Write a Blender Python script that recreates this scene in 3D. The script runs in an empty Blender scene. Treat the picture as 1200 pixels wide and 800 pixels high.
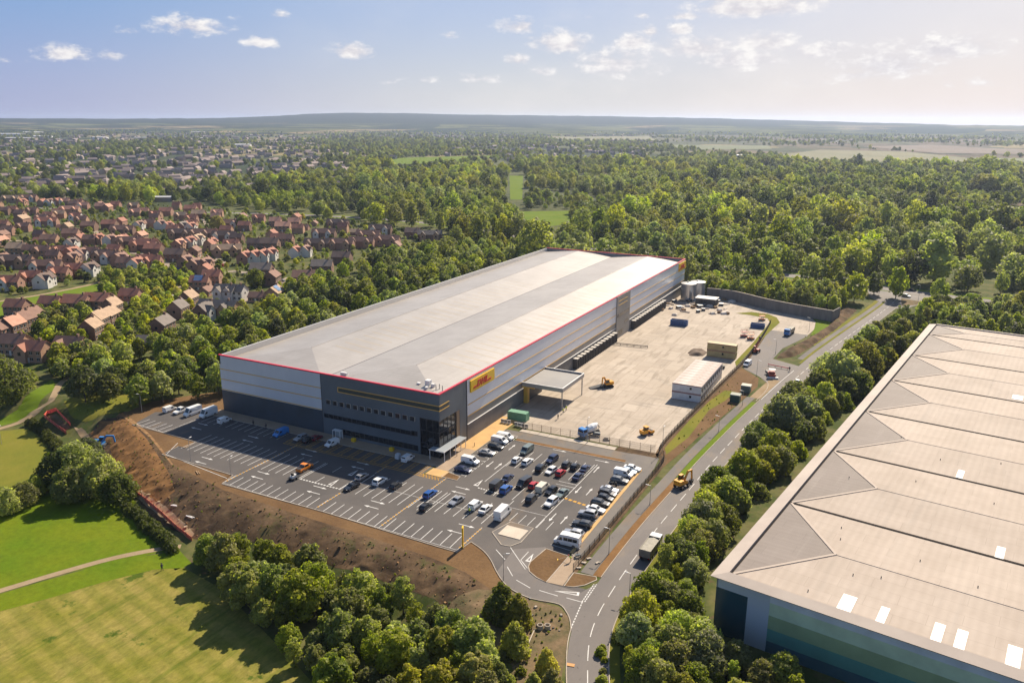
import bpy, bmesh, math, random
import numpy as np
from mathutils import Matrix, Vector
from mathutils.geometry import tessellate_polygon
random.seed(7); rng = np.random.default_rng(7)
SC = bpy.context.scene; COL = SC.collection
R = math.radians

# ------------------------------------------------------------------ camera
CAM_H, F_PX, PITCH, YAW, ROLL = 88.6, 933.0, .2713, -.4731, .0031
FW = np.array([math.sin(YAW)*math.cos(PITCH), math.cos(YAW)*math.cos(PITCH), -math.sin(PITCH)])
RT0 = np.array([math.cos(YAW), -math.sin(YAW), 0.0]); UP0 = np.cross(RT0, FW)
RT = RT0*math.cos(ROLL)+UP0*math.sin(ROLL); UP = -RT0*math.sin(ROLL)+UP0*math.cos(ROLL)
CAMP = np.array([0, 0, CAM_H])
cd = bpy.data.cameras.new('camera'); cam = bpy.data.objects.new('camera', cd); COL.objects.link(cam)
cd.sensor_width = 36; cd.lens = F_PX/1200*36; cd.clip_start = 1; cd.clip_end = 60000
cam.matrix_world = Matrix(((RT[0], UP[0], -FW[0], 0), (RT[1], UP[1], -FW[1], 0), (RT[2], UP[2], -FW[2], CAM_H), (0, 0, 0, 1)))
SC.camera = cam

# ------------------------------------------------------------------ light
SUN_EL, SUN_AZ = R(40), R(3.0)          # azimuth clockwise from +Y
SUN_DIR = Vector((math.sin(SUN_AZ)*math.cos(SUN_EL), math.cos(SUN_AZ)*math.cos(SUN_EL), math.sin(SUN_EL)))
sd = bpy.data.lights.new('sun', 'SUN'); sun = bpy.data.objects.new('sun', sd); COL.objects.link(sun)
sd.energy = 5.0; sd.angle = R(.53); sd.color = (1, .87, .69)
sun.rotation_euler = SUN_DIR.to_track_quat('Z', 'Y').to_euler()
SKY_STRENGTH = .075
LOW_AIR = ((.385, .42, .66), (.67, .665, .67), (.83, .725, .70))
HIGH_AIR = ((.22, .38, .68), (.46, .55, .76), (.80, .76, .78))
vs = SC.view_settings; vs.view_transform = 'Standard'; vs.look = 'None'; vs.gamma = 1; vs.use_curve_mapping = False
vs.exposure = .75
SC.cycles.max_bounces = 8; SC.cycles.diffuse_bounces = 4; SC.cycles.glossy_bounces = 3; SC.cycles.transmission_bounces = 4
SC.cycles.volume_bounces = 0; SC.cycles.use_denoising = True; SC.cycles.caustics_reflective = False

def px_dir(u, v):
    d = FW + RT*(u-600)/F_PX + UP*(400-v)/F_PX
    return d/np.linalg.norm(d)

class NT:
    """small helper to wire shader nodes"""
    def __init__(s, tree): s.t = tree; tree.nodes.clear()
    def n(s, typ, **kw):
        nd = s.t.nodes.new(typ)
        for k, v in kw.items():
            if k.startswith('i_'):
                key = k[2:]; key = int(key) if key.isdigit() else key
                s.put(nd.inputs[key], v)
            else: setattr(nd, k, v)
        return nd
    def put(s, sock, v):
        if isinstance(v, bpy.types.NodeSocket): s.t.links.new(v, sock)
        else: sock.default_value = v
    def math(s, op, a, b=None, clamp=False):
        nd = s.t.nodes.new('ShaderNodeMath'); nd.operation = op; nd.use_clamp = clamp
        s.put(nd.inputs[0], a)
        if b is not None: s.put(nd.inputs[1], b)
        return nd.outputs[0]
    def mix(s, f, a, b, blend='MIX'):
        nd = s.t.nodes.new('ShaderNodeMix'); nd.data_type = 'RGBA'; nd.blend_type = blend
        s.put(nd.inputs[0], f); s.put(nd.inputs[6], c4(a)); s.put(nd.inputs[7], c4(b))
        return nd.outputs[2]
    def ramp(s, f, lo, hi, a=0., b=1.):
        nd = s.t.nodes.new('ShaderNodeMapRange'); nd.interpolation_type = 'SMOOTHSTEP'
        for i, v in enumerate((f, lo, hi, a, b)): s.put(nd.inputs[i], v)
        return nd.outputs[0]
    def noise(s, vec, scale, detail=4, rough=.55, out=0):
        nd = s.t.nodes.new('ShaderNodeTexNoise'); nd.inputs['Scale'].default_value = scale
        nd.inputs['Detail'].default_value = detail; nd.inputs['Roughness'].default_value = rough
        s.t.links.new(vec, nd.inputs['Vector']); return nd.outputs[out]
    def scaled(s, vec, x, y, z, rot=0):
        nd = s.t.nodes.new('ShaderNodeMapping'); s.t.links.new(vec, nd.inputs[0])
        nd.inputs['Scale'].default_value = (x, y, z); nd.inputs['Rotation'].default_value = (0, 0, rot); return nd.outputs[0]
def c4(c): return (*c, 1.0) if isinstance(c, (tuple, list)) and len(c) == 3 else c

# ------------------------------------------------------------------ sky with small cumulus
def make_world():
    w = bpy.data.worlds.new('World'); SC.world = w; w.use_nodes = True
    k = NT(w.node_tree)
    sky = k.n('ShaderNodeTexSky', sky_type='NISHITA', sun_disc=False, sun_elevation=SUN_EL, sun_rotation=SUN_AZ,
              altitude=100, air_density=1.0, dust_density=0.6, ozone_density=2.0)
    tc = k.n('ShaderNodeTexCoord'); vec = tc.outputs['Generated']
    sep = k.n('ShaderNodeSeparateXYZ'); k.t.links.new(vec, sep.inputs[0])
    az = k.math('ARCTAN2', sep.outputs[0], sep.outputs[1]); el = k.math('ARCSINE', sep.outputs[2])
    comb = k.n('ShaderNodeCombineXYZ'); k.put(comb.inputs[0], az); k.put(comb.inputs[1], k.math('MULTIPLY', el, 1.9))
    n1 = k.noise(comb.outputs[0], 42, 6, .62); n2 = k.noise(comb.outputs[0], 13, 3, .5)
    # direction, half width, half height (photograph pixels), weight
    clouds = [(220, 32, 46, 15, 1.), (74, 64, 27, 12, .9), (130, 66, 16, 8, .7), (8, 72, 20, 7, .5), (152, 37, 16, 6, .6), (307, 51, 21, 9, .9), (329, 19, 12, 7, .7),
              (411, 62, 25, 12, 1.), (276, 22, 12, 5, .4), (527, 42, 11, 6, .6), (610, 32, 26, 9, .8), (657, 52, 32, 14, 1.), (608, 71, 13, 7, .8), (636, 86, 15, 8, .6), (497, 94, 22, 6, .5),
              (563, 93, 28, 8, .6), (727, 77, 42, 22, .75), (740, 52, 20, 12, .8), (797, 36, 13, 8, .9), (763, 38, 10, 7, .8), (803, 20, 21, 5, .8), (752, 19, 8, 5, .5), (885, 9, 56, 15, 1.1),
              (815, 58, 42, 14, .9), (870, 72, 36, 13, .9), (900, 52, 30, 12, .9), (960, 62, 36, 12, .8), (1040, 76, 46, 20, .95), (1010, 88, 30, 10, .7), (1110, 58, 50, 16, .95), (1130, 45, 18, 8, .7), (945, 98, 24, 8, .5), (1150, 98, 60, 8, .35), (690, 20, 9, 5, .3), (460, 97, 20, 6, .4)]
    clouds = [(u, v, wx*(1.3 if u > 590 else 1.08), wy*(1.2 if u > 590 else 1.0), wt*(1.15 if u > 590 else 1.)) for u, v, wx, wy, wt in clouds]
    tot = None
    for (u, v, wx, wy, wt) in clouds:
        d = px_dir(u, v); a0 = math.atan2(d[0], d[1]); e0 = math.asin(d[2])
        dx = k.math('MULTIPLY', k.math('SUBTRACT', az, a0), F_PX/wx/1.05)
        dy = k.math('MULTIPLY', k.math('SUBTRACT', el, e0), F_PX/wy)
        # flat base: stretch distance below centre
        dy = k.math('MULTIPLY', dy, k.math('ADD', 1.0, k.math('MULTIPLY', k.math('LESS_THAN', dy, 0.0), .55)))
        q = k.math('SQRT', k.math('ADD', k.math('MULTIPLY', dx, dx), k.math('MULTIPLY', dy, dy)))
        m = k.math('MULTIPLY', k.math('SUBTRACT', 1.25, q), wt)
        tot = m if tot is None else k.math('MAXIMUM', tot, m)
    f = k.math('ADD', tot, k.math('MULTIPLY', k.math('SUBTRACT', n1, .5), 2.6))
    f = k.math('ADD', f, k.math('MULTIPLY', k.math('SUBTRACT', n2, .5), .8))
    dens = k.ramp(f, .22, 1.1, 0, .95)
    dens = k.math('MULTIPLY', dens, k.ramp(tot, .0, .35))
    col = k.mix(1.0, sky.outputs[0], (SKY_STRENGTH,)*3, 'MULTIPLY')
    # the milky band of air low over the plain: bluish away from the sun, warm below it
    deg = k.math('MULTIPLY', az, 57.2958); g = 1/2**vs.exposure
    def stops(cs):
        a = k.mix(k.ramp(deg, -62, -26), tuple(c*g for c in cs[0]), tuple(c*g for c in cs[1])); a = k.mix(k.ramp(deg, -30, 6), a, tuple(c*g for c in cs[2])); return k.mix(k.ramp(deg, 6, 120), a, tuple(c*g for c in cs[0]))
    low = stops(LOW_AIR); high = stops(HIGH_AIR)
    eldeg = k.math('MULTIPLY', el, 57.2958)
    air = k.mix(k.ramp(eldeg, -.5, 8.5), low, high)
    veil = k.noise(comb.outputs[0], 5, 5, .6); air = k.mix(k.math('MULTIPLY', k.ramp(veil, .45, .75), k.ramp(deg, -55, -10, 0, .35)), air, tuple(c*g for c in (.93, .86, .83)))
    col = k.mix(k.ramp(eldeg, 9, 40, .92, 0), col, air)
    cc = k.mix(k.ramp(n1, .35, .72), tuple(c*g for c in (.72, .69, .73)), tuple(c*g*1.04 for c in (.98, .95, .92)))
    col = k.mix(dens, col, cc)
    bg = k.n('ShaderNodeBackground'); k.put(bg.inputs[0], col); bg.inputs[1].default_value = 1.0
    out = k.n('ShaderNodeOutputWorld'); k.t.links.new(bg.outputs[0], out.inputs[0])
make_world()
# ------------------------------------------------------------------ ground height
def in_poly(x, y, poly):
    x = np.asarray(x, float); y = np.asarray(y, float); r = np.zeros(x.shape, bool); n = len(poly)
    for i in range(n):
        x1, y1 = poly[i]; x2, y2 = poly[(i+1) % n]
        c = ((y1 > y) != (y2 > y)); r ^= c & (x < (x2-x1)*(y-y1)/((y2-y1) if y2 != y1 else 1e-12)+x1)
    return r
def poly_dist(x, y, poly):
    x = np.asarray(x, float); y = np.asarray(y, float); d = np.full(x.shape, 1e9); n = len(poly)
    for i in range(n):
        x1, y1 = poly[i]; x2, y2 = poly[(i+1) % n]; dx, dy = x2-x1, y2-y1
        t = np.clip(((x-x1)*dx+(y-y1)*dy)/(dx*dx+dy*dy+1e-12), 0, 1)
        d = np.minimum(d, np.hypot(x-x1-t*dx, y-y1-t*dy))
    return d
def px0(u, v, z=0.):
    d = FW + RT*(u-600)/F_PX + UP*(400-v)/F_PX
    t = (z-CAM_H)/d[2]; p = CAMP+d*t; return float(p[0]), float(p[1])
CREST = [px0(*p) for p in ((135, 482), (152, 492), (178, 519), (205, 551), (262, 580), (350, 609), (430, 634), (505, 660), (548, 684), (574, 725), (600, 790), (610, 830))]
HOLLOW = CREST + [(-45, 60), (-45, -60), (-500, -60), (-560, 80), (-520, 200), px0(-150, 452), px0(0, 458), px0(70, 463), px0(110, 473)]
HOLLOW_D, HOLLOW_W = 5.0, 15.0
def gz(x, y):
    x = np.asarray(x, float); y = np.asarray(y, float)
    ins = in_poly(x, y, HOLLOW); d = np.where(ins, poly_dist(x, y, HOLLOW), 0)
    t = np.clip(d/HOLLOW_W, 0, 1); lump = np.sin(x*.9+1.3*np.sin(y*.37))*np.sin(y*.8+1.1*np.sin(x*.31))+.6*np.sin(x*2.1+y*.7)*np.sin(y*1.9-x*.4)
    return -HOLLOW_D*t*t*(3-2*t)+.48*lump*np.clip(4*t*(1-t), 0, 1)
def gzs(x, y): return float(gz(np.array([x]), np.array([y]))[0])
def at(u, v, dz=0.):
    """ground point seen at photograph pixel (u, v); dz above the ground"""
    z = 0.
    for _ in range(14):
        p = px0(u, v, z+dz); z = .4*z+.6*gzs(*p)
    return Vector((p[0], p[1], z))
def to_px(P):
    P = np.atleast_2d(np.asarray(P, float))-CAMP
    z = P@FW; return np.stack([600+F_PX*(P@RT)/z, 400-F_PX*(P@UP)/z], -1), z

# ------------------------------------------------------------------ materials
MATS = {}
def mat(name, c, rough=.7, metal=0., c2=None, scale=1., amt=.5, coords='Object', spec=.5, bump=0., bscale=None, coat=0., grain=0., gscale=8., stretch=(1, 1, 1), emit=None, alpha=None):
    if name in MATS: return MATS[name]
    m = bpy.data.materials.new(name); m.use_nodes = True; k = NT(m.node_tree); MATS[name] = m
    b = k.n('ShaderNodeBsdfPrincipled'); o = k.n('ShaderNodeOutputMaterial'); k.t.links.new(b.outputs[0], o.inputs[0])
    b.inputs['Roughness'].default_value = rough; b.inputs['Metallic'].default_value = metal
    b.inputs['Specular IOR Level'].default_value = spec; b.inputs['Coat Weight'].default_value = coat
    if coords == 'World': vec = k.n('ShaderNodeNewGeometry').outputs['Position']
    else: vec = k.n('ShaderNodeTexCoord').outputs['Object']
    if stretch != (1, 1, 1): vec = k.scaled(vec, *stretch)
    col = c4(c)
    if c2 is not None:
        n = k.noise(vec, scale, 5, .6); col = k.mix(k.ramp(n, .5-.22*amt-.05, .5+.22*amt+.05), c, c2)
    if grain:
        g = k.noise(vec, gscale, 3, .7); col = k.mix(1.0, col, k.mix(g, (1-grain,)*3, (1+grain,)*3), 'MULTIPLY')
    k.put(b.inputs['Base Color'], col)
    if bump:
        bn = k.n('ShaderNodeBump'); bn.inputs['Strength'].default_value = bump; bn.inputs['Distance'].default_value = .1
        k.t.links.new(k.noise(vec, bscale or scale*4, 5, .6), bn.inputs['Height']); k.t.links.new(bn.outputs[0], b.inputs['Normal'])
    if emit: b.inputs['Emission Color'].default_value = c4(emit[0]); b.inputs['Emission Strength'].default_value = emit[1]
    return m

# ------------------------------------------------------------------ mesh builder
class MB:
    def __init__(s): s.v = []; s.f = []; s.m = []
    def add(s, vs, fs, mi=0):
        o = len(s.v); s.v += [tuple(map(float, p)) for p in vs]
        for f in fs: s.f.append(tuple(i+o for i in f)); s.m.append(mi)
        return s
    def box(s, c, d, rz=0, mi=0, taper=1., M=None):
        hx, hy, hz = d[0]/2, d[1]/2, d[2]/2; cs, sn = math.cos(rz), math.sin(rz); vs = []
        for z, t in ((-hz, 1), (hz, taper)):
            for x, y in ((-hx, -hy), (hx, -hy), (hx, hy), (-hx, hy)):
                x *= t; y *= t; p = (c[0]+x*cs-y*sn, c[1]+x*sn+y*cs, c[2]+z)
                vs.append(tuple(M @ Vector(p)) if M else p)
        return s.add(vs, [(3, 2, 1, 0), (4, 5, 6, 7), (0, 1, 5, 4), (1, 2, 6, 5), (2, 3, 7, 6), (3, 0, 4, 7)], mi)
    def bx(s, x0, x1, y0, y1, z0, z1, mi=0): return s.box(((x0+x1)/2, (y0+y1)/2, (z0+z1)/2), (x1-x0, y1-y0, z1-z0), 0, mi)
    def prism(s, poly, z0, z1, mi=0, cap=True):
        n = len(poly)
        if sum(poly[i][0]*poly[(i+1) % n][1]-poly[(i+1) % n][0]*poly[i][1] for i in range(n)) < 0: poly = poly[::-1]
        vs = [(x, y, z0) for x, y in poly]+[(x, y, z1) for x, y in poly]
        fs = [(i, (i+1) % n, n+(i+1) % n, n+i) for i in range(n)]
        if cap: fs += [tuple(range(n-1, -1, -1)), tuple(range(n, 2*n))]
        return s.add(vs, fs, mi)
    def sheet(s, poly, z, mi=0):
        n = len(poly)
        if sum(poly[i][0]*poly[(i+1) % n][1]-poly[(i+1) % n][0]*poly[i][1] for i in range(n)) < 0: poly = poly[::-1]
        vs = [Vector((x, y, z)) for x, y in poly]
        for t in tessellate_polygon([vs]):
            a, b, c = (vs[i] for i in t)
            if (b-a).cross(c-a).z < 0: t = t[::-1]
            s.add([vs[i] for i in t], [(0, 1, 2)], mi)
        return s
    def tube(s, p0, p1, r0, r1=None, n=8, mi=0, cap=True):
        r1 = r0 if r1 is None else r1; p0 = Vector(p0); p1 = Vector(p1); d = (p1-p0).normalized()
        a = d.orthogonal().normalized(); b = d.cross(a); vs = []
        for p, r in ((p0, r0), (p1, r1)):
            for i in range(n):
                t = 2*math.pi*i/n; vs.append(p+a*math.cos(t)*r+b*math.sin(t)*r)
        fs = [(i, (i+1) % n, n+(i+1) % n, n+i) for i in range(n)]
        if cap: fs += [tuple(range(n-1, -1, -1)), tuple(range(n, 2*n))]
        return s.add(vs, fs, mi)
    def loft(s, rings, mi=0, cap=True):
        n = len(rings[0]); vs = [p for r in rings for p in r]; fs = []
        for k in range(len(rings)-1):
            for i in range(n): fs.append((k*n+i, k*n+(i+1) % n, (k+1)*n+(i+1) % n, (k+1)*n+i))
        if cap: fs += [tuple(range(n-1, -1, -1)), tuple((len(rings)-1)*n+i for i in range(n))]
        return s.add(vs, fs, mi)
    def bar(s, p0, p1, w, h, mi=0):
        p0 = Vector(p0); p1 = Vector(p1); d = (p1-p0).normalized(); up = Vector((0, 0, 1))
        if abs(d.z) > .98: up = Vector((1, 0, 0))
        a = d.cross(up).normalized()*w/2; b = a.cross(d).normalized()*h/2
        vs = [p+sa*a+sb*b for p in (p0, p1) for sa, sb in ((-1, -1), (1, -1), (1, 1), (-1, 1))]
        return s.add(vs, [(3, 2, 1, 0), (4, 5, 6, 7), (0, 1, 5, 4), (1, 2, 6, 5), (2, 3, 7, 6), (3, 0, 4, 7)], mi)
    def mesh(s, name, mats, smooth=False):
        me = bpy.data.meshes.new(name); me.from_pydata(s.v, [], s.f)
        mats = mats if isinstance(mats, (list, tuple)) else [mats]
        for m in mats: me.materials.append(m)
        if len(mats) > 1: me.polygons.foreach_set('material_index', s.m)
        if smooth: me.polygons.foreach_set('use_smooth', [True]*len(s.f))
        return me
    def build(s, name, mats, parent=None, smooth=False, fix=True):
        me = s.mesh(name, mats, smooth)
        if fix:
            bm = bmesh.new(); bm.from_mesh(me); bmesh.ops.recalc_face_normals(bm, faces=bm.faces[:]); bm.to_mesh(me); bm.free()
        return link(name, me, parent)
def link(name, me, parent=None):
    o = bpy.data.objects.new(name, me); COL.objects.link(o)
    if parent: o.parent = parent
    return o
def tag(o, label, cat, group=None, kind=None):
    if label: o['label'] = label
    if cat: o['category'] = cat
    if group: o['group'] = group
    if kind: o['kind'] = kind
    return o
def thing(name, label, cat, loc=(0, 0, 0), rz=0, group=None):
    o = bpy.data.objects.new(name, None); COL.objects.link(o); o.empty_display_size = .1
    o.location = loc; o.rotation_euler = (0, 0, rz); return tag(o, label, cat, group)
def struct(name, mb, mats, smooth=False, fix=False):
    o = mb.build(name, mats, None, smooth, fix); o['kind'] = 'structure'; return o
def dup(root, loc, rz=0, label=None, scale=None, group=None):
    def cp(o, par):
        c = o.copy(); COL.objects.link(c); c.parent = par
        for ch in o.children: cp(ch, c)
        return c
    r = cp(root, None); r.location = loc; r.rotation_euler = (0, 0, rz)
    if label: r['label'] = label
    if group: r['group'] = group
    if scale: r.scale = scale if isinstance(scale, (tuple, list)) else (scale,)*3
    return r
def paint(root, part, m):
    for ch in root.children:
        if ch.name.split('.')[0] == part:
            ch.material_slots[0].link = 'OBJECT'; ch.material_slots[0].material = m
def smoothline(pts, n=6):
    """Catmull-Rom through 2D points"""
    P = [Vector(p).to_2d() if len(p) > 2 else Vector(p) for p in pts]; out = []
    for i in range(len(P)-1):
        a = P[max(i-1, 0)]; b = P[i]; c = P[i+1]; d = P[min(i+2, len(P)-1)]
        for k in range(n):
            t = k/n; out.append(.5*((2*b)+(c-a)*t+(2*a-5*b+4*c-d)*t*t+(3*b-a-3*c+d)*t**3))
    out.append(P[-1]); return [(p.x, p.y) for p in out]
def offset_line(line, d):
    out = []
    for i, p in enumerate(line):
        a = Vector(line[max(i-1, 0)]); b = Vector(line[min(i+1, len(line)-1)]); t = (b-a).normalized()
        out.append((p[0]-t.y*d, p[1]+t.x*d))
    return out
def ribbon(mb, line, w0, w1, z, mi=0):
    a = offset_line(line, w0); b = offset_line(line, w1)
    for i in range(len(line)-1):
        mb.add([(*b[i], z), (*b[i+1], z), (*a[i+1], z), (*a[i], z)], [(0, 1, 2, 3)], mi)
def kerb(mb, line, z0=-.05, z1=.12, w=.16, mi=0):
    a = offset_line(line, -w/2); b = offset_line(line, w/2)
    for i in range(len(line)-1):
        vs = [(*a[i], z0), (*b[i], z0), (*b[i+1], z0), (*a[i+1], z0), (*a[i], z1), (*b[i], z1), (*b[i+1], z1), (*a[i+1], z1)]
        mb.add(vs, [(0, 1, 5, 4), (1, 2, 6, 5), (2, 3, 7, 6), (3, 0, 4, 7), (4, 5, 6, 7)], mi)
def PX(*uv): return [at(uv[i], uv[i+1]).to_2d()[:] for i in range(0, len(uv), 2)]
# ------------------------------------------------------------------ setting: terrain
def ground_mat():
    m = bpy.data.materials.new('terrain'); m.use_nodes = True; k = NT(m.node_tree); MATS['terrain'] = m
    b = k.n('ShaderNodeBsdfPrincipled'); o = k.n('ShaderNodeOutputMaterial'); k.t.links.new(b.outputs[0], o.inputs[0])
    b.inputs['Roughness'].default_value = .95; b.inputs['Specular IOR Level'].default_value = .1
    pos = k.n('ShaderNodeNewGeometry').outputs['Position']
    near = k.mix(k.ramp(k.noise(pos, .12, 6, .65), .38, .62), (.055, .075, .018), (.125, .12, .045))
    near = k.mix(k.ramp(k.noise(pos, .5, 4, .6), .55, .7), near, (.10, .075, .04))
    vor = k.n('ShaderNodeTexVoronoi', voronoi_dimensions='2D'); vor.inputs['Scale'].default_value = .0032; vor.inputs['Randomness'].default_value = .9
    k.t.links.new(k.scaled(pos, 1, .8, 1, .5), vor.inputs['Vector'])
    sp = k.n('ShaderNodeSeparateColor'); k.t.links.new(vor.outputs['Color'], sp.inputs[0])
    far = k.mix(k.ramp(sp.outputs[0], .25, .6), (.034, .050, .022), (.085, .095, .038))
    far = k.mix(k.math('GREATER_THAN', sp.outputs[1], .72), far, (.22, .18, .085))
    sx = k.n('ShaderNodeSeparateXYZ'); k.t.links.new(pos, sx.inputs[0]); ratio = k.math('DIVIDE', sx.outputs[0], k.math('MAXIMUM', sx.outputs[1], 1.0))
    far = k.mix(k.math('MULTIPLY', k.ramp(ratio, -.42, -.1), k.ramp(sp.outputs[2], .2, .45)), far, (.115, .085, .056))
    far = k.mix(k.ramp(k.noise(pos, .006, 6, .7), .50, .58), far, (.026, .040, .016))
    d = k.n('ShaderNodeVectorMath', operation='LENGTH'); k.t.links.new(pos, d.inputs[0])
    col = k.mix(k.ramp(d.outputs['Value'], 650, 1100), near, far)
    k.put(b.inputs['Base Color'], col); return m
ground_mat()
xs = np.array(sorted(set([-16000, -11000, -7000, -4500, -3000, -2000, -1400, -1000, -760, -600, -500, -440, -400] + [float(v) for v in np.arange(-370, 61, 2.)] + [90, 140, 240, 400, 700, 1200, 2000, 3500, 6000, 9000, 13000])), float)
ys = np.array(sorted(set([-400, -150, -70] + [float(v) for v in np.arange(-20, 241, 2.)] + [260, 300, 360, 430, 520, 640, 800, 1000, 1300, 1700, 2300, 3200, 4500, 6500, 9000, 12000, 15500])), float)
GX, GY = np.meshgrid(xs, ys); GZ = gz(GX.ravel(), GY.ravel()).reshape(GX.shape)
def terrain():
    nx, ny = len(xs), len(ys); v = np.stack([GX, GY, GZ], -1).reshape(-1, 3); f = []
    for j in range(ny-1):
        for i in range(nx-1):
            a = j*nx+i; f += [(a, a+1, a+nx+1), (a, a+nx+1, a+nx)]
    me = bpy.data.meshes.new('ground'); me.from_pydata(v.tolist(), [], f); me.materials.append(MATS['terrain'])
    me.polygons.foreach_set('use_smooth', [True]*len(f)); o = link('ground', me); o['kind'] = 'structure'
terrain()
def clip(poly, tri):
    out = poly
    for i in range(3):
        a, b = tri[i], tri[(i+1) % 3]; ex, ey = b[0]-a[0], b[1]-a[1]; src = out; out = []
        if not src: return out
        s = [ex*(p[1]-a[1])-ey*(p[0]-a[0]) for p in src]
        for j in range(len(src)):
            p, q, sp_, sq = src[j-1], src[j], s[j-1], s[j]
            if (sp_ < 0) != (sq < 0):
                t = sp_/(sp_-sq); out.append((p[0]+t*(q[0]-p[0]), p[1]+t*(q[1]-p[1])))
            if sq >= 0: out.append(q)
    return out
def drape(name, poly, m, lift):
    """a thin sheet that follows the terrain's own triangles"""
    P = [tuple(p[:2]) for p in poly]
    tris = []
    for t in tessellate_polygon([[Vector((*p, 0)) for p in P]]):
        T = [P[i] for i in t]
        if (T[1][0]-T[0][0])*(T[2][1]-T[0][1])-(T[1][1]-T[0][1])*(T[2][0]-T[0][0]) < 0: T = T[::-1]
        tris.append(T)
    mb = MB()
    for T in tris:
        x0, x1 = min(p[0] for p in T), max(p[0] for p in T); y0, y1 = min(p[1] for p in T), max(p[1] for p in T)
        i0 = max(np.searchsorted(xs, x0)-1, 0); i1 = min(np.searchsorted(xs, x1), len(xs)-1)
        j0 = max(np.searchsorted(ys, y0)-1, 0); j1 = min(np.searchsorted(ys, y1), len(ys)-1)
        for j in range(j0, j1):
            for i in range(i0, i1):
                c = [(xs[i], ys[j], GZ[j, i]), (xs[i+1], ys[j], GZ[j, i+1]), (xs[i+1], ys[j+1], GZ[j+1, i+1]), (xs[i], ys[j+1], GZ[j+1, i])]
                for g in ((c[0], c[1], c[2]), (c[0], c[2], c[3])):
                    r = clip(T, g)
                    if len(r) < 3: continue
                    (ax, ay, az), (bx_, by, bz), (cx, cy, cz) = g; det = (bx_-ax)*(cy-ay)-(cx-ax)*(by-ay)
                    vs = []
                    for x, y in r:
                        l1 = ((x-ax)*(cy-ay)-(cx-ax)*(y-ay))/det; l2 = ((bx_-ax)*(y-ay)-(x-ax)*(by-ay))/det
                        vs.append((x, y, az+l1*(bz-az)+l2*(cz-az)+lift))
                    mb.add(vs, [tuple(range(len(vs)))])
    me = mb.mesh(name, m); bm = bmesh.new(); bm.from_mesh(me); bmesh.ops.remove_doubles(bm, verts=bm.verts[:], dist=.004)
    for f in bm.faces: f.smooth = True
    bm.to_mesh(me); bm.free(); o = link(name, me); o['kind'] = 'structure'; return o

# ------------------------------------------------------------------ ground materials
M_meadow = mat('meadow', (.085, .145, .004), .9, c2=(.135, .165, .006), scale=.07, amt=1, coords='World', spec=.1, grain=.42, gscale=.9, bump=.35, bscale=3)
MOW_A = R(103)
def mown_mat():
    m = mat('mown', (.165, .160, .026), .95, c2=(.245, .205, .062), scale=.09, amt=.9, coords='World', spec=.05, grain=.25, gscale=1.5, bump=.2, bscale=3)
    k = NT.__new__(NT); k.t = m.node_tree; b = m.node_tree.nodes['Principled BSDF']; src = b.inputs['Base Color'].links[0].from_socket
    pos = k.n('ShaderNodeNewGeometry').outputs['Position']
    lines = k.noise(k.scaled(pos, .42, .035, 0, MOW_A), 1.0, 3, .7)
    col = k.mix(k.math('MULTIPLY', k.ramp(lines, .50, .70), .7), src, (.105, .125, .018))
    blot = k.noise(pos, .12, 5, .7); col = k.mix(k.ramp(blot, .60, .68), col, (.07, .10, .015))
    wv = k.n('ShaderNodeTexWave', wave_type='BANDS', bands_direction='X'); wv.inputs['Scale'].default_value = .075; wv.inputs['Distortion'].default_value = 1.2; wv.inputs['Detail'].default_value = 3; wv.inputs['Detail Scale'].default_value = .4; k.t.links.new(k.scaled(pos, 1, 1, 0, MOW_A), wv.inputs['Vector'])
    col = k.mix(1., col, k.mix(k.ramp(wv.outputs['Fac'], .2, .8), (.88, .93, .82), (1.09, 1.06, 1.08)), 'MULTIPLY')
    fine = k.noise(k.scaled(pos, 1, .45, 1), .9, 6, .75); col = k.mix(1., col, k.mix(k.ramp(fine, .3, .7), (.78, .80, .74), (1.2, 1.18, 1.15)), 'MULTIPLY')
    k.put(b.inputs['Base Color'], col); return m
M_mown = mown_mat()
M_olive = mat('olive_grass', (.20, .175, .032), .95, c2=(.13, .145, .020), scale=.08, amt=1, coords='World', spec=.05, grain=.2, gscale=1.5)
M_soil = mat('soil', (.115, .066, .032), .95, c2=(.175, .105, .05), scale=.10, amt=.9, coords='World', spec=.1, grain=.35, gscale=1.6, bump=.6, bscale=.9)
M_bank = mat('bank_soil', (.060, .039, .024), .95, c2=(.150, .096, .054), scale=.13, amt=.8, coords='World', spec=.1, grain=.6, gscale=.9, bump=1., bscale=.8)
k_ = NT.__new__(NT); k_.t = M_bank.node_tree; _b = k_.t.nodes['Principled BSDF']; _s = _b.inputs['Base Color'].links[0].from_socket; _p = k_.n('ShaderNodeNewGeometry').outputs['Position']
_c = k_.mix(k_.math('MULTIPLY', k_.ramp(k_.noise(_p, .16, 6, .72), .53, .66), .65), _s, (.085, .085, .030)); _c = k_.mix(k_.ramp(k_.noise(_p, 1.3, 3, .7), .66, .74), _c, (.27, .19, .115)); k_.put(_b.inputs['Base Color'], _c)
M_clay = mat('clay', (.28, .145, .055), .95, c2=(.13, .068, .03), scale=.3, amt=1, coords='World', spec=.1, grain=.3, gscale=1.3, bump=.9, bscale=.8)
M_crest = mat('crest_soil', (.30, .18, .085), .95, c2=(.20, .11, .05), scale=.5, coords='World', spec=.1, grain=.3, gscale=1.5)
M_rubble = mat('rubble_soil', (.20, .135, .08), .95, c2=(.095, .085, .04), scale=.3, amt=1, coords='World', spec=.1, grain=.4, gscale=1.8, bump=.8, bscale=1.5)
M_dust = mat('dusty_hardcore', (.33, .25, .16), .95, c2=(.24, .17, .10), scale=.25, amt=1, coords='World', spec=.1, grain=.3, gscale=2)
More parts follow.
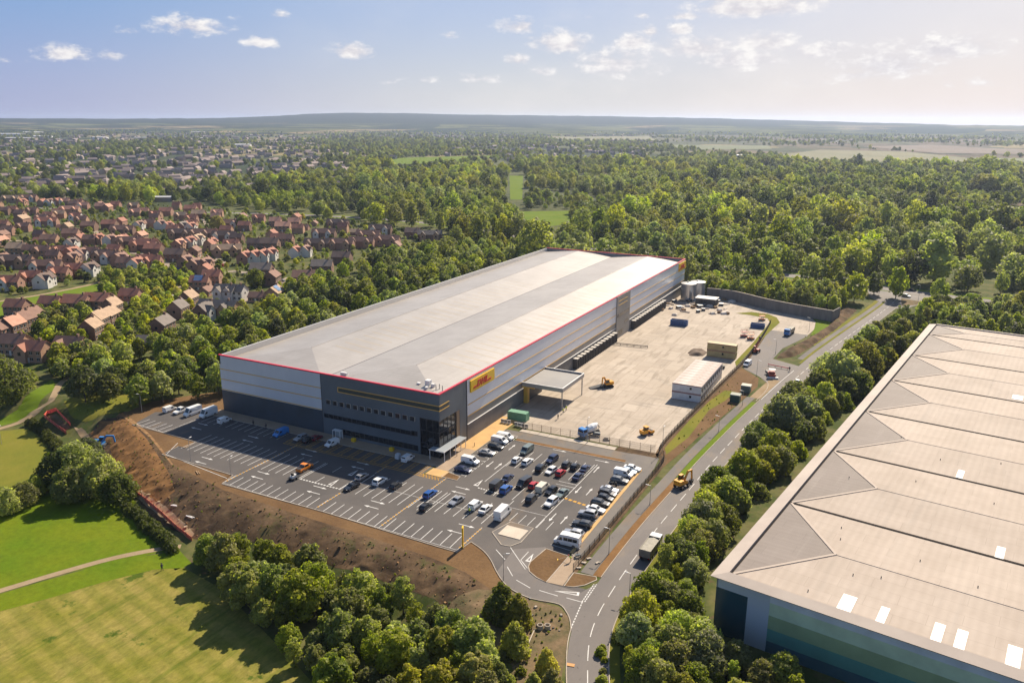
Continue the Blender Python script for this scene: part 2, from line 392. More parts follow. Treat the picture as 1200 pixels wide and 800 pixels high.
M_tarmac = mat('tarmac', (.072, .066, .064), .85, c2=(.105, .093, .086), scale=.06, amt=.9, coords='World', spec=.35, grain=.12, gscale=3)
M_road = mat('road', (.135, .122, .115), .85, c2=(.175, .155, .142), scale=.08, amt=.9, coords='World', spec=.35, grain=.10, gscale=2.5, stretch=(1, .25, 1))
M_foot = mat('footway', (.125, .115, .11), .9, c2=(.165, .148, .13), scale=.15, amt=.9, coords='World', spec=.3, grain=.12, gscale=3)
M_path = mat('gravel_path', (.27, .20, .12), .95, c2=(.33, .25, .16), scale=.3, amt=.9, coords='World', spec=.1, grain=.2, gscale=3)
M_pave = mat('paving', (.30, .22, .15), .85, c2=(.36, .27, .19), scale=.3, amt=.8, coords='World', spec=.3, grain=.12, gscale=2.5)
M_sand = mat('sandy_paving', (.56, .36, .15), .85, c2=(.48, .30, .13), scale=.25, amt=.9, coords='World', spec=.2, grain=.15, gscale=2)
M_kerb = mat('kerb', (.44, .38, .31), .85, c2=(.34, .29, .24), scale=.5, amt=.6, coords='World', spec=.3)
M_white = mat('white_line', (.66, .65, .63), .8, c2=(.50, .49, .47), scale=.8, amt=.8, coords='World', spec=.3)
M_yellow = mat('yellow_line', (.56, .30, .04), .8, c2=(.42, .22, .03), scale=.8, amt=.8, coords='World', spec=.3)
M_verge = mat('verge', (.23, .125, .05), .95, c2=(.16, .085, .035), scale=.3, amt=1, coords='World', spec=.1, grain=.3, gscale=2)
M_lawn = mat('lawn', (.10, .16, .012), .95, c2=(.14, .18, .02), scale=.05, amt=1, coords='World', spec=.05, grain=.15, gscale=.6)
def mud(m, thr, c=(.20, .14, .085), sc=.11):
    k = NT.__new__(NT); k.t = m.node_tree; b = k.t.nodes['Principled BSDF']; src = b.inputs['Base Color'].links[0].from_socket; pos = k.n('ShaderNodeNewGeometry').outputs['Position']
    col = k.mix(k.math('MULTIPLY', k.ramp(k.noise(k.scaled(pos, 1, .35, 1), sc, 6, .7), thr, thr+.16), .55), src, c)
    oil = k.noise(pos, .55, 4, .7); col = k.mix(k.math('MULTIPLY', k.ramp(oil, .62, .72), .5), col, (.035, .033, .032))
    pt = k.n('ShaderNodeTexVoronoi', voronoi_dimensions='2D', distance='CHEBYCHEV'); pt.inputs['Scale'].default_value = .06; k.t.links.new(pos, pt.inputs['Vector']); sc_ = k.n('ShaderNodeSeparateColor'); k.t.links.new(pt.outputs['Color'], sc_.inputs[0])
    col = k.mix(1., col, k.mix(sc_.outputs[0], (.90, .90, .91), (1.09, 1.08, 1.07)), 'MULTIPLY'); k.put(b.inputs['Base Color'], col)
mud(M_tarmac, .56); mud(M_road, .54, (.22, .165, .11)); mud(M_foot, .5, (.20, .14, .085), .2)
def slab_mat():
    m = mat('concrete_slab', (.445, .38, .312), .85, c2=(.385, .325, .26), scale=.035, amt=1, coords='World', spec=.3, grain=.06, gscale=1.0)
    k = NT.__new__(NT); k.t = m.node_tree; b = m.node_tree.nodes['Principled BSDF']; src = b.inputs['Base Color'].links[0].from_socket
    pos = k.n('ShaderNodeNewGeometry').outputs['Position']
    br = k.n('ShaderNodeTexBrick', offset=0., squash=1.); k.t.links.new(k.scaled(pos, 1, 1, 1, R(90)), br.inputs['Vector'])
    for nm, v in (('Scale', 1.), ('Mortar Size', .06), ('Brick Width', 6.), ('Row Height', 5.2), ('Mortar Smooth', .2), ('Bias', 0.)): br.inputs[nm].default_value = v
    br.inputs['Color1'].default_value = (1.06, 1.05, 1.04, 1); br.inputs['Color2'].default_value = (.84, .815, .79, 1); br.inputs['Mortar'].default_value = (.62, .58, .54, 1)
    col = k.mix(.8, src, br.outputs['Color'], 'MULTIPLY')
    st = k.noise(k.scaled(pos, .5, .07, 0), 1.0, 4, .6); col = k.mix(k.math('MULTIPLY', k.ramp(st, .50, .68), .8), col, (.26, .215, .165))
    st2 = k.noise(k.scaled(pos, .09, .5, 0), 1.0, 5, .65); col = k.mix(k.math('MULTIPLY', k.ramp(st2, .52, .68), .7), col, (.27, .235, .195))
    k.put(b.inputs['Base Color'], col); return m
M_slab = slab_mat()

# ------------------------------------------------------------------ hollow: fields, path, bank
FOOT = [(100, 505), (122, 540), (150, 572), (185, 610), (212, 638), (225, 655)]
drape('meadow', PX(-60, 560, 20, 566, 90, 575, 150, 578, 225, 660, 205, 668, 190, 646, 150, 655, 60, 675, 0, 690, -60, 705), M_meadow, .02)
drape('meadow', PX(-60, 592, 20, 590, 60, 576, 80, 547, 62, 523, 32, 502, 0, 505, -60, 510), M_olive, .028)
pl = [at(u, v) for u, v in ((-70, 712), (0, 692), (60, 674), (120, 657), (160, 648), (195, 642), (212, 640))]
pln = smoothline(pl, 5)
drape('footpath', offset_line(pln, -.9)+offset_line(pln, .9)[::-1], M_path, .05)
drape('meadow', PX(-60, 716, 0, 695.5, 60, 678, 120, 661, 165, 651.5, 205, 646.5, 216, 665, 180, 667, 120, 682, 60, 700, 0, 716, -60, 735), M_meadow, .03)
drape('mown_field', PX(-60, 735, 0, 716, 60, 700, 120, 682, 180, 667, 216, 665, 260, 690, 340, 770, 380, 815, 300, 850, -60, 850), M_mown, .02)
# rough grass and paths at the far left corner
drape('lawn', PX(-40, 503, 20, 478, 62, 444, 66, 455, 40, 484, 0, 499), M_lawn, .03)
p2 = smoothline([at(u, v) for u, v in ((-60, 519), (0, 502), (30, 490), (50, 478), (62, 465), (72, 448), (95, 436), (125, 436))], 5)
drape('footpath', offset_line(p2, -1.1)+offset_line(p2, 1.1)[::-1], M_path, .05)
drape('lawn', PX(-40, 365, 0, 352, 60, 343, 120, 330, 152, 336, 110, 348, 40, 358, -40, 385), M_lawn, .03)
p3 = smoothline([at(u, v) for u, v in ((-60, 362), (0, 353), (50, 345), (100, 335), (124, 329))], 5)
drape('footpath', offset_line(p3, -1.6)+offset_line(p3, 1.6)[::-1], M_path, .06)
# embankment
bank = PX(118, 492, 152, 489, 178, 512, 205, 545, 262, 574, 350, 603, 430, 628, 505, 653, 545, 670, 575, 690, 588, 700, 590, 720, 545, 712, 480, 690, 420, 672, 340, 645, 270, 628, 228, 632, 185, 612, 150, 575, 122, 542, 103, 510)
drape('bank_soil', bank, M_bank, .02)
drape('clay_face', PX(118, 494, 152, 492, 172, 514, 196, 550, 205, 575, 186, 590, 160, 572, 135, 548, 128, 520, 106, 508), M_clay, .035)
drape('clay_face', PX(146, 490, 152, 489, 165, 499, 178, 511, 190, 526, 203, 544, 201.5, 545, 188, 528, 176, 513, 163, 502), M_crest, .045)
drape('works_strip', PX(86, 500, 100, 504, 124, 539, 160, 572, 196, 596, 228, 625, 222, 633, 160, 583, 120, 545), M_dust, .045)
drape('works_strip', PX(56, 488, 66, 484, 82, 500, 76, 507), M_rubble, .045)
drape('rough_ground', PX(75, 470, 110, 458, 150, 455, 178, 470, 150, 482, 100, 495, 84, 488), M_olive, .03)
# ground by the junction
drape('rubble_ground', PX(560, 690, 600, 693, 625, 704, 655, 711, 666, 722, 668, 738, 662, 775, 650, 830, 610, 830, 600, 780, 560, 745, 520, 712), M_rubble, .03)
# soil around the car park
soil = PX(135, 488, 152, 476, 180, 470, 225, 463, 262, 458, 266, 474, 255, 492, 250, 508, 262, 535, 290, 550, 400, 590, 535, 632, 566, 630, 590, 660, 606, 688, 590, 700, 575, 694, 545, 673, 505, 656, 430, 631, 350, 606, 262, 577, 205, 548, 178, 515, 152, 491)
drape('soil', soil, M_soil, .015)

# ------------------------------------------------------------------ site sheets
Z0 = .03
# tarmac of car park and access
ed = PX(155, 497.5, 190.6, 507, 230, 518, 217.5, 525, 209, 523, 190, 532.5, 273, 557, 260, 567, 380, 600, 511, 640, 535, 647, 552, 635)
ent = smoothline(PX(552, 635, 566, 645, 575, 656, 582, 670, 590, 682, 600, 691, 616, 699, 630, 703, 655, 708, 664, 717.5, 668, 727, 669, 737), 4)
mb = MB(); mb.sheet(ed[:-1]+ent+[(-47.2, 118), (-48.8, 129), (-57.2, 129), (-57.6, 140), (-57.8, 186), (-60, 189.5), (-96, 189.5), (-102, 196), (-102.2, 160.5), (-107, 158), (-107, 165), (-153, 165), (-190, 165.5), (-206.5, 158)], Z0)
struct('car_park_surface', mb, M_tarmac)
# paved apron round the building
mb = MB(); mb.sheet([(-190, 164.2), (-106, 164.2), (-106, 159.0), (-102.2, 159.0), (-102.2, 178), (-108, 178), (-108, 168.9), (-190, 168.9)], Z0+.09); struct('pavement', mb, M_pave)
mb = MB(); mb.sheet([(-108, 178.01), (-102.2, 178.01), (-102.2, 205), (-108, 205)], Z0+.095); struct('pavement', mb, M_sand)
mb = MB(); mb.sheet([(-106.5, 158.9), (-101.5, 158.9), (-101.5, 162.8), (-106.5, 162.8)], Z0+.10); struct('pavement', mb, M_sand)
# yard
yard = [(-108, 205), (-98.5, 199.2), (-57.2, 199.6), (-57.2, 214), (-55.2, 260), (-53.2, 307), (-51, 372), (-48, 392), (-44, 396), (-38, 393), (-36, 386), (-40, 372), (-33, 374), (-31, 383), (-58, 386), (-93, 399), (-108, 405)]
mb = MB(); mb.sheet([(-108, 205), (-98.5, 199.2), (-57.2, 199.6), (-57.0, 214), (-55.2, 260), (-53.2, 307), (-51.5, 362), (-49, 383), (-93, 400), (-108, 405)], Z0); struct('concrete_yard', mb, M_slab)
# ------------------------------------------------------------------ roads
ROADC = smoothline([(-26, 80), (-32.5, 91), (-36.6, 98), (-39.4, 104.6), (-42.0, 111.3), (-43.6, 116.9), (-44.5, 123.1), (-44.8, 130), (-44.9, 140), (-44.5, 158), (-43.8, 171), (-43.0, 184), (-42.4, 196), (-41.5, 208), (-40.4, 220), (-39.2, 233), (-37.9, 245), (-36.5, 258), (-33.8, 281), (-31.0, 301), (-27.6, 325), (-20.5, 365), (-14, 400), (-8.5, 432), (-6.5, 452)], 4)
MAINC = smoothline([px0(u, v) for u, v in ((-300, 226), (-60, 240), (200, 248), (330, 251), (450, 257), (540, 266), (590, 274), (640, 283), (700, 292), (850, 313), (1000, 332.5), (1062, 341.5), (1130, 350), (1200, 358), (1400, 382), (1800, 440))], 5)
mb = MB(); ribbon(mb, ROADC, -3.5, 3.5, .035); struct('road', mb, M_road)
mb = MB(); ribbon(mb, MAINC, -5.5, 5.5, .025); struct('road', mb, M_road)
mb = MB(); ribbon(mb, MAINC, -10.5, -6.2, .018); ribbon(mb, MAINC, 6.2, 10.5, .018); struct('lawn', mb, M_lawn)
mb = MB(); mb.sheet([(-19, 447), (-14, 437), (-9.5, 425), (-2, 425), (3, 438), (8, 449), (14, 462), (-22, 470)], .03); struct('road', mb, M_road)
mb = MB(); mb.sheet([(-3.5, 432), (2.5, 438), (5.5, 447.5), (-4.5, 452)], .046); struct('traffic_island', mb, M_rubble)
# mouth of the estate road and of the yard apron
mb = MB(); mb.sheet([p for p in ent if p[0] > -68.5]+[(-44.6, 112), (-45, 134.5), (-47.5, 134.5), (-50, 127.5), (-56.5, 127.5), (-62.5, 130), (-63.2, 140), (-69, 136)], .04); struct('road', mb, M_road)
mb = MB(); mb.sheet([(-55.2, 362), (-55.4, 346), (-54.0, 304), (-51.8, 290), (-45, 283), (-40.6, 276), (-38, 262), (-34.5, 285), (-32.2, 302), (-38.5, 305), (-44.5, 308), (-43.6, 325), (-40, 338.5), (-37.3, 349.5), (-37.3, 353)], .045); struct('road', mb, M_road)
mb = MB(); mb.sheet([(-55.0, 353), (-37.3, 352), (-36.2, 363), (-37.4, 378), (-42.9, 391.5), (-54, 396), (-67, 403.5), (-80, 405.8), (-93, 404), (-93, 385), (-66, 385), (-54, 379)], .05); struct('concrete_yard', mb, M_slab)
mb = MB(); mb.sheet([(-73.6, 377.5), (-67.6, 383.9), (-59.5, 383.4), (-54.7, 378.2), (-51.7, 368.8), (-53.0, 347.5), (-54.3, 316.8), (-54.6, 290.4), (-56.6, 297.0), (-55.9, 324.6), (-55.8, 366.6), (-58.0, 374.2), (-66.6, 377.2)], .10); struct('grass_island', mb, M_olive)
mb = MB(); mb.sheet([(-36.3, 352), (-33, 353), (-29.6, 372), (-31.6, 381), (-33.5, 389.5), (-42, 391), (-37.6, 380), (-36.3, 366)], .10); struct('grass_island', mb, M_lawn)
# mound of topsoil beside the apron
def mound(name, poly, h, m, wide=3., seed=0):
    xs_ = [p[0] for p in poly]; ys_ = [p[1] for p in poly]; st = .8; mb = MB(); idx = {}
    for i in range(int((max(xs_)-min(xs_))/st)+3):
        for j in range(int((max(ys_)-min(ys_))/st)+3):
            x, y = min(xs_)-st+i*st, min(ys_)-st+j*st
            ins = bool(in_poly([x], [y], poly)[0]); d = float(poly_dist([x], [y], poly)[0]); t = min(d/wide, 1) if ins else 0
            z = h*t*(2-t)*(.8+.35*math.sin(x*.9+seed)*math.sin(y*.7+2*seed)) + (.12*random.random() if ins else -.3) + gzs(x, y)
            idx[i, j] = len(mb.v); mb.v.append((x, y, z))
    ni = max(k[0] for k in idx); nj = max(k[1] for k in idx)
    for i in range(ni):
        for j in range(nj): mb.f.append((idx[i, j], idx[i+1, j], idx[i+1, j+1], idx[i, j+1])); mb.m.append(0)
    return struct(name, mb, m, True)
mound('topsoil_mound', [(-43.7, 307.8), (-43, 318), (-41, 328), (-36.9, 343), (-31.5, 372), (-30.2, 385), (-31, 408), (-22.5, 412), (-27.6, 368), (-33.8, 332), (-37.5, 315)], 1.6, M_bank, 3.5)
mb = MB(); ribbon(mb, [p for p in ROADC if 310 < p[1] < 440], 4.6, 6.6, .04); struct('footway', mb, M_foot)
mb = MB(); ribbon(mb, [p for p in ROADC if 306 < p[1] < 440], 3.6, 4.6, .04); ribbon(mb, [p for p in ROADC if 330 < p[1] < 440], 6.7, 8.5, .03); struct('verge', mb, M_olive)
seg = lambda y0, y1: [p for p in ROADC if y0 <= p[1] <= y1]
mb = MB(); ribbon(mb, seg(133, 186), 3.62, 5.3, .05); struct('verge', mb, M_verge)
mb = MB(); ribbon(mb, seg(186, 256), 3.62, 5.2, .05); struct('verge', mb, M_lawn)
mb = MB(); ribbon(mb, seg(134, 258), 5.32, 8.0, .055); struct('footway', mb, M_foot)
mb = MB(); ribbon(mb, seg(256, 284), 3.7, 7.2, .055); struct('footway', mb, M_dust)
mb = MB(); ribbon(mb, seg(80, 300), -5.4, -3.62, .03); struct('verge', mb, M_olive)
mb = MB(); mb.sheet([(-57.0, 128), (-57.2, 186), (-57.9, 186.2), (-60.2, 189.3), (-63, 189.3), (-63, 196.5), (-55.5, 196.5), (-54.4, 186), (-54.6, 137), (-53.9, 133), (-54.2, 128)], .06); struct('footway', mb, M_foot)
mb = MB(); mb.sheet([(-57.8, 140), (-57.0, 140), (-57.2, 187), (-58.0, 187)], .13); struct('kerb_strip', mb, M_sand)
FENCE = smoothline([(-54.2, 133.5), (-53.9, 150), (-53.7, 170), (-53.5, 190), (-54.2, 197), (-56.6, 199.6), (-57.0, 214), (-56.0, 240), (-54.9, 265), (-53.6, 290), (-53.2, 310), (-53.9, 340), (-55.2, 366)], 4)
mb = MB(); ribbon(mb, FENCE, -.7, .8, .07); struct('soil', mb, M_bank)
mb = MB(); mb.sheet([(-56.4, 199), (-53, 190), (-50.8, 207), (-49.6, 220), (-48, 232), (-46.2, 247.5), (-44.8, 258), (-43.3, 271), (-44.8, 281), (-50.5, 288), (-53.6, 292), (-55, 262), (-56.1, 240), (-57, 214)], .05); struct('soil', mb, M_soil)
mb = MB(); mb.sheet([(-56.2, 204), (-54.5, 200), (-52.4, 215), (-52.6, 240), (-50, 252), (-49, 262), (-52.5, 262), (-54.4, 250), (-55.7, 230)], .06); struct('lawn', mb, M_olive)
# north edge of the car park
mb = MB(); mb.sheet([(-98, 196.2), (-68.2, 196.2), (-68.2, 198.3), (-98, 198.3)], .12); struct('pavement', mb, M_pave and mat('pale_concrete', (.55, .47, .38), .85, c2=(.48, .41, .33), scale=.4, coords='World'))
mb = MB(); mb.sheet([(-96, 189.6), (-62, 189.6), (-62, 191.2), (-96, 191.2)], .055); struct('verge', mb, M_verge)
mb = MB(); mb.sheet([(-100, 191.2), (-62, 191.2), (-60, 196.1), (-102, 196.1)], .05); struct('footway', mb, M_foot)
mb = MB(); mb.sheet([(-68, 196.2), (-56, 196.4), (-56.5, 199.5), (-68, 199.3)], .07); struct('soil', mb, M_bank)
# planting beds
def bed(poly, m=M_soil):
    mb = MB(); mb.prism(poly, .0, .10); struct('planting_bed', mb, m)
    mk = MB(); kerb(mk, poly+[poly[0]], 0, .14, .2); struct('kerb', mk, M_kerb)
bed([(-62.9, 139.3), (-57.4, 138.7), (-57.5, 127.6), (-60, 128.3), (-62.2, 129.6), (-63.2, 131.2), (-63.6, 133)])
bed([(-54.0, 133.3), (-49.4, 134.0), (-48.9, 133), (-50.3, 130.2), (-52, 128.6), (-53.8, 128.0)])
bed([(-76.6, 140.2), (-75.1, 146.3), (-69.2, 146.0), (-68.9, 139.2), (-70.2, 136.6), (-72.2, 136.3)], M_foot)
bed([(-102, 159.3), (-97.2, 159.3), (-97.6, 161.6), (-101.8, 162.4)])
mb = MB(); mb.bx(-75.0, -69.6, 139.9, 144.4, .05, .22); struct('concrete_pad', mb, mat('pale_concrete', (.55, .47, .38)))
mb = MB(); mb.sheet([(-57.3, 138.6), (-54.4, 138.6), (-54.1, 128), (-57.4, 127.7)], .08); struct('paved_ramp', mb, M_pave)
# kerbs
pass
k2 = MB(); kerb(k2, offset_line(seg(134, 262), 3.56), .0, .15); kerb(k2, offset_line(seg(60, 440), -3.56), 0, .15); kerb(k2, smoothline(PX(669, 737, 665.5, 752, 664, 770, 664, 800, 668, 840), 4), 0, .15)
kerb(k2, ed, .0, .15); kerb(k2, ent, 0, .15)
kerb(k2, [(-102.25, 163), (-102.25, 196)], 0, .15); kerb(k2, [(-190, 164.1), (-106, 164.1)], 0, .15); kerb(k2, [(-96, 189.55), (-62, 189.55), (-58.2, 186.8)], 0, .13)
kerb(k2, smoothline([(-45, 283), (-41, 277), (-40, 268), (-41, 256)], 4), 0, .14)
struct('kerb', k2, M_kerb)

# ------------------------------------------------------------------ painted markings
MZ = .058
wl, yl = MB(), MB()
def line(mb, a, b, w=.12, z=MZ):
    a = Vector(a); b = Vector(b); t = (b-a).normalized(); n = Vector((-t.y, t.x))*w/2
    mb.add([(*(a-n), z), (*(b-n), z), (*(b+n), z), (*(a+n), z)], [(0, 1, 2, 3)])
def dashes(mb, ln, on, off, w=.15, z=MZ, start=0):
    acc = -start; 
    for a, b in zip(ln[:-1], ln[1:]):
        a, b = Vector(a), Vector(b); L = (b-a).length; s = 0
        while s < L-1e-6:
            ph = acc % (on+off); step = min((on if ph < on else on+off)-ph, L-s)+1e-6
            if ph < on: line(mb, a+(b-a)*s/L, a+(b-a)*min(s+step, L)/L, w, z)
            s += step; acc += step
def arrow(mb, p, ang, L=4.2):
    c, s = math.cos(ang), math.sin(ang); pts = [(-L/2, -.11), (L/2-1.3, -.11), (L/2-1.3, -.42), (L/2, 0), (L/2-1.3, .42), (L/2-1.3, .11), (-L/2, .11)]
    mb.sheet([(p[0]+x*c-y*s, p[1]+x*s+y*c) for x, y in pts], MZ)
def give_way(mb, p, ang, L=3.8, W=1.3):
    c, s = math.cos(ang), math.sin(ang); T = lambda x, y: (p[0]+x*c-y*s, p[1]+x*s+y*c)
    a, b, d = (L/2, 0), (-L/2, W/2), (-L/2, -W/2); ai, bi, di = (L/2-1.3, 0), (-L/2+.45, W/2-.33), (-L/2+.45, -W/2+.33)
    for q in ((a, b, bi, ai), (b, d, di, bi), (d, a, ai, di)):
        mb.sheet([T(*v) for v in q], MZ)
LW = .16
line(wl, (-149, 130.75), (-79.6, 130.05), .1)
for k in range(29):
    x = -149+2.5*k+.0
    if x < -80: line(wl, (x, 130.75-(x+149)*.01), (x-.25, 135.6), LW)
for k in range(12): line(wl, (-176.2+2.5*k, 141.5), (-176.2+2.5*k+0.1, 152.3), LW)
for k in range(6): line(wl, (-146.3+2.5*k, 141.3), (-146.3+2.5*k, 152.3), LW)
for k in range(11): line(wl, (-120.4+2.5*k if k < 8 else -119.9+2.5*k, 141.2), (-120.4+2.5*k if k < 8 else -119.9+2.5*k, 152.4), LW)
for k in range(8): line(wl, (-98.2+2.5*k, 142.5), (-98.2+2.5*k, 152.4), LW)
line(wl, (-176.2, 146.9), (-133, 146.9), .1); line(wl, (-120, 146.9), (-79.5, 146.9), .1)
for x0, x1 in ((-133.2, -120.6),):
    line(wl, (x0, 152.3), (x0, 141.3), LW); line(wl, (x1, 152.3), (x1, 141.3), LW)
    dashes(wl, [(x0, 141.6), (x1, 141.6)], .6, .35, .45)
    give_way(wl, (-124.2, 144.2), R(90)); give_way(wl, (-123.4, 151.0), R(90)); line(wl, (-128.5, 141.6), (-128.5, 145.5), .15); line(wl, (-128.5, 148.5), (-128.5, 152.3), .15)
for k in range(14): line(wl, (-189.6+2.5*k, 158.6), (-189.6+2.5*k, 163.6), .13)
for k in range(6): line(wl, (-202.9+2.5*k, 147.7), (-202.6+2.5*k, 152.7), LW)
line(wl, (-203.3, 148.2), (-190.3, 147.4), .12); line(wl, (-190.3, 147.4), (-189.6, 163.6), .15)
line(wl, (-180.0, 143.7), (-176.5, 137.0), .15); line(wl, (-176.5, 136.6), (-150, 133.2), .15)
for x, y0, y1 in ((-148.9, 131, 158), (-119.0, 130.6, 141.0), (-118.2, 153, 158.5), (-100.3, 130.4, 160.5), (-79.6, 130, 141.0)):
    line(wl, (x, y0), (x, y1), .12); dashes(yl, [(x, y0+1), (x, y1)], .5, .6, .45, MZ+.004)
dashes(yl, [(-69, 163.0), (-62.8, 161.8)], .9, .4, .8)
for u, v, a in ((243, 537, 0), (235, 542, 180), (309, 554, 0), (301, 559.5, 180), (375, 571, 0), (367, 577, 180), (443, 588.5, 0), (435, 594, 180), (547, 616, 0), (533, 623, 180), (238, 497, 0), (230, 502, 180), (297, 512, 0), (290, 516.5, 180), (365, 528, 0), (359, 533, 180),
                (425.6, 543, 0), (418.8, 548, 180), (542.5, 572, 0), (537, 577, 180), (656, 528, 0), (706, 540.5, 0), (573.8, 544, 270), (584, 546, 90), (600, 524, 90), (699, 550, 90), (677.5, 574, 270), (690.6, 576, 90), (647.5, 606, 270), (661, 609, 90)):
    arrow(wl, px0(u, v), R(a))
# east blocks
for k in range(9): line(wl, (-90.2+2.58*k, 172.8), (-90.2+2.58*k, 184.6), .13)
for k in range(8): line(wl, (-87.6+2.58*k, 156.2), (-87.6+2.58*k, 167.6), .13)
for k in range(5): line(wl, (-75.6+2.3*k-.0, 146.6), (-75.6+2.3*k, 150.9), .13)
line(wl, (-68.9, 146.5), (-68.9, 185), .15); line(wl, (-90.6, 162), (-90.6, 186), .15); line(wl, (-79.2, 150), (-79.2, 156), .15)
for y in (152.6, 169.2, 171.0): line(wl, (-79, y), (-69, y), .1) if y < 160 else line(wl, (-74, y), (-69, y), .14)
for k in range(20): line(wl, (-62.8, 141.4+2.5*k), (-57.9, 141.0+2.5*k), .13)
for k in range(13): line(wl, (-101.8, 162.8+2.5*k), (-96.6, 162.8+2.5*k), .13)
dashes(wl, [(-96.5, 162), (-96.5, 192)], 1.2, .5, .14)
dashes(wl, [(-90.4, 158.2), (-84, 157.6)], .5, .3, .4); give_way(wl, (-91.5, 160.8), R(90))
# entrance
for a, b in (((-73.4, 136.6), (-71.0, 131.8)), ((-70.4, 128.6), (-67.6, 124.9)), ((-66.2, 124.4), (-62.5, 121.6)), ((-59.6, 120.9), (-55.5, 118.9))): pass
for z in ((170, 30, 255, 125), (275, 190, 325, 278), (360, 315, 490, 390), (575, 412, 750, 465), (830, 482, 985, 525)):
    line(wl, px0(560+z[0]/8, 640+z[1]/8), px0(560+z[2]/8, 640+z[3]/8), .16)
for z in ((305, 10, 445, 215), (400, 125, 465, 205), (475, 50, 405, 125)): line(wl, px0(560+z[0]/8, 640+z[1]/8), px0(560+z[2]/8, 640+z[3]/8), .15)
give_way(wl, px0(560+495/8, 640+105/8), R(95), 3.4, 1.2); give_way(wl, px0(560+830/8, 640+432/8), R(180+15), 5, 1.3)
for d_ in (0, .45): dashes(wl, [(px0(682+d_*7, 705)), (px0(696+d_*7, 684.5))], .55, .25, .22)
dashes(wl, [px0(669, 736), px0(682, 706)], .6, .3, .22)
dashes(wl, ROADC, 4.2, 2.4, .16, .062)
e1 = offset_line(seg(258, 300), 3.3); dashes(wl, e1, 50, .1, .16)
dashes(wl, offset_line(MAINC, 0), 5, 4, .16, .06)
struct('road_marking', wl, M_white)
# hatched bays against the building
hx0 = -153.5
for k in range(13):
    x = hx0+3.7*k
    for dx in (0, 1.3): line(yl, (x+dx, 158.3), (x+dx, 163.9), .14, .060)
    for j in range(5): line(yl, (x, 158.7+j*1.1), (x+1.3, 159.5+j*1.1), .14, .060)
for y in (157.3, 158.3): line(yl, (hx0, y), (-106.2, y), .14, .060)
for k in range(36): line(yl, (hx0+1.3*k, 157.3), (hx0+1.3*k+.9, 158.3), .14, .060)
for k in range(6):
    line(yl, (-107.2+.9*k, 157.0), (-105.8+.9*k, 158.9), .16, .062); line(yl, (-107.2+.9*k, 158.9), (-105.8+.9*k, 157.0), .16, .062)
struct('bay_marking', yl, M_yellow)
# ------------------------------------------------------------------ the large new warehouse
def roof_mat(name, c, c2, rough, metal, ang=0):
    m = mat(name, c, rough, metal, c2=c2, scale=.02, amt=1, grain=.04, gscale=.6, spec=.5)
    k = NT.__new__(NT); k.t = m.node_tree; b = m.node_tree.nodes['Principled BSDF']; src = b.inputs['Base Color'].links[0].from_socket
    vec = k.n('ShaderNodeTexCoord').outputs['Object']
    br = k.n('ShaderNodeTexBrick', offset=.5); k.t.links.new(k.scaled(vec, 1, 1, 1, ang), br.inputs['Vector'])
    for nm, v in (('Scale', 1.), ('Mortar Size', .045), ('Brick Width', 9.5), ('Row Height', 3.1), ('Mortar Smooth', .4), ('Bias', 0.)): br.inputs[nm].default_value = v
    br.inputs['Color1'].default_value = (1, 1, 1, 1); br.inputs['Color2'].default_value = (.955, .955, .95, 1); br.inputs['Mortar'].default_value = (.80, .79, .78, 1)
    st = k.noise(k.scaled(vec, .5, .03, 0, ang), 1., 4, .6)
    col = k.mix(1., src, br.outputs['Color'], 'MULTIPLY'); col = k.mix(k.math('MULTIPLY', k.ramp(st, .5, .75), .25), col, (.30, .27, .24))
    rb = k.n('ShaderNodeTexWave', wave_type='BANDS', bands_direction='X' if name == 'cream_roof' else 'Y'); rb.inputs['Scale'].default_value = .21; rb.inputs['Distortion'].default_value = .15; k.t.links.new(vec, rb.inputs['Vector'])
    col = k.mix(1., col, k.mix(rb.outputs['Fac'], (.965, .96, .957), (1.02, 1.02, 1.02)), 'MULTIPLY')
    col = k.mix(1., col, k.mix(k.ramp(k.noise(vec, .09, 5, .65), .35, .65), (.93, .92, .91), (1.04, 1.04, 1.04)), 'MULTIPLY')
    k.put(b.inputs['Base Color'], col)
    if 'hip' in name or 'cream' in name: return m
    wv = k.n('ShaderNodeTexWave', wave_type='BANDS', bands_direction='Y' if not ang else 'X'); wv.inputs['Scale'].default_value = .5; k.t.links.new(vec, wv.inputs['Vector'])
    bp = k.n('ShaderNodeBump'); bp.inputs['Strength'].default_value = .08; bp.inputs['Distance'].default_value = .05
    k.t.links.new(wv.outputs['Fac'], bp.inputs['Height']); k.t.links.new(bp.outputs[0], b.inputs['Normal']); return m
M_roof = roof_mat('roof_sheet', (.44, .405, .365), (.395, .365, .33), .42, .30)
M_silver = mat('silver_cladding', (.66, .69, .75), .40, .12, c2=(.58, .61, .67), scale=.05, stretch=(1, .3, .6), grain=.05, gscale=.5)
M_anth = mat('anthracite_cladding', (.098, .122, .145), .42, .05, c2=(.12, .148, .175), scale=.1, grain=.06, gscale=.6)
M_navy = mat('dark_plinth', (.045, .066, .092), .5, .1, c2=(.04, .055, .07), scale=.2)
M_plinth = mat('precast_plinth', (.15, .145, .14), .8, c2=(.19, .18, .17), scale=.15, grain=.08, gscale=1)
M_midgrey = mat('grey_cladding', (.22, .215, .21), .5, .2, c2=(.26, .25, .24), scale=.1)
M_red = mat('red_trim', (.62, .02, .055), .45)
M_amber = mat('yellow_trim', (.72, .42, .07), .5)
M_signy = mat('sign_yellow', (.82, .50, .01), .4)
M_signr = mat('sign_red', (.52, .006, .012), .45)
M_glass = mat('dark_glass', (.010, .012, .015), .06, spec=.8)
M_win = mat('window_glass', (.015, .02, .025), .1, spec=.6)
M_wht = mat('white_metal', (.72, .71, .69), .5)
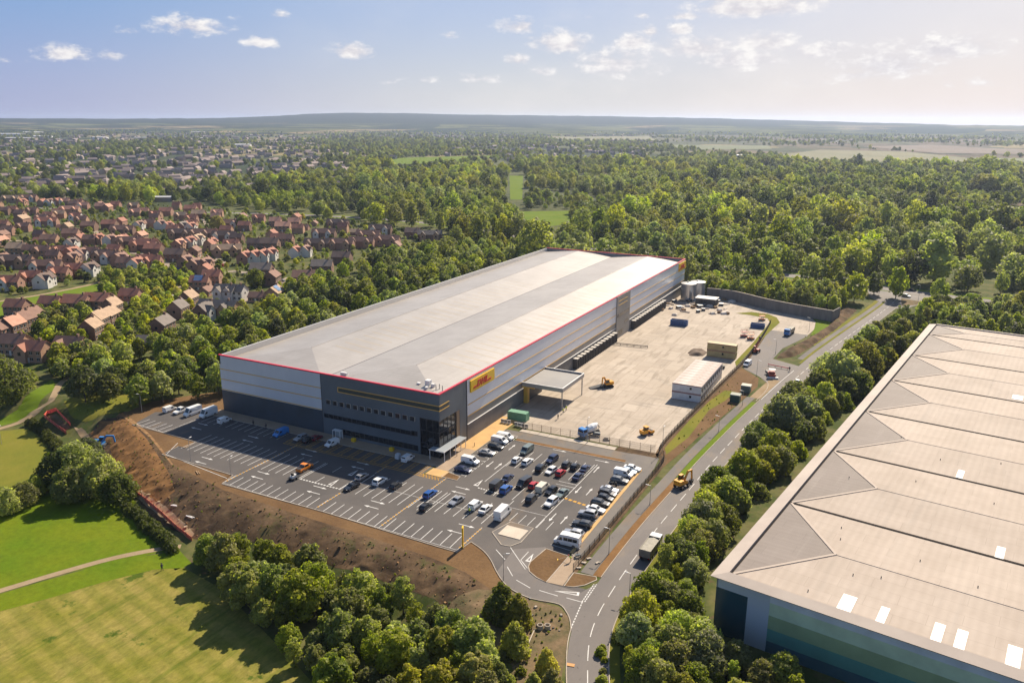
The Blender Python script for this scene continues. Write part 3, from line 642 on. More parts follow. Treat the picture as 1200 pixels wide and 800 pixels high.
M_gal = mat('galvanised', (.42, .42, .42), .45, .6)
M_blk = mat('black_rubber', (.02, .02, .02), .8)
M_dgrey = mat('dark_grey', (.06, .06, .062), .6)
BW, BL, BH = 80.25, 242.6, 18.2
wh = thing('warehouse', 'vast silver distribution warehouse with red roof edge and dark glazed office corner', 'warehouse', (-188.35, 168.8, 0))
mb = MB(); ez, rz_ = 16.5, 18.45
for x0 in (0, BW/2):
    xa, xb = (x0+.55 if x0 == 0 else x0), (x0+BW/2 if x0 == 0 else BW-.55); xm = x0+BW/4; y0, y1, yh = .5, BL-.5, 19.5
    A, B, C_, D, E_, F_ = (xa, y0, ez), (xb, y0, ez), (xm, yh, rz_), (xm, y1-2, rz_), (xa, y1, ez), (xb, y1, ez)
    mb.add([A, B, C_], [(0, 1, 2)]); mb.add([B, F_, D, C_], [(0, 1, 2, 3)]); mb.add([A, C_, D, E_], [(0, 1, 2, 3)]); mb.add([E_, D, F_], [(0, 1, 2)])
    for k in range(26):                                  # translucent strips on the sunward slope
        y = 26+k*4.9; 
        if y > 150: break
        t0, t1 = .22, .80
        p0 = (xm+(xb-xm)*t0, y, rz_+(ez-rz_)*t0+.02); p1 = (xm+(xb-xm)*t1, y, rz_+(ez-rz_)*t1+.02)
        mb.add([(p0[0], y-.14, p0[2]), (p1[0], y-.14, p1[2]), (p1[0], y+.14, p1[2]), (p0[0], y+.14, p0[2])], [(0, 1, 2, 3)], 1)
mb.bx(BW/2-.35, BW/2+.35, 1, BL-1, ez-.02, ez+.03, 2)
for xm in (BW/4, 3*BW/4): mb.bx(xm-.2, xm+.2, 19.5, BL-3, rz_-.1, rz_+.06, 0)
mb.build('roof', [M_roof, mat('aged_rooflight', (.42, .33, .20), .6), mat('roof_gutter', (.16, .15, .15), .6)], wh, fix=False)
mb = MB(); mb.bx(0, .5, 0, BL, ez-1, BH+.1); mb.build('parapet', mat('pale_capping', (.62, .60, .57), .45, .3), wh)
mb = MB(); mb.bx(.5, BW-.5, .003, .45, ez-1, BH); mb.bx(BW-.45, BW-.003, .0, BL, ez-1, BH); mb.bx(.5, BW-.5, BL-.45, BL-.003, ez-1, BH); mb.build('parapet', M_midgrey, wh)
mb = MB(); mb.bx(-.12, BW+.12, -.12, .5, BH, BH+.32); mb.bx(BW-.5, BW+.12, .5, BL-.5, BH, BH+.32); mb.bx(-.0, BW+.12, BL-.5, BL+.12, BH, BH+.32)
mb.build('roof_trim', M_red, wh)
xo = 40.15
mb = MB(); mb.bx(0, xo-.15, 0, .3, 7.0, 17.0-.1); mb.bx(0, xo-.15, 0, .3, 16.9, BH); mb.bx(0, .3, .3, BL, 0, ez-1); mb.bx(.3, BW-.3, BL-.3, BL, 0, ez-1); mb.build('cladding_panel', M_silver, wh)
mb = MB(); mb.bx(0, xo-.15, -.04, .3, .0, 6.99); mb.build('plinth', M_navy, wh)
mb = MB(); mb.bx(xo, BW-6.4, -.05, .3, 0, BH); mb.bx(BW-6.4, BW+.0, -.05, .3, 10.85, BH); mb.bx(BW-.3, BW+.05, .3, 10.4, 10.85, BH); mb.bx(BW-.3, BW+.05, 10.4, 14.1, 0, BH); mb.build('office_wall', M_anth, wh)
for q in ((xo-.15, xo, -.1, .2), (BW-.2, BW+.14, 14.1, 14.5)): mb = MB(); mb.bx(*q, 0, BH); mb.build('downpipe', M_dgrey, wh)
mb = MB(); mb.bx(BW-.3, BW, 14.5, 137.2, 7.4, BH); mb.bx(BW-.3, BW, 153.7, BL-.3, 7.4, BH); mb.build('cladding_panel', M_silver, wh)
mb = MB(); mb.bx(BW-.3, BW-.02, 14.5, 137.2, 5.0, 7.4); mb.bx(BW-.3, BW-.02, 153.7, BL-.3, 5.0, 7.4); mb.build('cladding_panel', M_midgrey, wh)
mb = MB(); mb.bx(BW-.3, BW+.1, 14.5, 137.2, 0, 4.85); mb.bx(BW-.3, BW+.1, 153.7, BL-.3, 0, 4.85); mb.build('plinth', M_plinth, wh)
mb = MB(); mb.bx(BW-.3, BW+.22, 14.5, 137.2, 4.85, 5.0); mb.bx(BW-.3, BW+.22, 153.7, BL, 4.85, 5.0); mb.build('sill', M_wht, wh)
mb = MB(); mb.bx(BW-.3, BW+.35, 137.2, 153.7, 0, BH); mb.build('stair_tower', M_midgrey, wh)
mb = MB()
for z in (15.9, 14.2): mb.bx(BW+.35, BW+.40, 139, 150, z, z+.25)
mb.build('trim_line', M_amber, wh)
for y0, z0, y1, z1 in ((138, 9.3, 153, 10.7), (138, 1.0, 145, 3.4), (147, 5.3, 152, 6.3)):
    mb = MB(); mb.bx(BW+.35, BW+.39, y0, y1, z0, z1); mb.build('window', M_win, wh)
for z in (13.8, 10.5, 7.15):
    mb = MB(); mb.bx(.0, xo-.2, -.07, .0, z, z+.22); mb.build('trim_line', M_amber, wh)
    mb = MB(); mb.bx(BW, BW+.06, 15 if z < 13 else 31.5, 137, z, z+.24); mb.bx(BW, BW+.06, 153.9, BL, z, z+.24); mb.build('trim_line', M_amber, wh)
# slot band wrapping the office corner
mb = MB(); mb.bx(xo+6.2, BW+.08, -.08, -.05, 13.85, 15.0); mb.bx(BW+.05, BW+.08, -.05, 4.7, 13.85, 15.0); mb.build('band_panel', mat('dark_slate', (.035, .05, .055), .35), wh)
mb = MB(); mb.bx(xo+6, BW+.14, -.14, -.05, 15.0, 15.2); mb.bx(xo+6, BW+.14, -.14, -.05, 13.65, 13.85); mb.bx(xo+6, xo+6.2, -.14, -.05, 13.85, 15.0)
mb.bx(BW+.05, BW+.14, -.05, 4.9, 15.0, 15.2); mb.bx(BW+.05, BW+.14, -.05, 4.9, 13.65, 13.85); mb.build('trim_line', M_amber, wh)
# office windows
for k in range(13):
    x = xo+1.6+k*2.42
    mb = MB(); mb.bx(x, x+1.5, -.09, -.05, 9.45, 10.75); w = mb.build('window', M_win, wh)
    mb = MB(); mb.bx(x+1.52, x+1.75, -.28, -.05, 9.45, 10.75); mb.bx(x-.1, x+1.5, -.22, -.09, 10.75, 10.83); mb.build('window_fin', M_gal, w)
def ribbon_win(x0, x1, z0, z1):
    mb = MB(); mb.bx(x0, x1, -.08, -.05, z0, z1); w = mb.build('window', M_win, wh)
    mb = MB(); n = max(2, int((x1-x0)/1.6))
    for k in range(n+1): x = x0+(x1-x0)*k/n; mb.bx(x-.04, x+.04, -.12, -.08, z0, z1)
    mb.bx(x0, x1, -.16, -.08, z0-.08, z0); mb.build('window_frame', M_dgrey, w)
ribbon_win(xo+.5, xo+32.3, 5.2, 6.35); ribbon_win(xo+6.5, xo+33, 1.0, 2.5); ribbon_win(BW-9.1, BW-7.2, 5.3, 6.6)
# glazed corner
mb = MB(); mb.bx(BW-6.4, BW-.35, .35, .45, .1, 10.85); mb.bx(BW-.45, BW-.35, .45, 10.4, .1, 10.85); mb.build('glazing', M_glass, wh)
mb = MB()
for x in (BW-6.4, BW-4.4, BW-2.4, BW-.45): mb.bx(x, x+.09, .24, .35, .1, 10.85)
for y in (2.4, 4.4, 6.4, 8.4, 10.28): mb.bx(BW-.35, BW-.24, y, y+.09, .1, 10.85)
for z in (.1, 3.6, 7.2): mb.bx(BW-6.4, BW-.35, .22, .34, z, z+.10); mb.bx(BW-.34, BW-.2, .35, 10.4, z, z+.10)
mb.build('glazing_frame', M_dgrey, wh)
mb = MB(); mb.bx(BW-.34, BW+.0, 8.9, 10.4, .1, 10.85); mb.build('glazing_surround', mat('timber_panel', (.30, .20, .12), .6), wh)
# entrance canopy
can = MB()
for y in (-1.6, 1.4, 4.2, 7.0, 9.6): can.bx(BW+2.2, BW+2.34, y, y+.14, .1, 2.9)
can.bx(BW-2.3, BW-2.16, -1.8, -1.66, .1, 2.9); can.bx(BW+2.15, BW+2.4, -1.9, 10, 2.9, 3.1); can.bx(BW-2.5, BW+2.15, -1.9, -1.65, 2.9, 3.1); can.bx(BW+.1, BW+.3, -1.6, 10, 2.9, 3.1)
for k in range(9): can.bx(BW+.3, BW+2.15, -1.5+k*1.35, -1.38+k*1.35, 2.92, 3.06)
cn = can.build('entrance_canopy', M_wht, wh)
mb = MB(); mb.bx(BW-2.4, BW+2.3, -1.8, 9.9, 3.11, 3.14); mb.build('canopy_glass', mat('canopy_glass', (.35, .38, .40), .15, spec=.6), cn)
# signs: lettering built from slanted bars
def lettering(mb, L, H, T):
    """T maps (x along, z up, depth) to 3D. Three slanted capitals with speed lines either side."""
    sh = .42
    def quad(pts, mi=0):
        q = [T(x+sh*z, z) for x, z in pts]; n = len(q); nv = T(0, 0, 1)-T(0, 0, 0)
        mb.add([*q, *[p+nv*.10 for p in q]], [tuple(range(n-1, -1, -1)), tuple(range(n, 2*n))]+[(i, (i+1) % n, n+(i+1) % n, n+i) for i in range(n)])
    def rect(x0, x1, z0, z1): quad([(x0, z0), (x1, z0), (x1, z1), (x0, z1)])
    h = H; u = h*.42
    # D
    x = 0; rect(x, x+u*.9, 0, h*.62); rect(x-.1*h, x+u*2.2, h*.70, h); rect(x+u*.9, x+u*1.9, 0, h*.24); quad([(x+u*1.9, 0), (x+u*2.5, h*.28), (x+u*2.5, h*.72), (x+u*1.9, h*.62), (x+u*1.75, h*.24)])
    # H
    x = u*2.95; rect(x, x+u*.85, 0, h); rect(x+u*1.75, x+u*2.6, 0, h); rect(x+u*.85, x+u*1.75, h*.38, h*.62)
    # L
    x = u*6.0; rect(x, x+u*.9, 0, h); rect(x+u*.9, x+u*2.4, 0, h*.28)
    for z in (0, .13, .26): rect(-u*2.6, -u*.35, h*z, h*(z+.07)); rect(u*8.7, u*10.4, h*z, h*(z+.07))
def wall_sign(y0, y1, z0, z1):
    mb = MB(); mb.bx(BW+.02, BW+.45, y0, y1, z0, z1); s = mb.build('sign', M_signy, wh)
    H = (z1-z0)*.55; Lw = H*.42*13; k = min(1, (y1-y0-1)/Lw); H *= k
    ys_ = (y0+y1)/2-H*.42*4.2-.2*H; mb = MB(); lettering(mb, Lw, H, lambda x, z, d=0: Vector((BW+.45+d*1., ys_+x, (z0+z1)/2-H/2+z)))
    mb.build('lettering', M_signr, s)
wall_sign(16.2, 30.2, 14.0, 17.5); wall_sign(229.8, 242.3, 13.6, 17.6)
# loading docks
for n, y0, cnt, st in ((0, 91.5, 13, 3.42), (1, 157, 14, 3.45)):
    for k in range(cnt):
        y = y0+k*st
        mb = MB(); mb.bx(BW+.1, BW+1.9, y, y+.35, 0, 3.9); mb.bx(BW+.1, BW+1.9, y+1.75, y+2.1, 0, 3.9); mb.bx(BW+.1, BW+1.9, y+.35, y+1.75, 3.4, 3.9)
        s = mb.build('dock_shelter', mat('dock_shelter', (.075, .07, .066), .7), wh)
        mb = MB(); mb.bx(BW+.1, BW+.3, y+.35, y+1.75, .9, 3.4); mb.build('dock_door', mat('dock_door', (.30, .29, .28), .5), s)
        mb = MB(); mb.bx(BW+.1, BW+1.95, y-.03, y+2.13, 3.9, 4.0); mb.build('dock_cap', mat('dock_cap', (.45, .42, .38), .6), s)
# plant on the roof and details
for u, v, w, d, h in ((502, 451, 1.4, 1.4, 1.5), (507.5, 452.5, 1.0, .8, .8), (491, 449.5, 1.1, .8, .35), (500, 454.5, .8, .8, .4), (403, 438, 2.2, .6, .5)):
    p = px0(u, v, 17.3); mb = MB(); mb.bx(p[0]+188.35-w/2, p[0]+188.35+w/2, p[1]-168.8-d/2, p[1]-168.8+d/2, 16.9, 17.3+h); mb.build('roof_unit', M_wht, wh)
for u, v in ((511, 455), (515, 454), (518.5, 456)):
    p = px0(u, v, 17.3); mb = MB(); mb.tube((p[0]+188.35, p[1]-168.8, 16.8), (p[0]+188.35, p[1]-168.8, 18.4), .12); mb.build('vent_pipe', M_gal, wh)
# side canopy over the loading apron
cn = thing('loading_canopy', 'flat grey loading canopy on slim posts over the dark loading apron', 'canopy', (-108, 218, 0))
mb = MB(); mb.bx(.1, 14.2, 0, 17.5, 6.6, 7.0); mb.build('roof', M_midgrey, cn)
mb = MB(); mb.bx(.1, 14.4, -.25, 0, 6.2, 7.5); mb.bx(14.2, 14.45, 0, 17.5, 6.2, 7.5); mb.bx(.1, 14.4, 17.5, 17.75, 6.2, 7.5); mb.build('fascia', mat('pale_fascia', (.34, .34, .35), .4, .4), cn)
mb = MB(); mb.bx(-.05, 14.5, -.32, -.02, 7.5, 7.58); mb.bx(14.15, 14.52, -.02, 17.6, 7.5, 7.58); mb.bx(.1, 14.15, 17.45, 17.8, 7.5, 7.58); mb.build('capping', M_wht, cn)
for x, y in ((14.0, .4), (14.0, 17.0)):
    mb = MB(); mb.bx(x-.15, x+.15, y-.15, y+.15, 0, 6.6); mb.build('post', M_gal, cn)
mb = MB(); mb.bx(.1, 1.5, 1.2, 2.6, 0, 5.8); mb.build('corner_column', M_amber, cn)
mb = MB(); mb.bx(.1, .7, 3.2, 14.0, 0, 4.4); mb.build('roller_door', M_dgrey, cn)
mb = MB(); mb.bx(.1, 4.5, -.0, .3, 5.7, 6.2); mb.build('beam', M_amber, cn)

# ------------------------------------------------------------------ neighbouring warehouse on the right
w2 = thing('warehouse', 'older warehouse with cream hipped roof bays and green striped walls beside the trees', 'warehouse', (-25.3, 126.4, 0), R(-8.55))
WL, WW = 222.5, 150.0
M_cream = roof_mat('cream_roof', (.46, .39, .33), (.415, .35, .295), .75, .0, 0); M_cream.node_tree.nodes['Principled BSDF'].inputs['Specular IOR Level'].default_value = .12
M_hip = roof_mat('shaded_hip_sheet', (.225, .19, .17), (.195, .165, .148), .7, .0, 0); M_hip.node_tree.nodes['Principled BSDF'].inputs['Specular IOR Level'].default_value = .2  # same sheeting as the slopes; weaker sheen of the hip ends painted into the colour
mb = MB(); bays = [2.6+33.6*k for k in range(7)]+[WL-.7]; zv, zr = 11.55, 12.0
for k in range(7):
    y0, y1 = bays[k]+.0, bays[k+1]; ym = (y0+y1)/2; hz = zr if k < 6 else 11.85; tx = 3.0+13.2*(1 if k < 6 else .8)
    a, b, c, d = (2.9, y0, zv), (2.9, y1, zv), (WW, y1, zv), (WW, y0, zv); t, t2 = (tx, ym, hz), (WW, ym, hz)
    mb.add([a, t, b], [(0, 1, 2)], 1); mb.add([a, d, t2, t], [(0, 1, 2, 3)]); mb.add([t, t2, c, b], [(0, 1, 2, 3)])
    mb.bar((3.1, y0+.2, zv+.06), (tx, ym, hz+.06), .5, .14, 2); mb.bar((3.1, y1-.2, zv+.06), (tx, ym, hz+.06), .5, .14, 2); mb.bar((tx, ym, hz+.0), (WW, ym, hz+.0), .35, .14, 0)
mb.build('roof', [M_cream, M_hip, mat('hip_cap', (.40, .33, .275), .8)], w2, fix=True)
for y in bays[1:7]:
    mb = MB(); mb.bx(2.9, WW, y-.32, y+.32, zv-.05, zv+.10); mb.build('valley_gutter', mat('gutter_dark', (.022, .018, .016), .9, spec=.1), w2)
mb = MB(); mb.bx(2.55, 2.9, 2.6, WL-.7, 11.2, 11.5); mb.bx(2.55, WW, 2.25, 2.6, 11.2, 11.5); mb.build('gutter', MATS['gutter_dark'], w2)
M_cap = mat('eaves_capping', (.40, .335, .285), .7, .0, c2=(.34, .28, .24), scale=.1)
mb = MB(); mb.loft([[(0, 0, 11.5), (2.55, 2.25, 12.0), (2.55, 2.25, 11.3), (.3, .3, 11.2)], [(0, WL, 11.5), (2.55, WL-.7, 12.0), (2.55, WL-.7, 11.3), (.3, WL-.3, 11.2)]])
mb.loft([[(0, 0, 11.5), (2.55, 2.25, 12.0), (2.55, 2.25, 11.3), (.3, .3, 11.2)], [(WW, 0, 11.5), (WW, 2.25, 12.0), (WW, 2.25, 11.3), (WW, .3, 11.2)]])
mb.bx(2.55, WW, WL-.7, WL, 11.2, 12.0); mb.build('eaves_capping', M_cap, w2)
mb = MB(); mb.bx(.9, 1.2, .9, WL-.9, 0, 11.2); mb.bx(1.2, WW, WL-1.2, WL-.9, 0, 11.2); mb.build('side_wall', M_midgrey, w2)
for z0, z1, c in ((0, 2.2, (.045, .11, .14)), (2.2, 4.6, (.09, .25, .22)), (4.6, 7.2, (.26, .35, .20)), (7.2, 9.6, (.44, .56, .42)), (9.6, 11.2, (.50, .56, .64))):
    mb = MB(); mb.bx(10.4, WW, .9, 1.2, z0, z1); mb.build('cladding_panel', mat('clad_%d' % int(z0*10), c, .45, .15, c2=tuple(v*1.2 for v in c), scale=.2), w2)
mb = MB(); mb.bx(6.6, 10.4, .88, 1.2, 0, 9.2); mb.bx(.9, 10.4, .9, 1.2, 9.2, 11.2); mb.build('cladding_panel', mat('blue_grey_clad', (.42, .48, .55), .45, .15), w2)
mb = MB(); mb.bx(.9, 6.6, .88, 1.2, 0, 9.2); mb.build('office_glazing', mat('teal_glass', (.015, .055, .075), .2, spec=.6), w2)
for u, v, w, L in ((993, 702, 2.2, 5.0), (1035, 716, 1.3, 5.0), (1100, 736, 1.5, 5.2), (1127, 744, 1.5, 5.2), (1189, 765, 1.9, 6.0), (1173, 643, 1.4, 4.5), (1126, 552, 1.3, 4.6), (1193, 463, 2.6, 4.0)):
    p = Vector((*px0(u, v, 12.4), 0))-Vector((-25.3, 126.4, 0)); p.rotate(Matrix.Rotation(R(8.55), 3, 'Z'))
    k = max(i for i in range(7) if bays[i] <= p.y); ym = (bays[k]+bays[k+1])/2; hh = (bays[k+1]-bays[k])/2
    zf = lambda y: zv+(zr-zv)*(1-abs(y-ym)/hh)+.05
    ya, yb = p.y-L/2, p.y+L/2
    if (ya-ym)*(yb-ym) < 0: ya, yb = (ym-L, ym-.3) if p.y < ym else (ym+.3, ym+L)
    mb = MB(); mb.loft([[(p.x-w/2, ya, zf(ya)), (p.x+w/2, ya, zf(ya)), (p.x+w/2, ya, zf(ya)+.06), (p.x-w/2, ya, zf(ya)+.06)], [(p.x-w/2, yb, zf(yb)), (p.x+w/2, yb, zf(yb)), (p.x+w/2, yb, zf(yb)+.06), (p.x-w/2, yb, zf(yb)+.06)]])
    mb.build('rooflight', mat('rooflight', (.66, .64, .60), .5), w2)
for k in range(16):
    x, y = random.uniform(4, 60), random.uniform(4, 90); kk = max(i for i in range(7) if bays[i] <= y); ym = (bays[kk]+bays[kk+1])/2; hh = (bays[kk+1]-bays[kk])/2
    z = zv+(zr-zv)*(1-abs(y-ym)/hh); mb = MB(); mb.tube((x, y, z-.05), (x, y, z+.35), .09, n=6); mb.build('vent_pipe', M_dgrey, w2)

# ------------------------------------------------------------------ yard walls, silos, hut
ws = thing('retaining_wall', 'long grey concrete retaining wall closing the back of the yard', 'wall', (0, 0, 0))
wline = smoothline([px0(828, 349), px0(860, 353), px0(900, 363), px0(940, 371), px0(974, 377)], 4)
mb = MB(); kerb(mb, wline, -.2, 5.2, .5); mb.build('wall', mat('grey_wall', (.17, .155, .14), .9, c2=(.22, .20, .18), scale=.3, stretch=(1, 1, .2), grain=.12, gscale=1.2), ws)
mb = MB(); kerb(mb, [wline[-1], (-28.8, 392)], -.2, 5.0, .5); mb.build('end_wall', MATS['grey_wall'], ws)
mb = MB(); kerb(mb, wline, 5.2, 5.35, .7); mb.build('coping', M_kerb, ws)
for i, (u, v, lab) in enumerate(((806, 351, 'corrugated steel tank standing against the far warehouse corner, the nearer of the pair'), (817, 349, 'corrugated steel tank half hidden behind its twin by the far warehouse corner'))):
    p = px0(u, v); t = thing('storage_tank', lab, 'tank', (*p, 0), 0, 'steel water tanks')
    mb = MB(); mb.tube((0, 0, 0), (0, 0, 8.6), 3.7, n=32); mb.build('shell', mat('tank_steel', (.55, .56, .57), .28, .75, c2=(.48, .49, .5), scale=.4, stretch=(.2, .2, 3)), t, False)
    mb = MB(); mb.tube((0, 0, 8.6), (0, 0, 9.1), 3.85, .5, n=32); mb.build('roof', M_gal, t)
    mb = MB(); mb.bx(-.7, .3, -.6, .3, 8.8, 9.5); mb.build('hatch', M_wht, t)
t = thing('plant_hut', 'small dark flat roofed pump house next to the steel tanks', 'hut', (*px0(828, 357), 0))
mb = MB(); mb.bx(-5, 5, -3, 3, 0, 3.4); mb.build('wall', M_dgrey, t); mb = MB(); mb.bx(-5.3, 5.3, -3.3, 3.3, 3.4, 3.75); mb.build('roof', M_gal, t)
mb = MB(); mb.bx(-2, .5, -3.05, -3, .0, 2.4); mb.build('door', M_win, t)
# ------------------------------------------------------------------ vehicles (x forward, origin on the ground)
PAINT = {}
def paintmat(n, c, rough=.28, metal=.0):
    PAINT[n] = mat('paint_'+n, c, rough, metal, coat=.6, grain=.05, gscale=1.5)
for n, c, r_, mt in (('white', (.78, .78, .77), .3, 0), ('silver', (.42, .43, .45), .32, .55), ('grey', (.13, .135, .14), .3, .3), ('dark grey', (.045, .047, .05), .3, .3), ('black', (.012, .012, .014), .25, 0),
                  ('navy', (.018, .03, .085), .28, .2), ('blue', (.03, .11, .36), .3, .1), ('bright blue', (.02, .20, .55), .35, 0), ('red', (.42, .012, .014), .3, 0), ('dark red', (.20, .012, .02), .3, 0), ('cream', (.62, .57, .46), .35, 0), ('green silver', (.22, .27, .25), .3, .4), ('orange', (.75, .22, .015), .4, 0), ('pale blue', (.40, .50, .62), .3, .2)):
    paintmat(n, c, r_, mt)
M_lamp = mat('lamp_clear', (.75, .75, .72), .15, spec=.7); M_tail = mat('lamp_red', (.35, .01, .01), .25)
M_rim = mat('wheel_rim', (.35, .35, .36), .35, .7); M_trim = mat('black_trim', (.025, .025, .027), .55)
def wheel(t, x, y, r, w=.22, name='wheel', rim=True):
    s = 1 if y > 0 else -1
    mb = MB(); mb.tube((x, y-s*w, r), (x, y, r), r, n=14); o = mb.build(name, M_blk, t, False)
    if rim:
        mb = MB(); mb.tube((x, y-.01*s, r), (x, y+.012*s, r), r*.62, n=12); mb.build('rim', M_rim, o)
    return o
SPEC = {  # L W H, bonnet height, belt, screen base, roof front, roof rear, rear base (as x from centre), nose height
    'hatch': (4.0, 1.74, 1.47, .86, .93, .85, .25, -1.45, -1.92, .62),
    'saloon': (4.6, 1.80, 1.44, .86, .93, .95, .30, -1.05, -1.75, .62),
    'estate': (4.6, 1.80, 1.48, .88, .95, .90, .30, -1.75, -2.20, .64),
    'suv': (4.5, 1.86, 1.70, 1.02, 1.08, .95, .40, -1.75, -2.15, .75),
    'small_van': (4.4, 1.80, 1.84, 1.00, 1.08, 1.25, .65, -2.08, -2.16, .72),
    'mid_van': (5.0, 1.92, 1.98, 1.10, 1.18, 1.65, 1.00, -2.36, -2.46, .82),
    'large_van': (5.9, 2.02, 2.62, 1.20, 1.28, 2.25, 1.45, -2.86, -2.93, .85),
    'pickup': (5.2, 1.86, 1.80, 1.05, 1.12, 1.05, .50, -.75, -1.0, .8),
}
def make_car(kind, label, cat):
    L, W, H, hb, hbelt, xs_, xf, xr, xe, nose = SPEC[kind]; hw = W/2; t = thing({'small_van': 'van', 'mid_van': 'van', 'large_van': 'van', 'pickup': 'pickup_truck'}.get(kind, 'parked_car'), label, cat)
    def ring(x, zb, zt, w, wt):
        return [(x, -w*.92, zb), (x, -w, zb+(zt-zb)*.35), (x, -w, zb+(zt-zb)*.7), (x, -wt, zt), (x, wt, zt), (x, w, zb+(zt-zb)*.7), (x, w, zb+(zt-zb)*.35), (x, w*.92, zb)]
    mb = MB(); h = L/2; rearz = hbelt if kind != 'pickup' else hbelt
    st = [(h, .32, nose, hw*.78, hw*.70), (h-.12, .24, nose+.06, hw*.92, hw*.82), (h-.45, .22, nose+(hb-nose)*.55, hw, hw*.88), (xs_+.05, .22, hb, hw, hw*.92), (xf, .22, hbelt, hw, hw*.93), (xe+.1, .24, rearz, hw, hw*.93), (-h+.12, .28, rearz-.04, hw*.95, hw*.86), (-h, .36, rearz-.14, hw*.86, hw*.78)]
    mb.loft([ring(*s) for s in st])
    wb, wt = hw*.93, hw*(.76 if H < 1.6 else .84 if H < 1.9 else .90)
    # greenhouse with a slightly crowned roof
    zb = hbelt-.06
    g = [[(xs_, -wb*.97, hb-.03), (xs_, wb*.97, hb-.03)], [(xf, -wt, H-.07), (xf, wt, H-.07)], [(xr, -wt, H-.05), (xr, wt, H-.05)], [(xe, -wb*.97, zb), (xe, wb*.97, zb)]]
    v = [(xs_, -wb, hb-.05), (xs_, wb, hb-.05), (xf, wt, H-.06), (xf, -wt, H-.06), (xr, wt, H-.05), (xr, -wt, H-.05), (xe, wb, zb), (xe, -wb, zb), ((xf+xr)/2, -wt*.92, H), ((xf+xr)/2, wt*.92, H)]
    mb.add(v, [(0, 3, 2, 1), (3, 8, 9, 2), (8, 5, 4, 9), (5, 7, 6, 4), (1, 2, 9, 4, 6), (0, 7, 5, 8, 3)])
    mb.build('body', PAINT['white'], t, False)
    # glazing, a few mm proud of the pillars
    def lerp(a, b, k): return tuple(a[i]+(b[i]-a[i])*k for i in range(3))
    def pane(a, b, c, d, name, e=.012, ins=(.08, .1, .1, .1)):
        a, b, c, d = map(Vector, (a, b, c, d)); n = (b-a).cross(d-a).normalized()
        f = lambda s, q: (a*(1-s)+b*s)*(1-q)+(d*(1-s)+c*s)*q
        q = [f(ins[0], ins[1])+n*e, f(1-ins[0], ins[1])+n*e, f(1-ins[0], 1-ins[2])+n*e, f(ins[0], 1-ins[2])+n*e]
        m_ = MB(); m_.add(q+[p-n*(e-.002) for p in q], [(0, 1, 2, 3), (0, 4, 5, 1), (1, 5, 6, 2), (2, 6, 7, 3), (3, 7, 4, 0)]); m_.build(name, M_glass, t)
    pane(v[0], v[1], v[2], v[3], 'windscreen')
    if 'van' not in kind: pane(v[6], v[7], v[5], v[4], 'rear_window')
    elif kind == 'small_van': pane(v[6], v[7], v[5], v[4], 'rear_window', .012, (.1, .5, .1, .1))
    for s in (-1, 1):
        y0, y1 = s*wb, s*wt
        if 'van' in kind: pts = [(xs_-.35, y0, hb+.02), (xs_-1.35, y0, hb+.02), (xs_-1.35, y1+(y0-y1)*.3, H-.35 if H < 2.2 else 1.95), (xf-.05, y1+(y0-y1)*.3, H-.35 if H < 2.2 else 1.95)]
        else: pts = [(xs_-.28, y0, hbelt-.0), (xe+.25, y0, hbelt), (xr+.02, y1, H-.12), (xf-.05, y1, H-.12)]
        pane(*(pts if s > 0 else [pts[1], pts[0], pts[3], pts[2]]), 'side_window', .03, (.03, .05, .04, 0))
    r = .32 if H < 1.6 else .35
    for x in (L*.305, -L*.29):
        for s in (-1, 1): wheel(t, x, s*(hw+.005), r)
    for s in (-1, 1):
        m_ = MB(); m_.box((h-.10, s*hw*.68, nose-.02), (.12, hw*.36, .14)); m_.build('headlight', M_lamp, t)
        m_ = MB(); m_.box((-h+.05, s*hw*.76, rearz-.22), (.1, hw*.26, .2)); m_.build('tail_light', M_tail, t)
        m_ = MB(); m_.box((xs_-.3, s*(hw+.08), hbelt+.04), (.14, .18, .12)); m_.build('wing_mirror', M_trim, t)
    m_ = MB(); m_.box((h-.02, 0, .40), (.07, W*.72, .14)); m_.build('bumper', M_trim, t)
    if kind == 'pickup':
        m_ = MB(); m_.bx(-h+.12, xe-.02, -hw*.8, hw*.8, hbelt-.02, hbelt+.02); m_.build('load_bed', M_trim, t)
    return t
PROTO = {}
COLOR_ADJ = {}
def car(kind, colour, p, ang, label, group=None, cat=None):
    c = cat or {'small_van': 'van', 'mid_van': 'van', 'large_van': 'van', 'pickup': 'pickup truck'}.get(kind, 'car')
    if kind not in PROTO: t = make_car(kind, label, c); PROTO[kind] = t; t.location = (p[0], p[1], Z0+.005); t.rotation_euler = (0, 0, R(ang))
    else: t = dup(PROTO[kind], (p[0], p[1], Z0+.005), R(ang), label)
    if group: t['group'] = group
    elif 'group' in t: del t['group']
    paint(t, 'body', PAINT[colour]); return t
def cpx(u, v): return px0(u, v, .75)
NB, WK, MB_, EK = 'cars in the near bays', 'vehicles beside the sandy path', 'cars in the middle bays', 'vehicles along the roadside kerb'
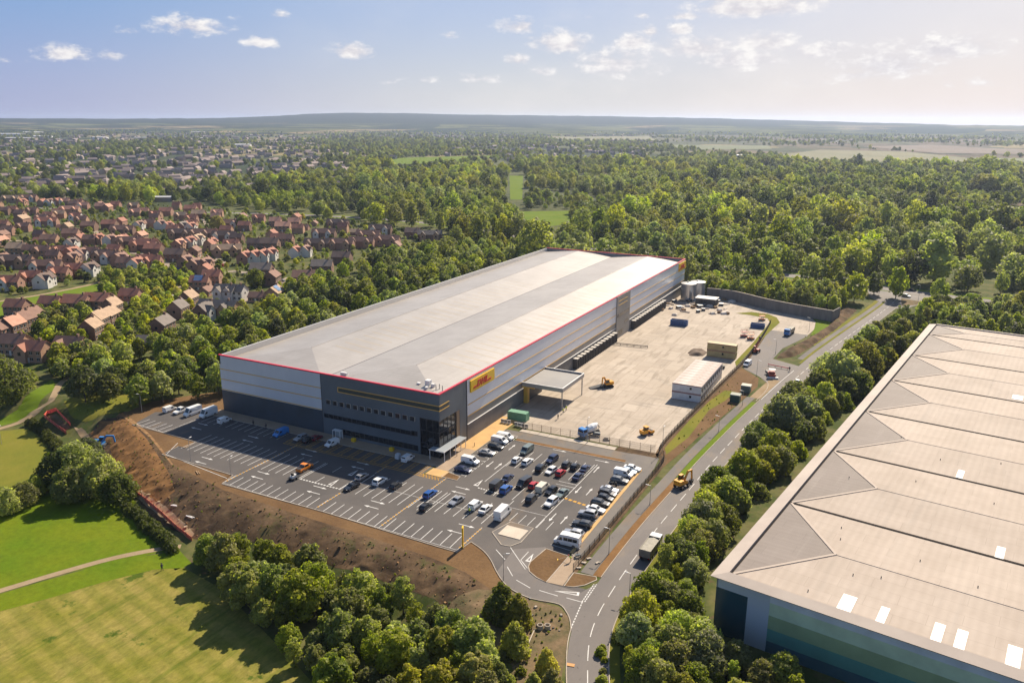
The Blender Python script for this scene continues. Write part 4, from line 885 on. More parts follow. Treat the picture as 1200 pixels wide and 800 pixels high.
CARS = [
 ('small_van', 'white', 199, 479, 90, 'small white van at the far corner of the car park, nearest the lamp post', NB),
 ('pickup', 'white', 212, 480.5, 270, 'white pickup nosing out between a small van and a long van at the corner', NB),
 ('large_van', 'white', 225.6, 483, 265, 'long white high roofed van parked half in sun by the far corner', NB),
 ('large_van', 'white', 244, 484.5, 268, 'long white van in building shade, next to the sunlit long van', NB),
 ('small_van', 'white', 263, 492, 90, 'small white van in shade under the left corner of the warehouse', NB),
 ('mid_van', 'bright blue', 329, 507, 265, 'bright blue van in the shade below the warehouse wall', NB),
 ('estate', 'silver', 352.5, 512, 262, 'silver estate car in shade at the start of the hatched bays', NB),
 ('estate', 'black', 362, 514.5, 90, 'black estate car in shade between the silver estate and the red car', NB),
 ('hatch', 'dark red', 371, 512, 90, 'red hatchback tucked in shade by the warehouse wall', NB),
 ('small_van', 'white', 389, 519, 262, 'white van with dark windows on the yellow hatched bays', NB),
 ('pickup', 'orange', 357, 547, 90, 'orange pickup truck towing a mower across the aisle', None),
 ('hatch', 'silver', 424, 557.5, 90, 'silver grey hatchback half in the building shadow behind a black car', NB),
 ('saloon', 'black', 412, 569, 262, 'black saloon at the end of the sunny aisle row, beside the dashed crossing', NB),
 ('suv', 'white', 445, 563, 90, 'white off-roader with dark roof glass on the shadow edge', NB),
 ('hatch', 'dark grey', 464, 568, 90, 'dark grey hatchback just right of the white off-roader', NB),
 ('estate', 'blue', 504, 577.5, 90, 'shiny blue estate car alone in the middle row', MB_),
 ('hatch', 'dark grey', 499, 592.5, 90, 'dark grey hatchback directly in front of the blue estate', MB_),
 ('saloon', 'silver', 535, 585.6, 262, 'silver saloon alone between empty bays', MB_),
 ('small_van', 'white', 557, 591, 90, 'small white van with a worker in green at its rear', MB_),
 ('saloon', 'white', 569, 595, 90, 'white saloon between the two white vans', MB_),
 ('large_van', 'white', 589, 601.5, 90, 'large white panel van at the end of the row by the cream pad', MB_),
 ('saloon', 'navy', 542.5, 549, 0, 'dark navy saloon first by the little brown planting bed', WK),
 ('mid_van', 'white', 551, 539.5, 0, 'white van parked next to the navy saloon by the path', WK),
 ('saloon', 'silver', 570.5, 529, 0, 'silver saloon with empty bays before it along the sandy path', WK),
 ('estate', 'dark grey', 581, 522, 0, 'dark grey estate between the silver saloon and two white vans', WK),
 ('mid_van', 'white', 585.5, 516, 0, 'white van beside the dark grey estate, nearer of the pair of vans', WK),
 ('mid_van', 'white', 592, 511.5, 0, 'white van at the far end of the row by the sandy path', WK),
 ('mid_van', 'green silver', 617.5, 527, 265, 'grey green camper van at the top corner of the middle bays', MB_),
 ('hatch', 'white', 605.6, 538, 90, 'white hatchback in the outermost bay below the camper van', MB_),
 ('estate', 'white', 618, 540, 90, 'long white estate beside the white hatchback', MB_),
 ('suv', 'navy', 647, 537.5, 262, 'navy off-roader behind the white hatchback in the back row', MB_),
 ('suv', 'black', 634, 547.5, 90, 'black off-roader left of the white hatchback in the upper row', MB_),
 ('hatch', 'white', 646, 550.5, 262, 'white hatchback between the black off-roader and the red hatchback', MB_),
 ('hatch', 'red', 657, 553, 90, 'bright red hatchback in the upper row', MB_),
 ('hatch', 'dark grey', 664, 543, 90, 'dark grey hatchback in the back row behind the red hatchback', MB_),
 ('hatch', 'black', 674, 545.6, 90, 'black hatchback in the back row between two dark cars', MB_),
 ('saloon', 'navy', 685.6, 548, 90, 'navy saloon at the end of the back row', MB_),
 ('saloon', 'navy', 677.5, 557, 90, 'dark blue saloon at the right end of the upper row', MB_),
 ('saloon', 'navy', 595, 559, 90, 'navy saloon behind the tall dark grey van', MB_),
 ('mid_van', 'dark grey', 582, 567.5, 90, 'dark grey van at the left end of the lower bays', MB_),
 ('suv', 'blue', 593, 572.5, 90, 'bright blue off-roader next to the dark grey van', MB_),
 ('mid_van', 'dark grey', 614, 565.5, 262, 'dark van in the lower bays just left of a red car', MB_),
 ('hatch', 'red', 625.6, 567.5, 90, 'red hatchback squeezed between a dark van and a cream van', MB_),
 ('mid_van', 'cream', 635.6, 571, 90, 'cream van behind the striped dark off-roader', MB_),
 ('suv', 'dark grey', 623, 583, 90, 'dark off-roader with pale roof bars in front of the cream van', MB_),
 ('hatch', 'black', 646, 574, 262, 'black hatchback right of the cream van', MB_),
 ('saloon', 'green silver', 659, 577, 262, 'greenish grey saloon at the right end of the lower bays', MB_),
 ('suv', 'white', 646, 587.5, 262, 'white off-roader at the front of the lower bays', MB_),
 ('saloon', 'white', 741, 547.5, 0, 'white saloon at the top end of the roadside kerb row', EK),
 ('saloon', 'pale blue', 736, 551, 0, 'pale blue saloon second from the top of the kerb row', EK),
 ('mid_van', 'white', 730.5, 554.5, 0, 'white van in the upper group of the kerb row', EK),
 ('estate', 'grey', 726, 561.5, 0, 'grey estate just below the white van of the kerb row', EK),
 ('saloon', 'silver', 714, 572.5, 0, 'silver saloon first below the motorbike in the kerb row', EK),
 ('suv', 'dark grey', 712, 577.5, 0, 'dark grey off-roader below the silver saloon of the kerb row', EK),
 ('hatch', 'black', 709.5, 582.5, 0, 'black hatchback between two dark grey cars of the kerb row', EK),
 ('estate', 'dark grey', 703.5, 588, 0, 'dark grey estate just above two white cars of the kerb row', EK),
 ('saloon', 'white', 698, 595.6, 0, 'white saloon backed by a dark estate in the kerb row', EK),
 ('suv', 'silver', 689, 601, 180, 'silver off-roader just below the white saloon of the kerb row', EK),
 ('estate', 'dark grey', 682.5, 612.5, 180, 'dark grey estate parked alone between silver cars in the kerb row', EK),
 ('estate', 'silver', 672.5, 623, 180, 'silver estate beside the white minibus', EK),
]
for k, c, u, v, a, lab, g in CARS:
    x, y = cpx(u, v)
    car(k, c, (x, y), a+random.uniform(-1.5, 1.5), lab, g)
# minibus at the lower end of the kerb row
def minibus():
    t = car('large_van', 'white', cpx(665, 634), 182, 'white minibus with a row of dark side windows at the lower end of the kerb', EK)
    t.name = 'minibus'; t['category'] = 'minibus'
    for s in (-1, 1):
        for x0, x1 in ((-2.5, -1.5), (-1.4, -.4), (-.3, .6)):
            mb = MB(); mb.bx(x0, x1, s*.955-.01, s*.955+.03*1, 1.35, 2.05); mb.build('side_window', M_glass, t)
minibus()
ROADCARS = [('suv', 'silver', 1062, 346.5, -25, 'silver car turning at the far junction', 'car'), ('estate', 'black', 1068, 339, -22, 'black car on the far main road above the junction', 'car'), ('hatch', 'dark grey', 1117, 351, 158, 'dark car on the main road, half behind the trees', 'car'),
            ('estate', 'navy', 636, 281.5, -20, 'dark car on the main road beyond the warehouse roof', 'car'), ('saloon', 'white', 935, 446.5, 82, 'white car on the estate road just clear of the trees', 'car'), ('hatch', 'white', 914, 461.5, 82, 'white car mostly hidden by the roadside trees', 'car'), ('mid_van', 'white', 876, 426, 262, 'white van at the yard gate beside the fence', 'van')]
for k, c, u, v, a, lab, ct in ROADCARS:
    x, y = cpx(u, v); t = car(k, c, (x, y), a, lab, None, ct)
    if ct == 'car': t.name = 'car'
# motorbike
t = thing('motorbike', 'black motorbike standing in a kerb bay between parked cars', 'motorbike', (*cpx(719, 565.5), Z0+.005), R(10))
mb = MB(); mb.loft([[(-.7, -.12, .8), (-.7, .12, .8), (-.7, .1, .65), (-.7, -.1, .65)], [(0, -.16, .8), (0, .16, .8), (0, .15, .3), (0, -.15, .3)], [(.45, -.15, 1.0), (.45, .15, 1.0), (.45, .12, .5), (.45, -.12, .5)], [(.7, -.08, .9), (.7, .08, .9), (.7, .06, .7), (.7, -.06, .7)]]); mb.build('body', PAINT['black'], t)
for x in (-.7, .72):
    mb = MB(); mb.tube((x, -.07, .31), (x, .07, .31), .31, n=14); w = mb.build('wheel', M_blk, t)
mb = MB(); mb.bar((.5, -.38, 1.1), (.5, .38, 1.1), .04, .04); mb.bar((.72, 0, .31), (.5, 0, 1.08), .07, .07); mb.build('handlebar', M_trim, t)
mb = MB(); mb.bx(-.7, .05, -.14, .14, .80, .88); mb.build('seat', M_blk, t)
# mower trailer behind the orange pickup
t = thing('trailer_mower', 'small dark mower on a trailer behind the orange pickup', 'mower', (*cpx(344.5, 558), Z0+.005), R(85))
mb = MB(); mb.bx(-1.4, 1.3, -.8, .8, .45, .6); mb.build('deck', M_trim, t); mb = MB(); mb.bx(-.9, .3, -.5, .5, .6, 1.15); mb.bx(-.2, .6, -.35, .35, 1.1, 1.3); mb.build('engine_cover', M_wht, t)
mb = MB(); mb.bx(-.6, -.1, -.3, .3, 1.15, 1.5); mb.bx(-.72, -.6, -.3, .3, 1.2, 1.8); mb.build('seat', M_blk, t); mb = MB(); mb.bar((1.3, 0, .5), (2.9, 0, .45), .1, .1); mb.build('drawbar', M_trim, t)
for x in (-.7, .3):
    for s in (-1, 1): wheel(t, x, s*1.0, .32, .2)

# ------------------------------------------------------------------ lorries and plant
def cab(t, x0, x1, w, z0, z1, colour, forward=1):
    """forward-control lorry cab"""
    hw = w/2; xf = x1; mb = MB()
    mb.loft([[(x0, -hw, z0), (x0, hw, z0), (x0, hw, z1-.1), (x0, -hw, z1-.1)], [(x0+.5, -hw, z0), (x0+.5, hw, z0), (x0+.5, hw*.96, z1), (x0+.5, -hw*.96, z1)], [(xf-.25, -hw, z0), (xf-.25, hw, z0), (xf-.25, hw*.95, z1-.05), (xf-.25, -hw*.95, z1-.05)], [(xf, -hw*.97, z0), (xf, hw*.97, z0), (xf, hw*.92, z0+(z1-z0)*.55), (xf, -hw*.92, z0+(z1-z0)*.55)]])
    c = mb.build('cab', PAINT[colour], t)
    mb = MB(); a = z0+(z1-z0)*.55; mb.add([(xf+.01, -hw*.85, a), (xf+.01, hw*.85, a), (xf-.23, hw*.85, z1-.15), (xf-.23, -hw*.85, z1-.15)], [(0, 1, 2, 3)]); mb.build('windscreen', M_glass, c)
    for s in (-1, 1):
        mb = MB(); mb.bx(x0+.35, xf-.35, s*hw-.01, s*hw+.02, a, z1-.25); mb.build('side_window', M_glass, c)
        mb = MB(); mb.box((xf+.0, s*hw*.7, z0+.3), (.08, .35, .2)); mb.build('headlight', M_lamp, c)
def tipper(p, ang, label, colour, body, name='tipper_truck', L=8.2, cat='lorry', covered=True):
    t = thing(name, label, cat, (p[0], p[1], .04), R(ang)); h = L/2
    mb = MB(); mb.bx(-h, h-.2, -.45, .45, .55, .95); mb.build('chassis', M_trim, t)
    cab(t, h-1.95, h, 2.45, .6, 2.95, colour)
    mb = MB(); x0, x1, w, z0, z1 = -h, h-2.15, 1.25, 1.05, 2.75
    mb.bx(x0, x1, -w, w, z0, z0+.12); mb.bx(x0, x1, -w, -w+.1, z0+.12, z1); mb.bx(x0, x1, w-.1, w, z0+.12, z1); mb.bx(x1-.1, x1, -w+.1, w-.1, z0+.12, z1+.25); mb.bx(x0, x0+.1, -w+.1, w-.1, z0+.12, z1)
    for k in range(6): x = x0+.3+k*(x1-x0-.6)/5; mb.bx(x-.06, x+.06, -w-.07, -w, z0, z1); mb.bx(x-.06, x+.06, w, w+.07, z0, z1)
    mb.build('tipper_body', body, t)
    mb = MB(); mb.loft([[(x0+.12, -w+.1, z1-.12), (x0+.12, 0, z1+.05), (x0+.12, w-.1, z1-.12), (x0+.12, 0, z1-.4)], [(x1-.12, -w+.1, z1-.12), (x1-.12, 0, z1+.12), (x1-.12, w-.1, z1-.12), (x1-.12, 0, z1-.4)]]); mb.build('load_cover' if covered else 'load', mat('tarpaulin', (.36, .33, .27), .8, c2=(.28, .26, .21), scale=1.5), t)
    for x in (h-1.1, h-2.6, -h+1.0, -h+2.3):
        for s in (-1, 1): wheel(t, x, s*1.23, .5, .4)
    for s in (-1, 1):
        mb = MB(); mb.box((-h-.02, s*.95, 1.0), (.06, .3, .15)); mb.build('tail_light', M_tail, t)
    return t
M_tip = mat('tipper_steel', (.16, .145, .125), .6, .2, c2=(.22, .20, .17), scale=.8)
tipper(px0(763, 641, 1.4), 88, 'grey sheeted tipper lorry with white cab driving away on the estate road', 'white', M_tip)
tipper(px0(925, 388, 1.4), 262, 'blue cabbed lorry with cream load body waiting on the yard apron', 'bright blue', mat('cream_body', (.50, .42, .30), .6), 'tipper_truck', 8.0)
PAINT['plant'] = mat('paint_plant', (.72, .32, .012), .4, grain=.06)
PAINT['dirty orange'] = mat('paint_dirty_orange', (.55, .16, .04), .5); PAINT['plant red'] = mat('paint_plant_red', (.33, .05, .03), .5)
def digger(p, ang, label, col='plant', boomang=0, track=False, name='wheeled_excavator', sc=1., reach=1.):
    t = thing(name, label, 'digger', (p[0], p[1], .04), R(ang)); t.scale = (sc,)*3; m = PAINT[col]
    mb = MB(); mb.bx(-1.7, 1.7, -.8, .8, .65, 1.05); mb.build('undercarriage', M_dgrey, t)
    if track:
        for s in (-1, 1): mb = MB(); mb.loft([[(x, s*1.25-.25, z) for x, z in pr]+[] for pr in [[(-1.7, .1), (1.7, .1), (2.0, .45), (1.7, .8), (-1.7, .8), (-2.0, .45)]]]+[[(x, s*1.25+.25, z) for x, z in [(-1.7, .1), (1.7, .1), (2.0, .45), (1.7, .8), (-1.7, .8), (-2.0, .45)]]]); mb.build('track', M_blk, t)
    else:
        for x in (-1.3, 1.3):
            for s in (-1, 1): wheel(t, x, s*1.25, .55, .45)
    mb = MB(); mb.prism([(-2.1, -1.0), (-2.3, -.5), (-2.3, .5), (-2.1, 1.0), (1.0, 1.15), (1.0, -1.15)], 1.1, 1.75); mb.bx(-2.0, -.4, -1.0, 1.1, 1.75, 2.15); b = mb.build('body', m, t)
    mb = MB(); mb.box((.35, .62, 2.35), (1.35, .9, 1.25), 0, 0, .86); c = mb.build('cab', M_glass, t)
    mb = MB(); mb.box((.33, .62, 3.02), (1.25, .86, .1)); mb.build('roof', m, c)
    ca, sa = math.cos(R(boomang)), math.sin(R(boomang)); J = lambda x, z, y=-.2: (.6+(x*reach)*ca+y*-sa, -.25+(x*reach)*sa, z)
    mb = MB(); mb.bar(J(0, 1.7), J(1.7, 3.7), .35, .5); mb.bar(J(1.6, 3.65), J(3.6, 3.5), .33, .45); mb.build('boom', m, t)
    mb = MB(); mb.bar(J(3.5, 3.65), J(3.9, 1.0), .28, .38); mb.build('arm', m, t)
    mb = MB(); a = J(3.9, 1.0); mb.loft([[(a[0]-.1, a[1]-.5, .2), (a[0]-.1, a[1]+.5, .2), (a[0]+.2, a[1]+.5, 1.05), (a[0]+.2, a[1]-.5, 1.05)], [(a[0]-.7, a[1]-.5, .15), (a[0]-.7, a[1]+.5, .15), (a[0]-.6, a[1]+.5, .75), (a[0]-.6, a[1]-.5, .75)]]); mb.build('bucket', M_dgrey, t)
    return t
digger(px0(799, 566, 1), 70, 'yellow wheeled digger with raised arm on the estate road', reach=.85)
t = digger(px0(122, 522), 25, 'blue tracked digger reaching up the clay bank below the car park', 'bright blue', 8, True, 'tracked_excavator'); zb = at(118, 524); t.location = (zb.x, zb.y, zb.z+.05)
t = digger(px0(712, 450, 1), 225, 'yellow loader with a long dark ramp in front standing in the yard', 'plant', 0, True, 'tracked_loader', .95, .38)
mb = MB(); mb.loft([[(2.0, -1.1, .12), (2.0, 1.1, .12), (2.0, 1.1, 1.1), (2.0, -1.1, 1.1)], [(7.0, -1.1, .05), (7.0, 1.1, .05), (7.0, 1.1, .2), (7.0, -1.1, .2)]]); mb.build('ramp', M_dgrey, t)
# roller
t = thing('road_roller', 'yellow road roller parked near the front fence of the yard', 'roller', (*px0(758, 506, .8), .04), R(60))
mb = MB(); mb.bx(-2.2, -.2, -.85, .85, .7, 1.7); mb.bx(-.2, 1.0, -.35, .35, .8, 1.2); mb.bx(.7, 2.2, -.95, -.8, .5, 1.2); mb.bx(.7, 2.2, .8, .95, .5, 1.2); mb.bx(.6, .8, -.95, .95, .8, 1.2); mb.build('body', PAINT['plant'], t)
for x in (1.5, -1.4): mb = MB(); mb.tube((x, -.78, .66), (x, .78, .66), .66, n=20); mb.build('drum', M_dgrey, t)
mb = MB(); mb.bx(-.9, .1, -.6, .6, 1.7, 2.5); mb.build('cab', M_glass, t); mb = MB(); mb.bx(-1.0, .3, -.75, .75, 2.5, 2.62); mb.build('roof', PAINT['plant'], t)
# mixer lorry near the front fence
t = thing('mixer_lorry', 'blue and white concrete mixer lorry near the front fence', 'lorry', (*px0(691, 506, 1), .04), R(245))
mb = MB(); mb.bx(-3.6, 3.4, -.45, .45, .6, .95); mb.build('chassis', M_trim, t); cab(t, 1.8, 3.7, 2.4, .6, 2.8, 'bright blue')
mb = MB(); mb.loft([[(x, r_*math.cos(a), 2.1+dz+r_*math.sin(a)) for a in [2*math.pi*i/16 for i in range(16)]] for x, r_, dz in ((1.4, .5, -.2), (.9, 1.0, -.1), (-.3, 1.25, 0), (-1.8, 1.0, .3), (-2.9, .45, .7))]); mb.build('drum', PAINT['white'], t)
mb = MB(); mb.bar((-2.9, 0, 2.8), (-3.9, 0, 1.6), .6, .12); mb.bar((-3.3, .4, .9), (-3.0, .4, 2.6), .1, .1); mb.bar((-3.3, -.4, .9), (-3.0, -.4, 2.6), .1, .1); mb.build('chute', M_gal, t)
for x in (2.5, -1.4, -2.7):
    for s in (-1, 1): wheel(t, x, s*1.2, .5, .35)
# small compressor trailers beside it
for u, v, lab in ((699, 511, 'dark towed compressor beside the mixer lorry'), (711, 515.5, 'pale concrete block pile just inside the yard fence')):
    if 'block' in lab:
        t = thing('block_stack', lab, 'blocks', (*px0(u, v), .03), R(10)); mb = MB()
        for k in range(3): mb.bx(-1+.7*k, -.4+.7*k, -.5, .5, 0, .5)
        mb.bx(-.7, .5, -.4, .4, .5, .9); mb.build('blocks', M_kerb, t); continue
    t = thing('compressor', lab, 'compressor', (*px0(u, v), .03), R(200)); mb = MB(); mb.loft([[(-1.1, -.6, .4), (-1.1, .6, .4), (-1.1, .5, 1.1), (-1.1, -.5, 1.1)], [(1, -.6, .4), (1, .6, .4), (1, .5, 1.3), (1, -.5, 1.3)]]); mb.build('body', M_navy, t)
    for s in (-1, 1): wheel(t, 0, s*.75, .32, .2)
    mb = MB(); mb.bar((1, 0, .5), (2.2, 0, .4), .08, .08); mb.build('drawbar', M_trim, t)
# telehandler and paver at the apron
def telehandler(p, ang, lab, col, up=25):
    t = thing('telehandler', lab, 'telehandler', (p[0], p[1], .05), R(ang)); m = PAINT[col]
    mb = MB(); mb.bx(-2.2, 1.6, -.6, .6, .6, 1.2); mb.bx(-2.2, -.9, -.6, .3, 1.2, 1.7); mb.bx(-1.2, .8, -1.1, -.6, .7, 1.5); mb.build('body', m, t)
    mb = MB(); mb.box((-.1, .75, 1.7), (1.3, .8, 1.5), 0, 0, .85); c = mb.build('cab', M_glass, t); mb = MB(); mb.box((-.1, .75, 2.5), (1.2, .75, .1)); mb.build('roof', m, c)
    d = Vector((math.cos(R(up)), 0, math.sin(R(up)))); a = Vector((-2, -.15, 1.75)); mb = MB(); mb.bar(a, a+d*4.2, .4, .45); mb.bar(a+d*4.2, a+d*6, .28, .32); mb.build('boom', m, t)
    e = a+d*6; mb = MB(); mb.bar(e+Vector((0, -.5, -.3)), e+Vector((1.1, -.5, -.3)), .12, .06); mb.bar(e+Vector((0, .5, -.3)), e+Vector((1.1, .5, -.3)), .12, .06); mb.bx(e.x-.06, e.x+.06, e.y-.6, e.y+.6, e.z-.35, e.z+.35); mb.build('forks', M_dgrey, t)
    for x in (-1.5, 1.1):
        for s in (-1, 1): wheel(t, x, s*1.15, .55, .4)
telehandler(px0(886.5, 410, 1), 80, 'dark red telehandler with lifted boom on the tarmac apron', 'plant red', 38)
t = thing('paving_machine', 'brown and white paving machine beside the estate road entrance', 'paver', (*px0(904, 438, 1), .05), R(110))
mb = MB(); mb.bx(-2.4, 1.6, -1.1, 1.1, .5, 1.5); mb.bx(-1.6, .2, -1.0, 1.0, 1.5, 2.1); mb.build('body', PAINT['plant red'], t); mb = MB(); mb.loft([[(1.6, -1.2, .4), (1.6, 1.2, .4), (1.6, 1.0, 1.0), (1.6, -1.0, 1.0)], [(3.2, -1.6, .5), (3.2, 1.6, .5), (3.2, 1.6, 1.5), (3.2, -1.6, 1.5)]]); mb.build('hopper', M_dgrey, t)
mb = MB(); mb.bx(-3.2, -2.4, -1.9, 1.9, .1, .6); mb.build('screed', M_wht, t); mb = MB(); mb.bx(-1.6, .1, -1.1, 1.1, 2.9, 3.0); mb.bx(-1.5, -1.4, -.9, -.8, 2.1, 2.9); mb.bx(-1.5, -1.4, .8, .9, 2.1, 2.9); mb.build('roof', M_wht, t)
for s in (-1, 1): mb = MB(); mb.bx(-2.2, 1.4, s*1.3-.2, s*1.3+.2, .02, .7); mb.build('track', M_blk, t)
t = thing('road_barrier', 'red and white barrier boards laid out by the road entrance', 'barrier', (*px0(912, 431), .05), R(-12))
mb = MB(); mb.bx(-4, 4, -.05, .05, .5, .8); mb.build('board', M_red, t)
for x in (-3.6, -1.2, 1.2, 3.6): mb = MB(); mb.bx(x-.05, x+.05, -.4, .4, 0, .1); mb.bx(x-.05, x+.05, -.12, -.06, .1, .9); mb.build('foot', M_dgrey, t)
# boom lifts at the yard edge
for u, v, col, lab in ((880, 395, 'dirty orange', 'orange platform lift folded by the yard fence'), (872, 392, 'plant red', 'red scissor lift beside the orange platform lift'), (893, 373, 'dirty orange', 'orange lift by the blue cabin at the yard end')):
    t = thing('platform_lift', lab, 'platform lift', (*px0(u, v, 1), .04), R(35)); m = PAINT[col]
    mb = MB(); mb.bx(-1.3, 1.3, -.8, .8, .4, .9); mb.build('chassis', m, t)
    for x in (-.9, .9):
        for s in (-1, 1): wheel(t, x, s*.95, .4, .3)
    mb = MB()
    for z in (.9, 1.3, 1.7): mb.bar((-1.1, -.4, z), (1.1, -.4, z+.4), .1, .12); mb.bar((-1.1, .4, z+.4), (1.1, .4, z), .1, .12)
    mb.build('scissor_arm', M_gal, t); mb = MB(); mb.bx(-1.3, 1.3, -.75, .75, 2.1, 2.2)
    for x in (-1.25, 1.25): mb.bx(x-.04, x+.04, -.75, .75, 3.1, 3.2); mb.bx(x-.04, x+.04, -.75, -.67, 2.2, 3.1); mb.bx(x-.04, x+.04, .67, .75, 2.2, 3.1)
    for y in (-.71, .71): mb.bx(-1.25, 1.25, y-.04, y+.04, 3.1, 3.2)
    mb.build('platform', m, t)
# skips and containers
def skip(p, ang, lab, m, L=6.5, W=2.6, H=2.4, group=None):
    t = thing('skip', lab, 'skip', (p[0], p[1], .04), R(ang), group); mb = MB(); a, w = L/2, W/2
    mb.bx(-a, a, -w, w, 0, .12); mb.bx(-a, a, -w, -w+.1, .12, H); mb.bx(-a, a, w-.1, w, .12, H); mb.bx(-a, -a+.1, -w+.1, w-.1, .12, H); mb.bx(a-.1, a, -w+.1, w-.1, .12, H); mb.build('body', m, t)
    mb = MB()
    for k in range(7): x = -a+.3+k*(L-.6)/6; mb.bx(x-.06, x+.06, -w-.1, -w, 0, H); mb.bx(x-.06, x+.06, w, w+.1, 0, H)
    mb.bx(-a-.05, a+.05, -w-.12, -w+.02, H, H+.1); mb.bx(-a-.05, a+.05, w-.02, w+.12, H, H+.1); mb.build('rib', m, t)
    mb = MB(); mb.loft([[(-a+.15, -w+.15, H-.7), (-a+.15, 0, H-.4), (-a+.15, w-.15, H-.8), (-a+.15, 0, H-1)], [(a-.15, -w+.15, H-.8), (a-.15, 0, H-.3), (a-.15, w-.15, H-.6), (a-.15, 0, H-1)]]); mb.build('waste_load', M_rubble, t); return t
M_blueskip = mat('skip_blue', (.025, .10, .30), .5, c2=(.03, .075, .19), scale=.8)
skip(px0(796, 378, 1.2), 0, 'big blue waste skip standing alone in the middle of the yard', M_blueskip, 7.5)
skip(px0(888, 381, 1.2), 3, 'smaller blue skip at the far end of the yard fence', M_blueskip, 6.0, 2.4, 1.9)
def container(p, ang, lab, m, L=6.1, W=2.45, H=2.6, name='container', z=.04, cat='container'):
    t = thing(name, lab, cat, (p[0], p[1], z), R(ang)); a, w = L/2, W/2; mb = MB(); mb.bx(-a, a, -w, w, .12, H-.1)
    n = int(L/.3)
    for k in range(n): x = -a+.15+k*.3; mb.bx(x-.05, x+.05, -w-.05, -w, .2, H-.2); mb.bx(x-.05, x+.05, w, w+.05, .2, H-.2)
    mb.build('shell', m, t); mb = MB()
    for x in (-a, a):
        for y in (-w, w): mb.box((x, y, H/2), (.16, .16, H))
    for y in (-w, w): mb.bx(-a, a, y-.07, y+.07, H-.14, H); mb.bx(-a, a, y-.07, y+.07, 0, .14)
    mb.build('frame', m, t); mb = MB(); mb.bx(a, a+.05, -w+.1, -.03, .2, H-.2); mb.bx(a, a+.05, .03, w-.1, .2, H-.2); mb.build('door', m, t)
    mb = MB(); mb.bx(-a+.05, a-.05, -w+.05, w-.05, H-.1, H-.02); mb.build('roof', m, t); return t
container(px0(607.5, 487, 1.2), 2, 'green shipping container behind barriers by the dark apron', mat('container_green', (.11, .27, .17), .5, c2=(.14, .32, .21), scale=.6))
# site cabins: two storeys of white units
M_cabin = mat('cabin_white', (.68, .68, .68), .6, c2=(.56, .56, .56), scale=.6, grain=.05); M_cabroof = mat('cabin_roof', (.55, .50, .46), .8, c2=(.40, .30, .25), scale=.35, amt=1.0, grain=.15, gscale=1.5)
M_rust = mat('rust_red', (.25, .07, .05), .7)
SPECIAL = {0: 'at the near end of the row', 9: 'at the far end of the row'}
def cabin(x, y, z, lab, L=9.6, W=2.95, H=2.75, m=None, roof=None, first=[]):
    if first and m is None: return dup(first[0], (x, y, z), 0, lab)
    t = thing('site_cabin', lab, 'site cabin', (x, y, z), 0, 'stacked site cabins'); mb = MB(); mb.bx(0, L, 0, W, .1, H-.12); mb.build('wall', m or M_cabin, t)
    mb = MB(); mb.bx(-.06, L+.06, .06, W-.06, H-.12, H); mb.build('roof', roof or M_cabroof, t); mb = MB(); mb.bx(-.03, L+.03, -.03, .0, H-.32, H-.12); mb.bx(-.04, L+.04, -.03, 0, .0, .12); mb.build('rail', M_rust, t)
    for y0, y1 in ((.4, 1.3), (1.8, 2.6)): mb = MB(); mb.bx(L, L+.03, y0, y1, 1.0 if y0 < 1 else .15, 2.1); mb.build('window' if y0 < 1 else 'door', M_win, t)
    mb = MB(); mb.bx(5.8, 6.5, -.04, 0, 1.2, 2.0); mb.build('window', M_win, t)
    if m is None: first.append(t)
    return t
for st_ in (0, 1):
    for k in range(10):
        nm = ('upper' if st_ else 'lower')
        lab = f'{nm} white site cabin in the two storey stack, ' + ('nearest the front fence' if k == 0 else 'nearest the tan cabins' if k == 9 else f'{["", "second", "third", "fourth", "fifth", "sixth", "seventh", "eighth", "ninth"][k]} from the fence end')
        cabin(-66.3, 245.4+k*3.0, .04+2.77*st_, lab)
M_tan = mat('tan_cabin', (.46, .36, .17), .7, c2=(.38, .29, .13), scale=.5)
for z, lab in ((.04, 'lower tan site cabin behind the white cabin stack'), (2.8, 'upper tan site cabin on top of the other tan cabin')):
    cabin(-68.2, 300.0, z, lab, 11, 3.2, 2.7, M_tan, mat('tan_roof', (.52, .43, .27), .8))
mound('dirt_heap', [(-76, 301), (-74, 297), (-69.5, 299), (-69, 305), (-72, 308), (-75.5, 306)], 1.3, mat('heap_soil', (.12, .085, .06), .95, c2=(.17, .12, .085), scale=.6, coords='World', bump=.6), 2.0, 3)
# green electrical kiosks
for u, v, c, roofc, lab in ((861.5, 470, (.03, .085, .065), (.26, .27, .22), 'dark green electrical kiosk nearer the footway'), (874, 459, (.16, .20, .18), (.42, .40, .33), 'grey green substation kiosk beyond the dark green one')):
    t = thing('substation_kiosk', lab, 'kiosk', (*px0(u, v), .05), R(0), 'electrical kiosks on the verge')
    mb = MB(); mb.bx(-1.5, 1.5, -1.3, 1.3, 0, 2.3); mb.build('wall', mat('kiosk_%d' % int(c[0]*1000), c, .5), t); mb = MB(); mb.box((0, 0, 2.42), (3.4, 3.0, .24), 0, 0, .9); mb.build('roof', mat('kioskroof_%d' % int(c[0]*1000), roofc, .7), t)
    for x0 in (-1.3, .05): mb = MB(); mb.bx(x0, x0+1.25, -1.34, -1.3, .1, 2.2); mb.build('door', mat('kiosk_%d' % int(c[0]*1000)+'d', tuple(v*.8 for v in c), .5), t)
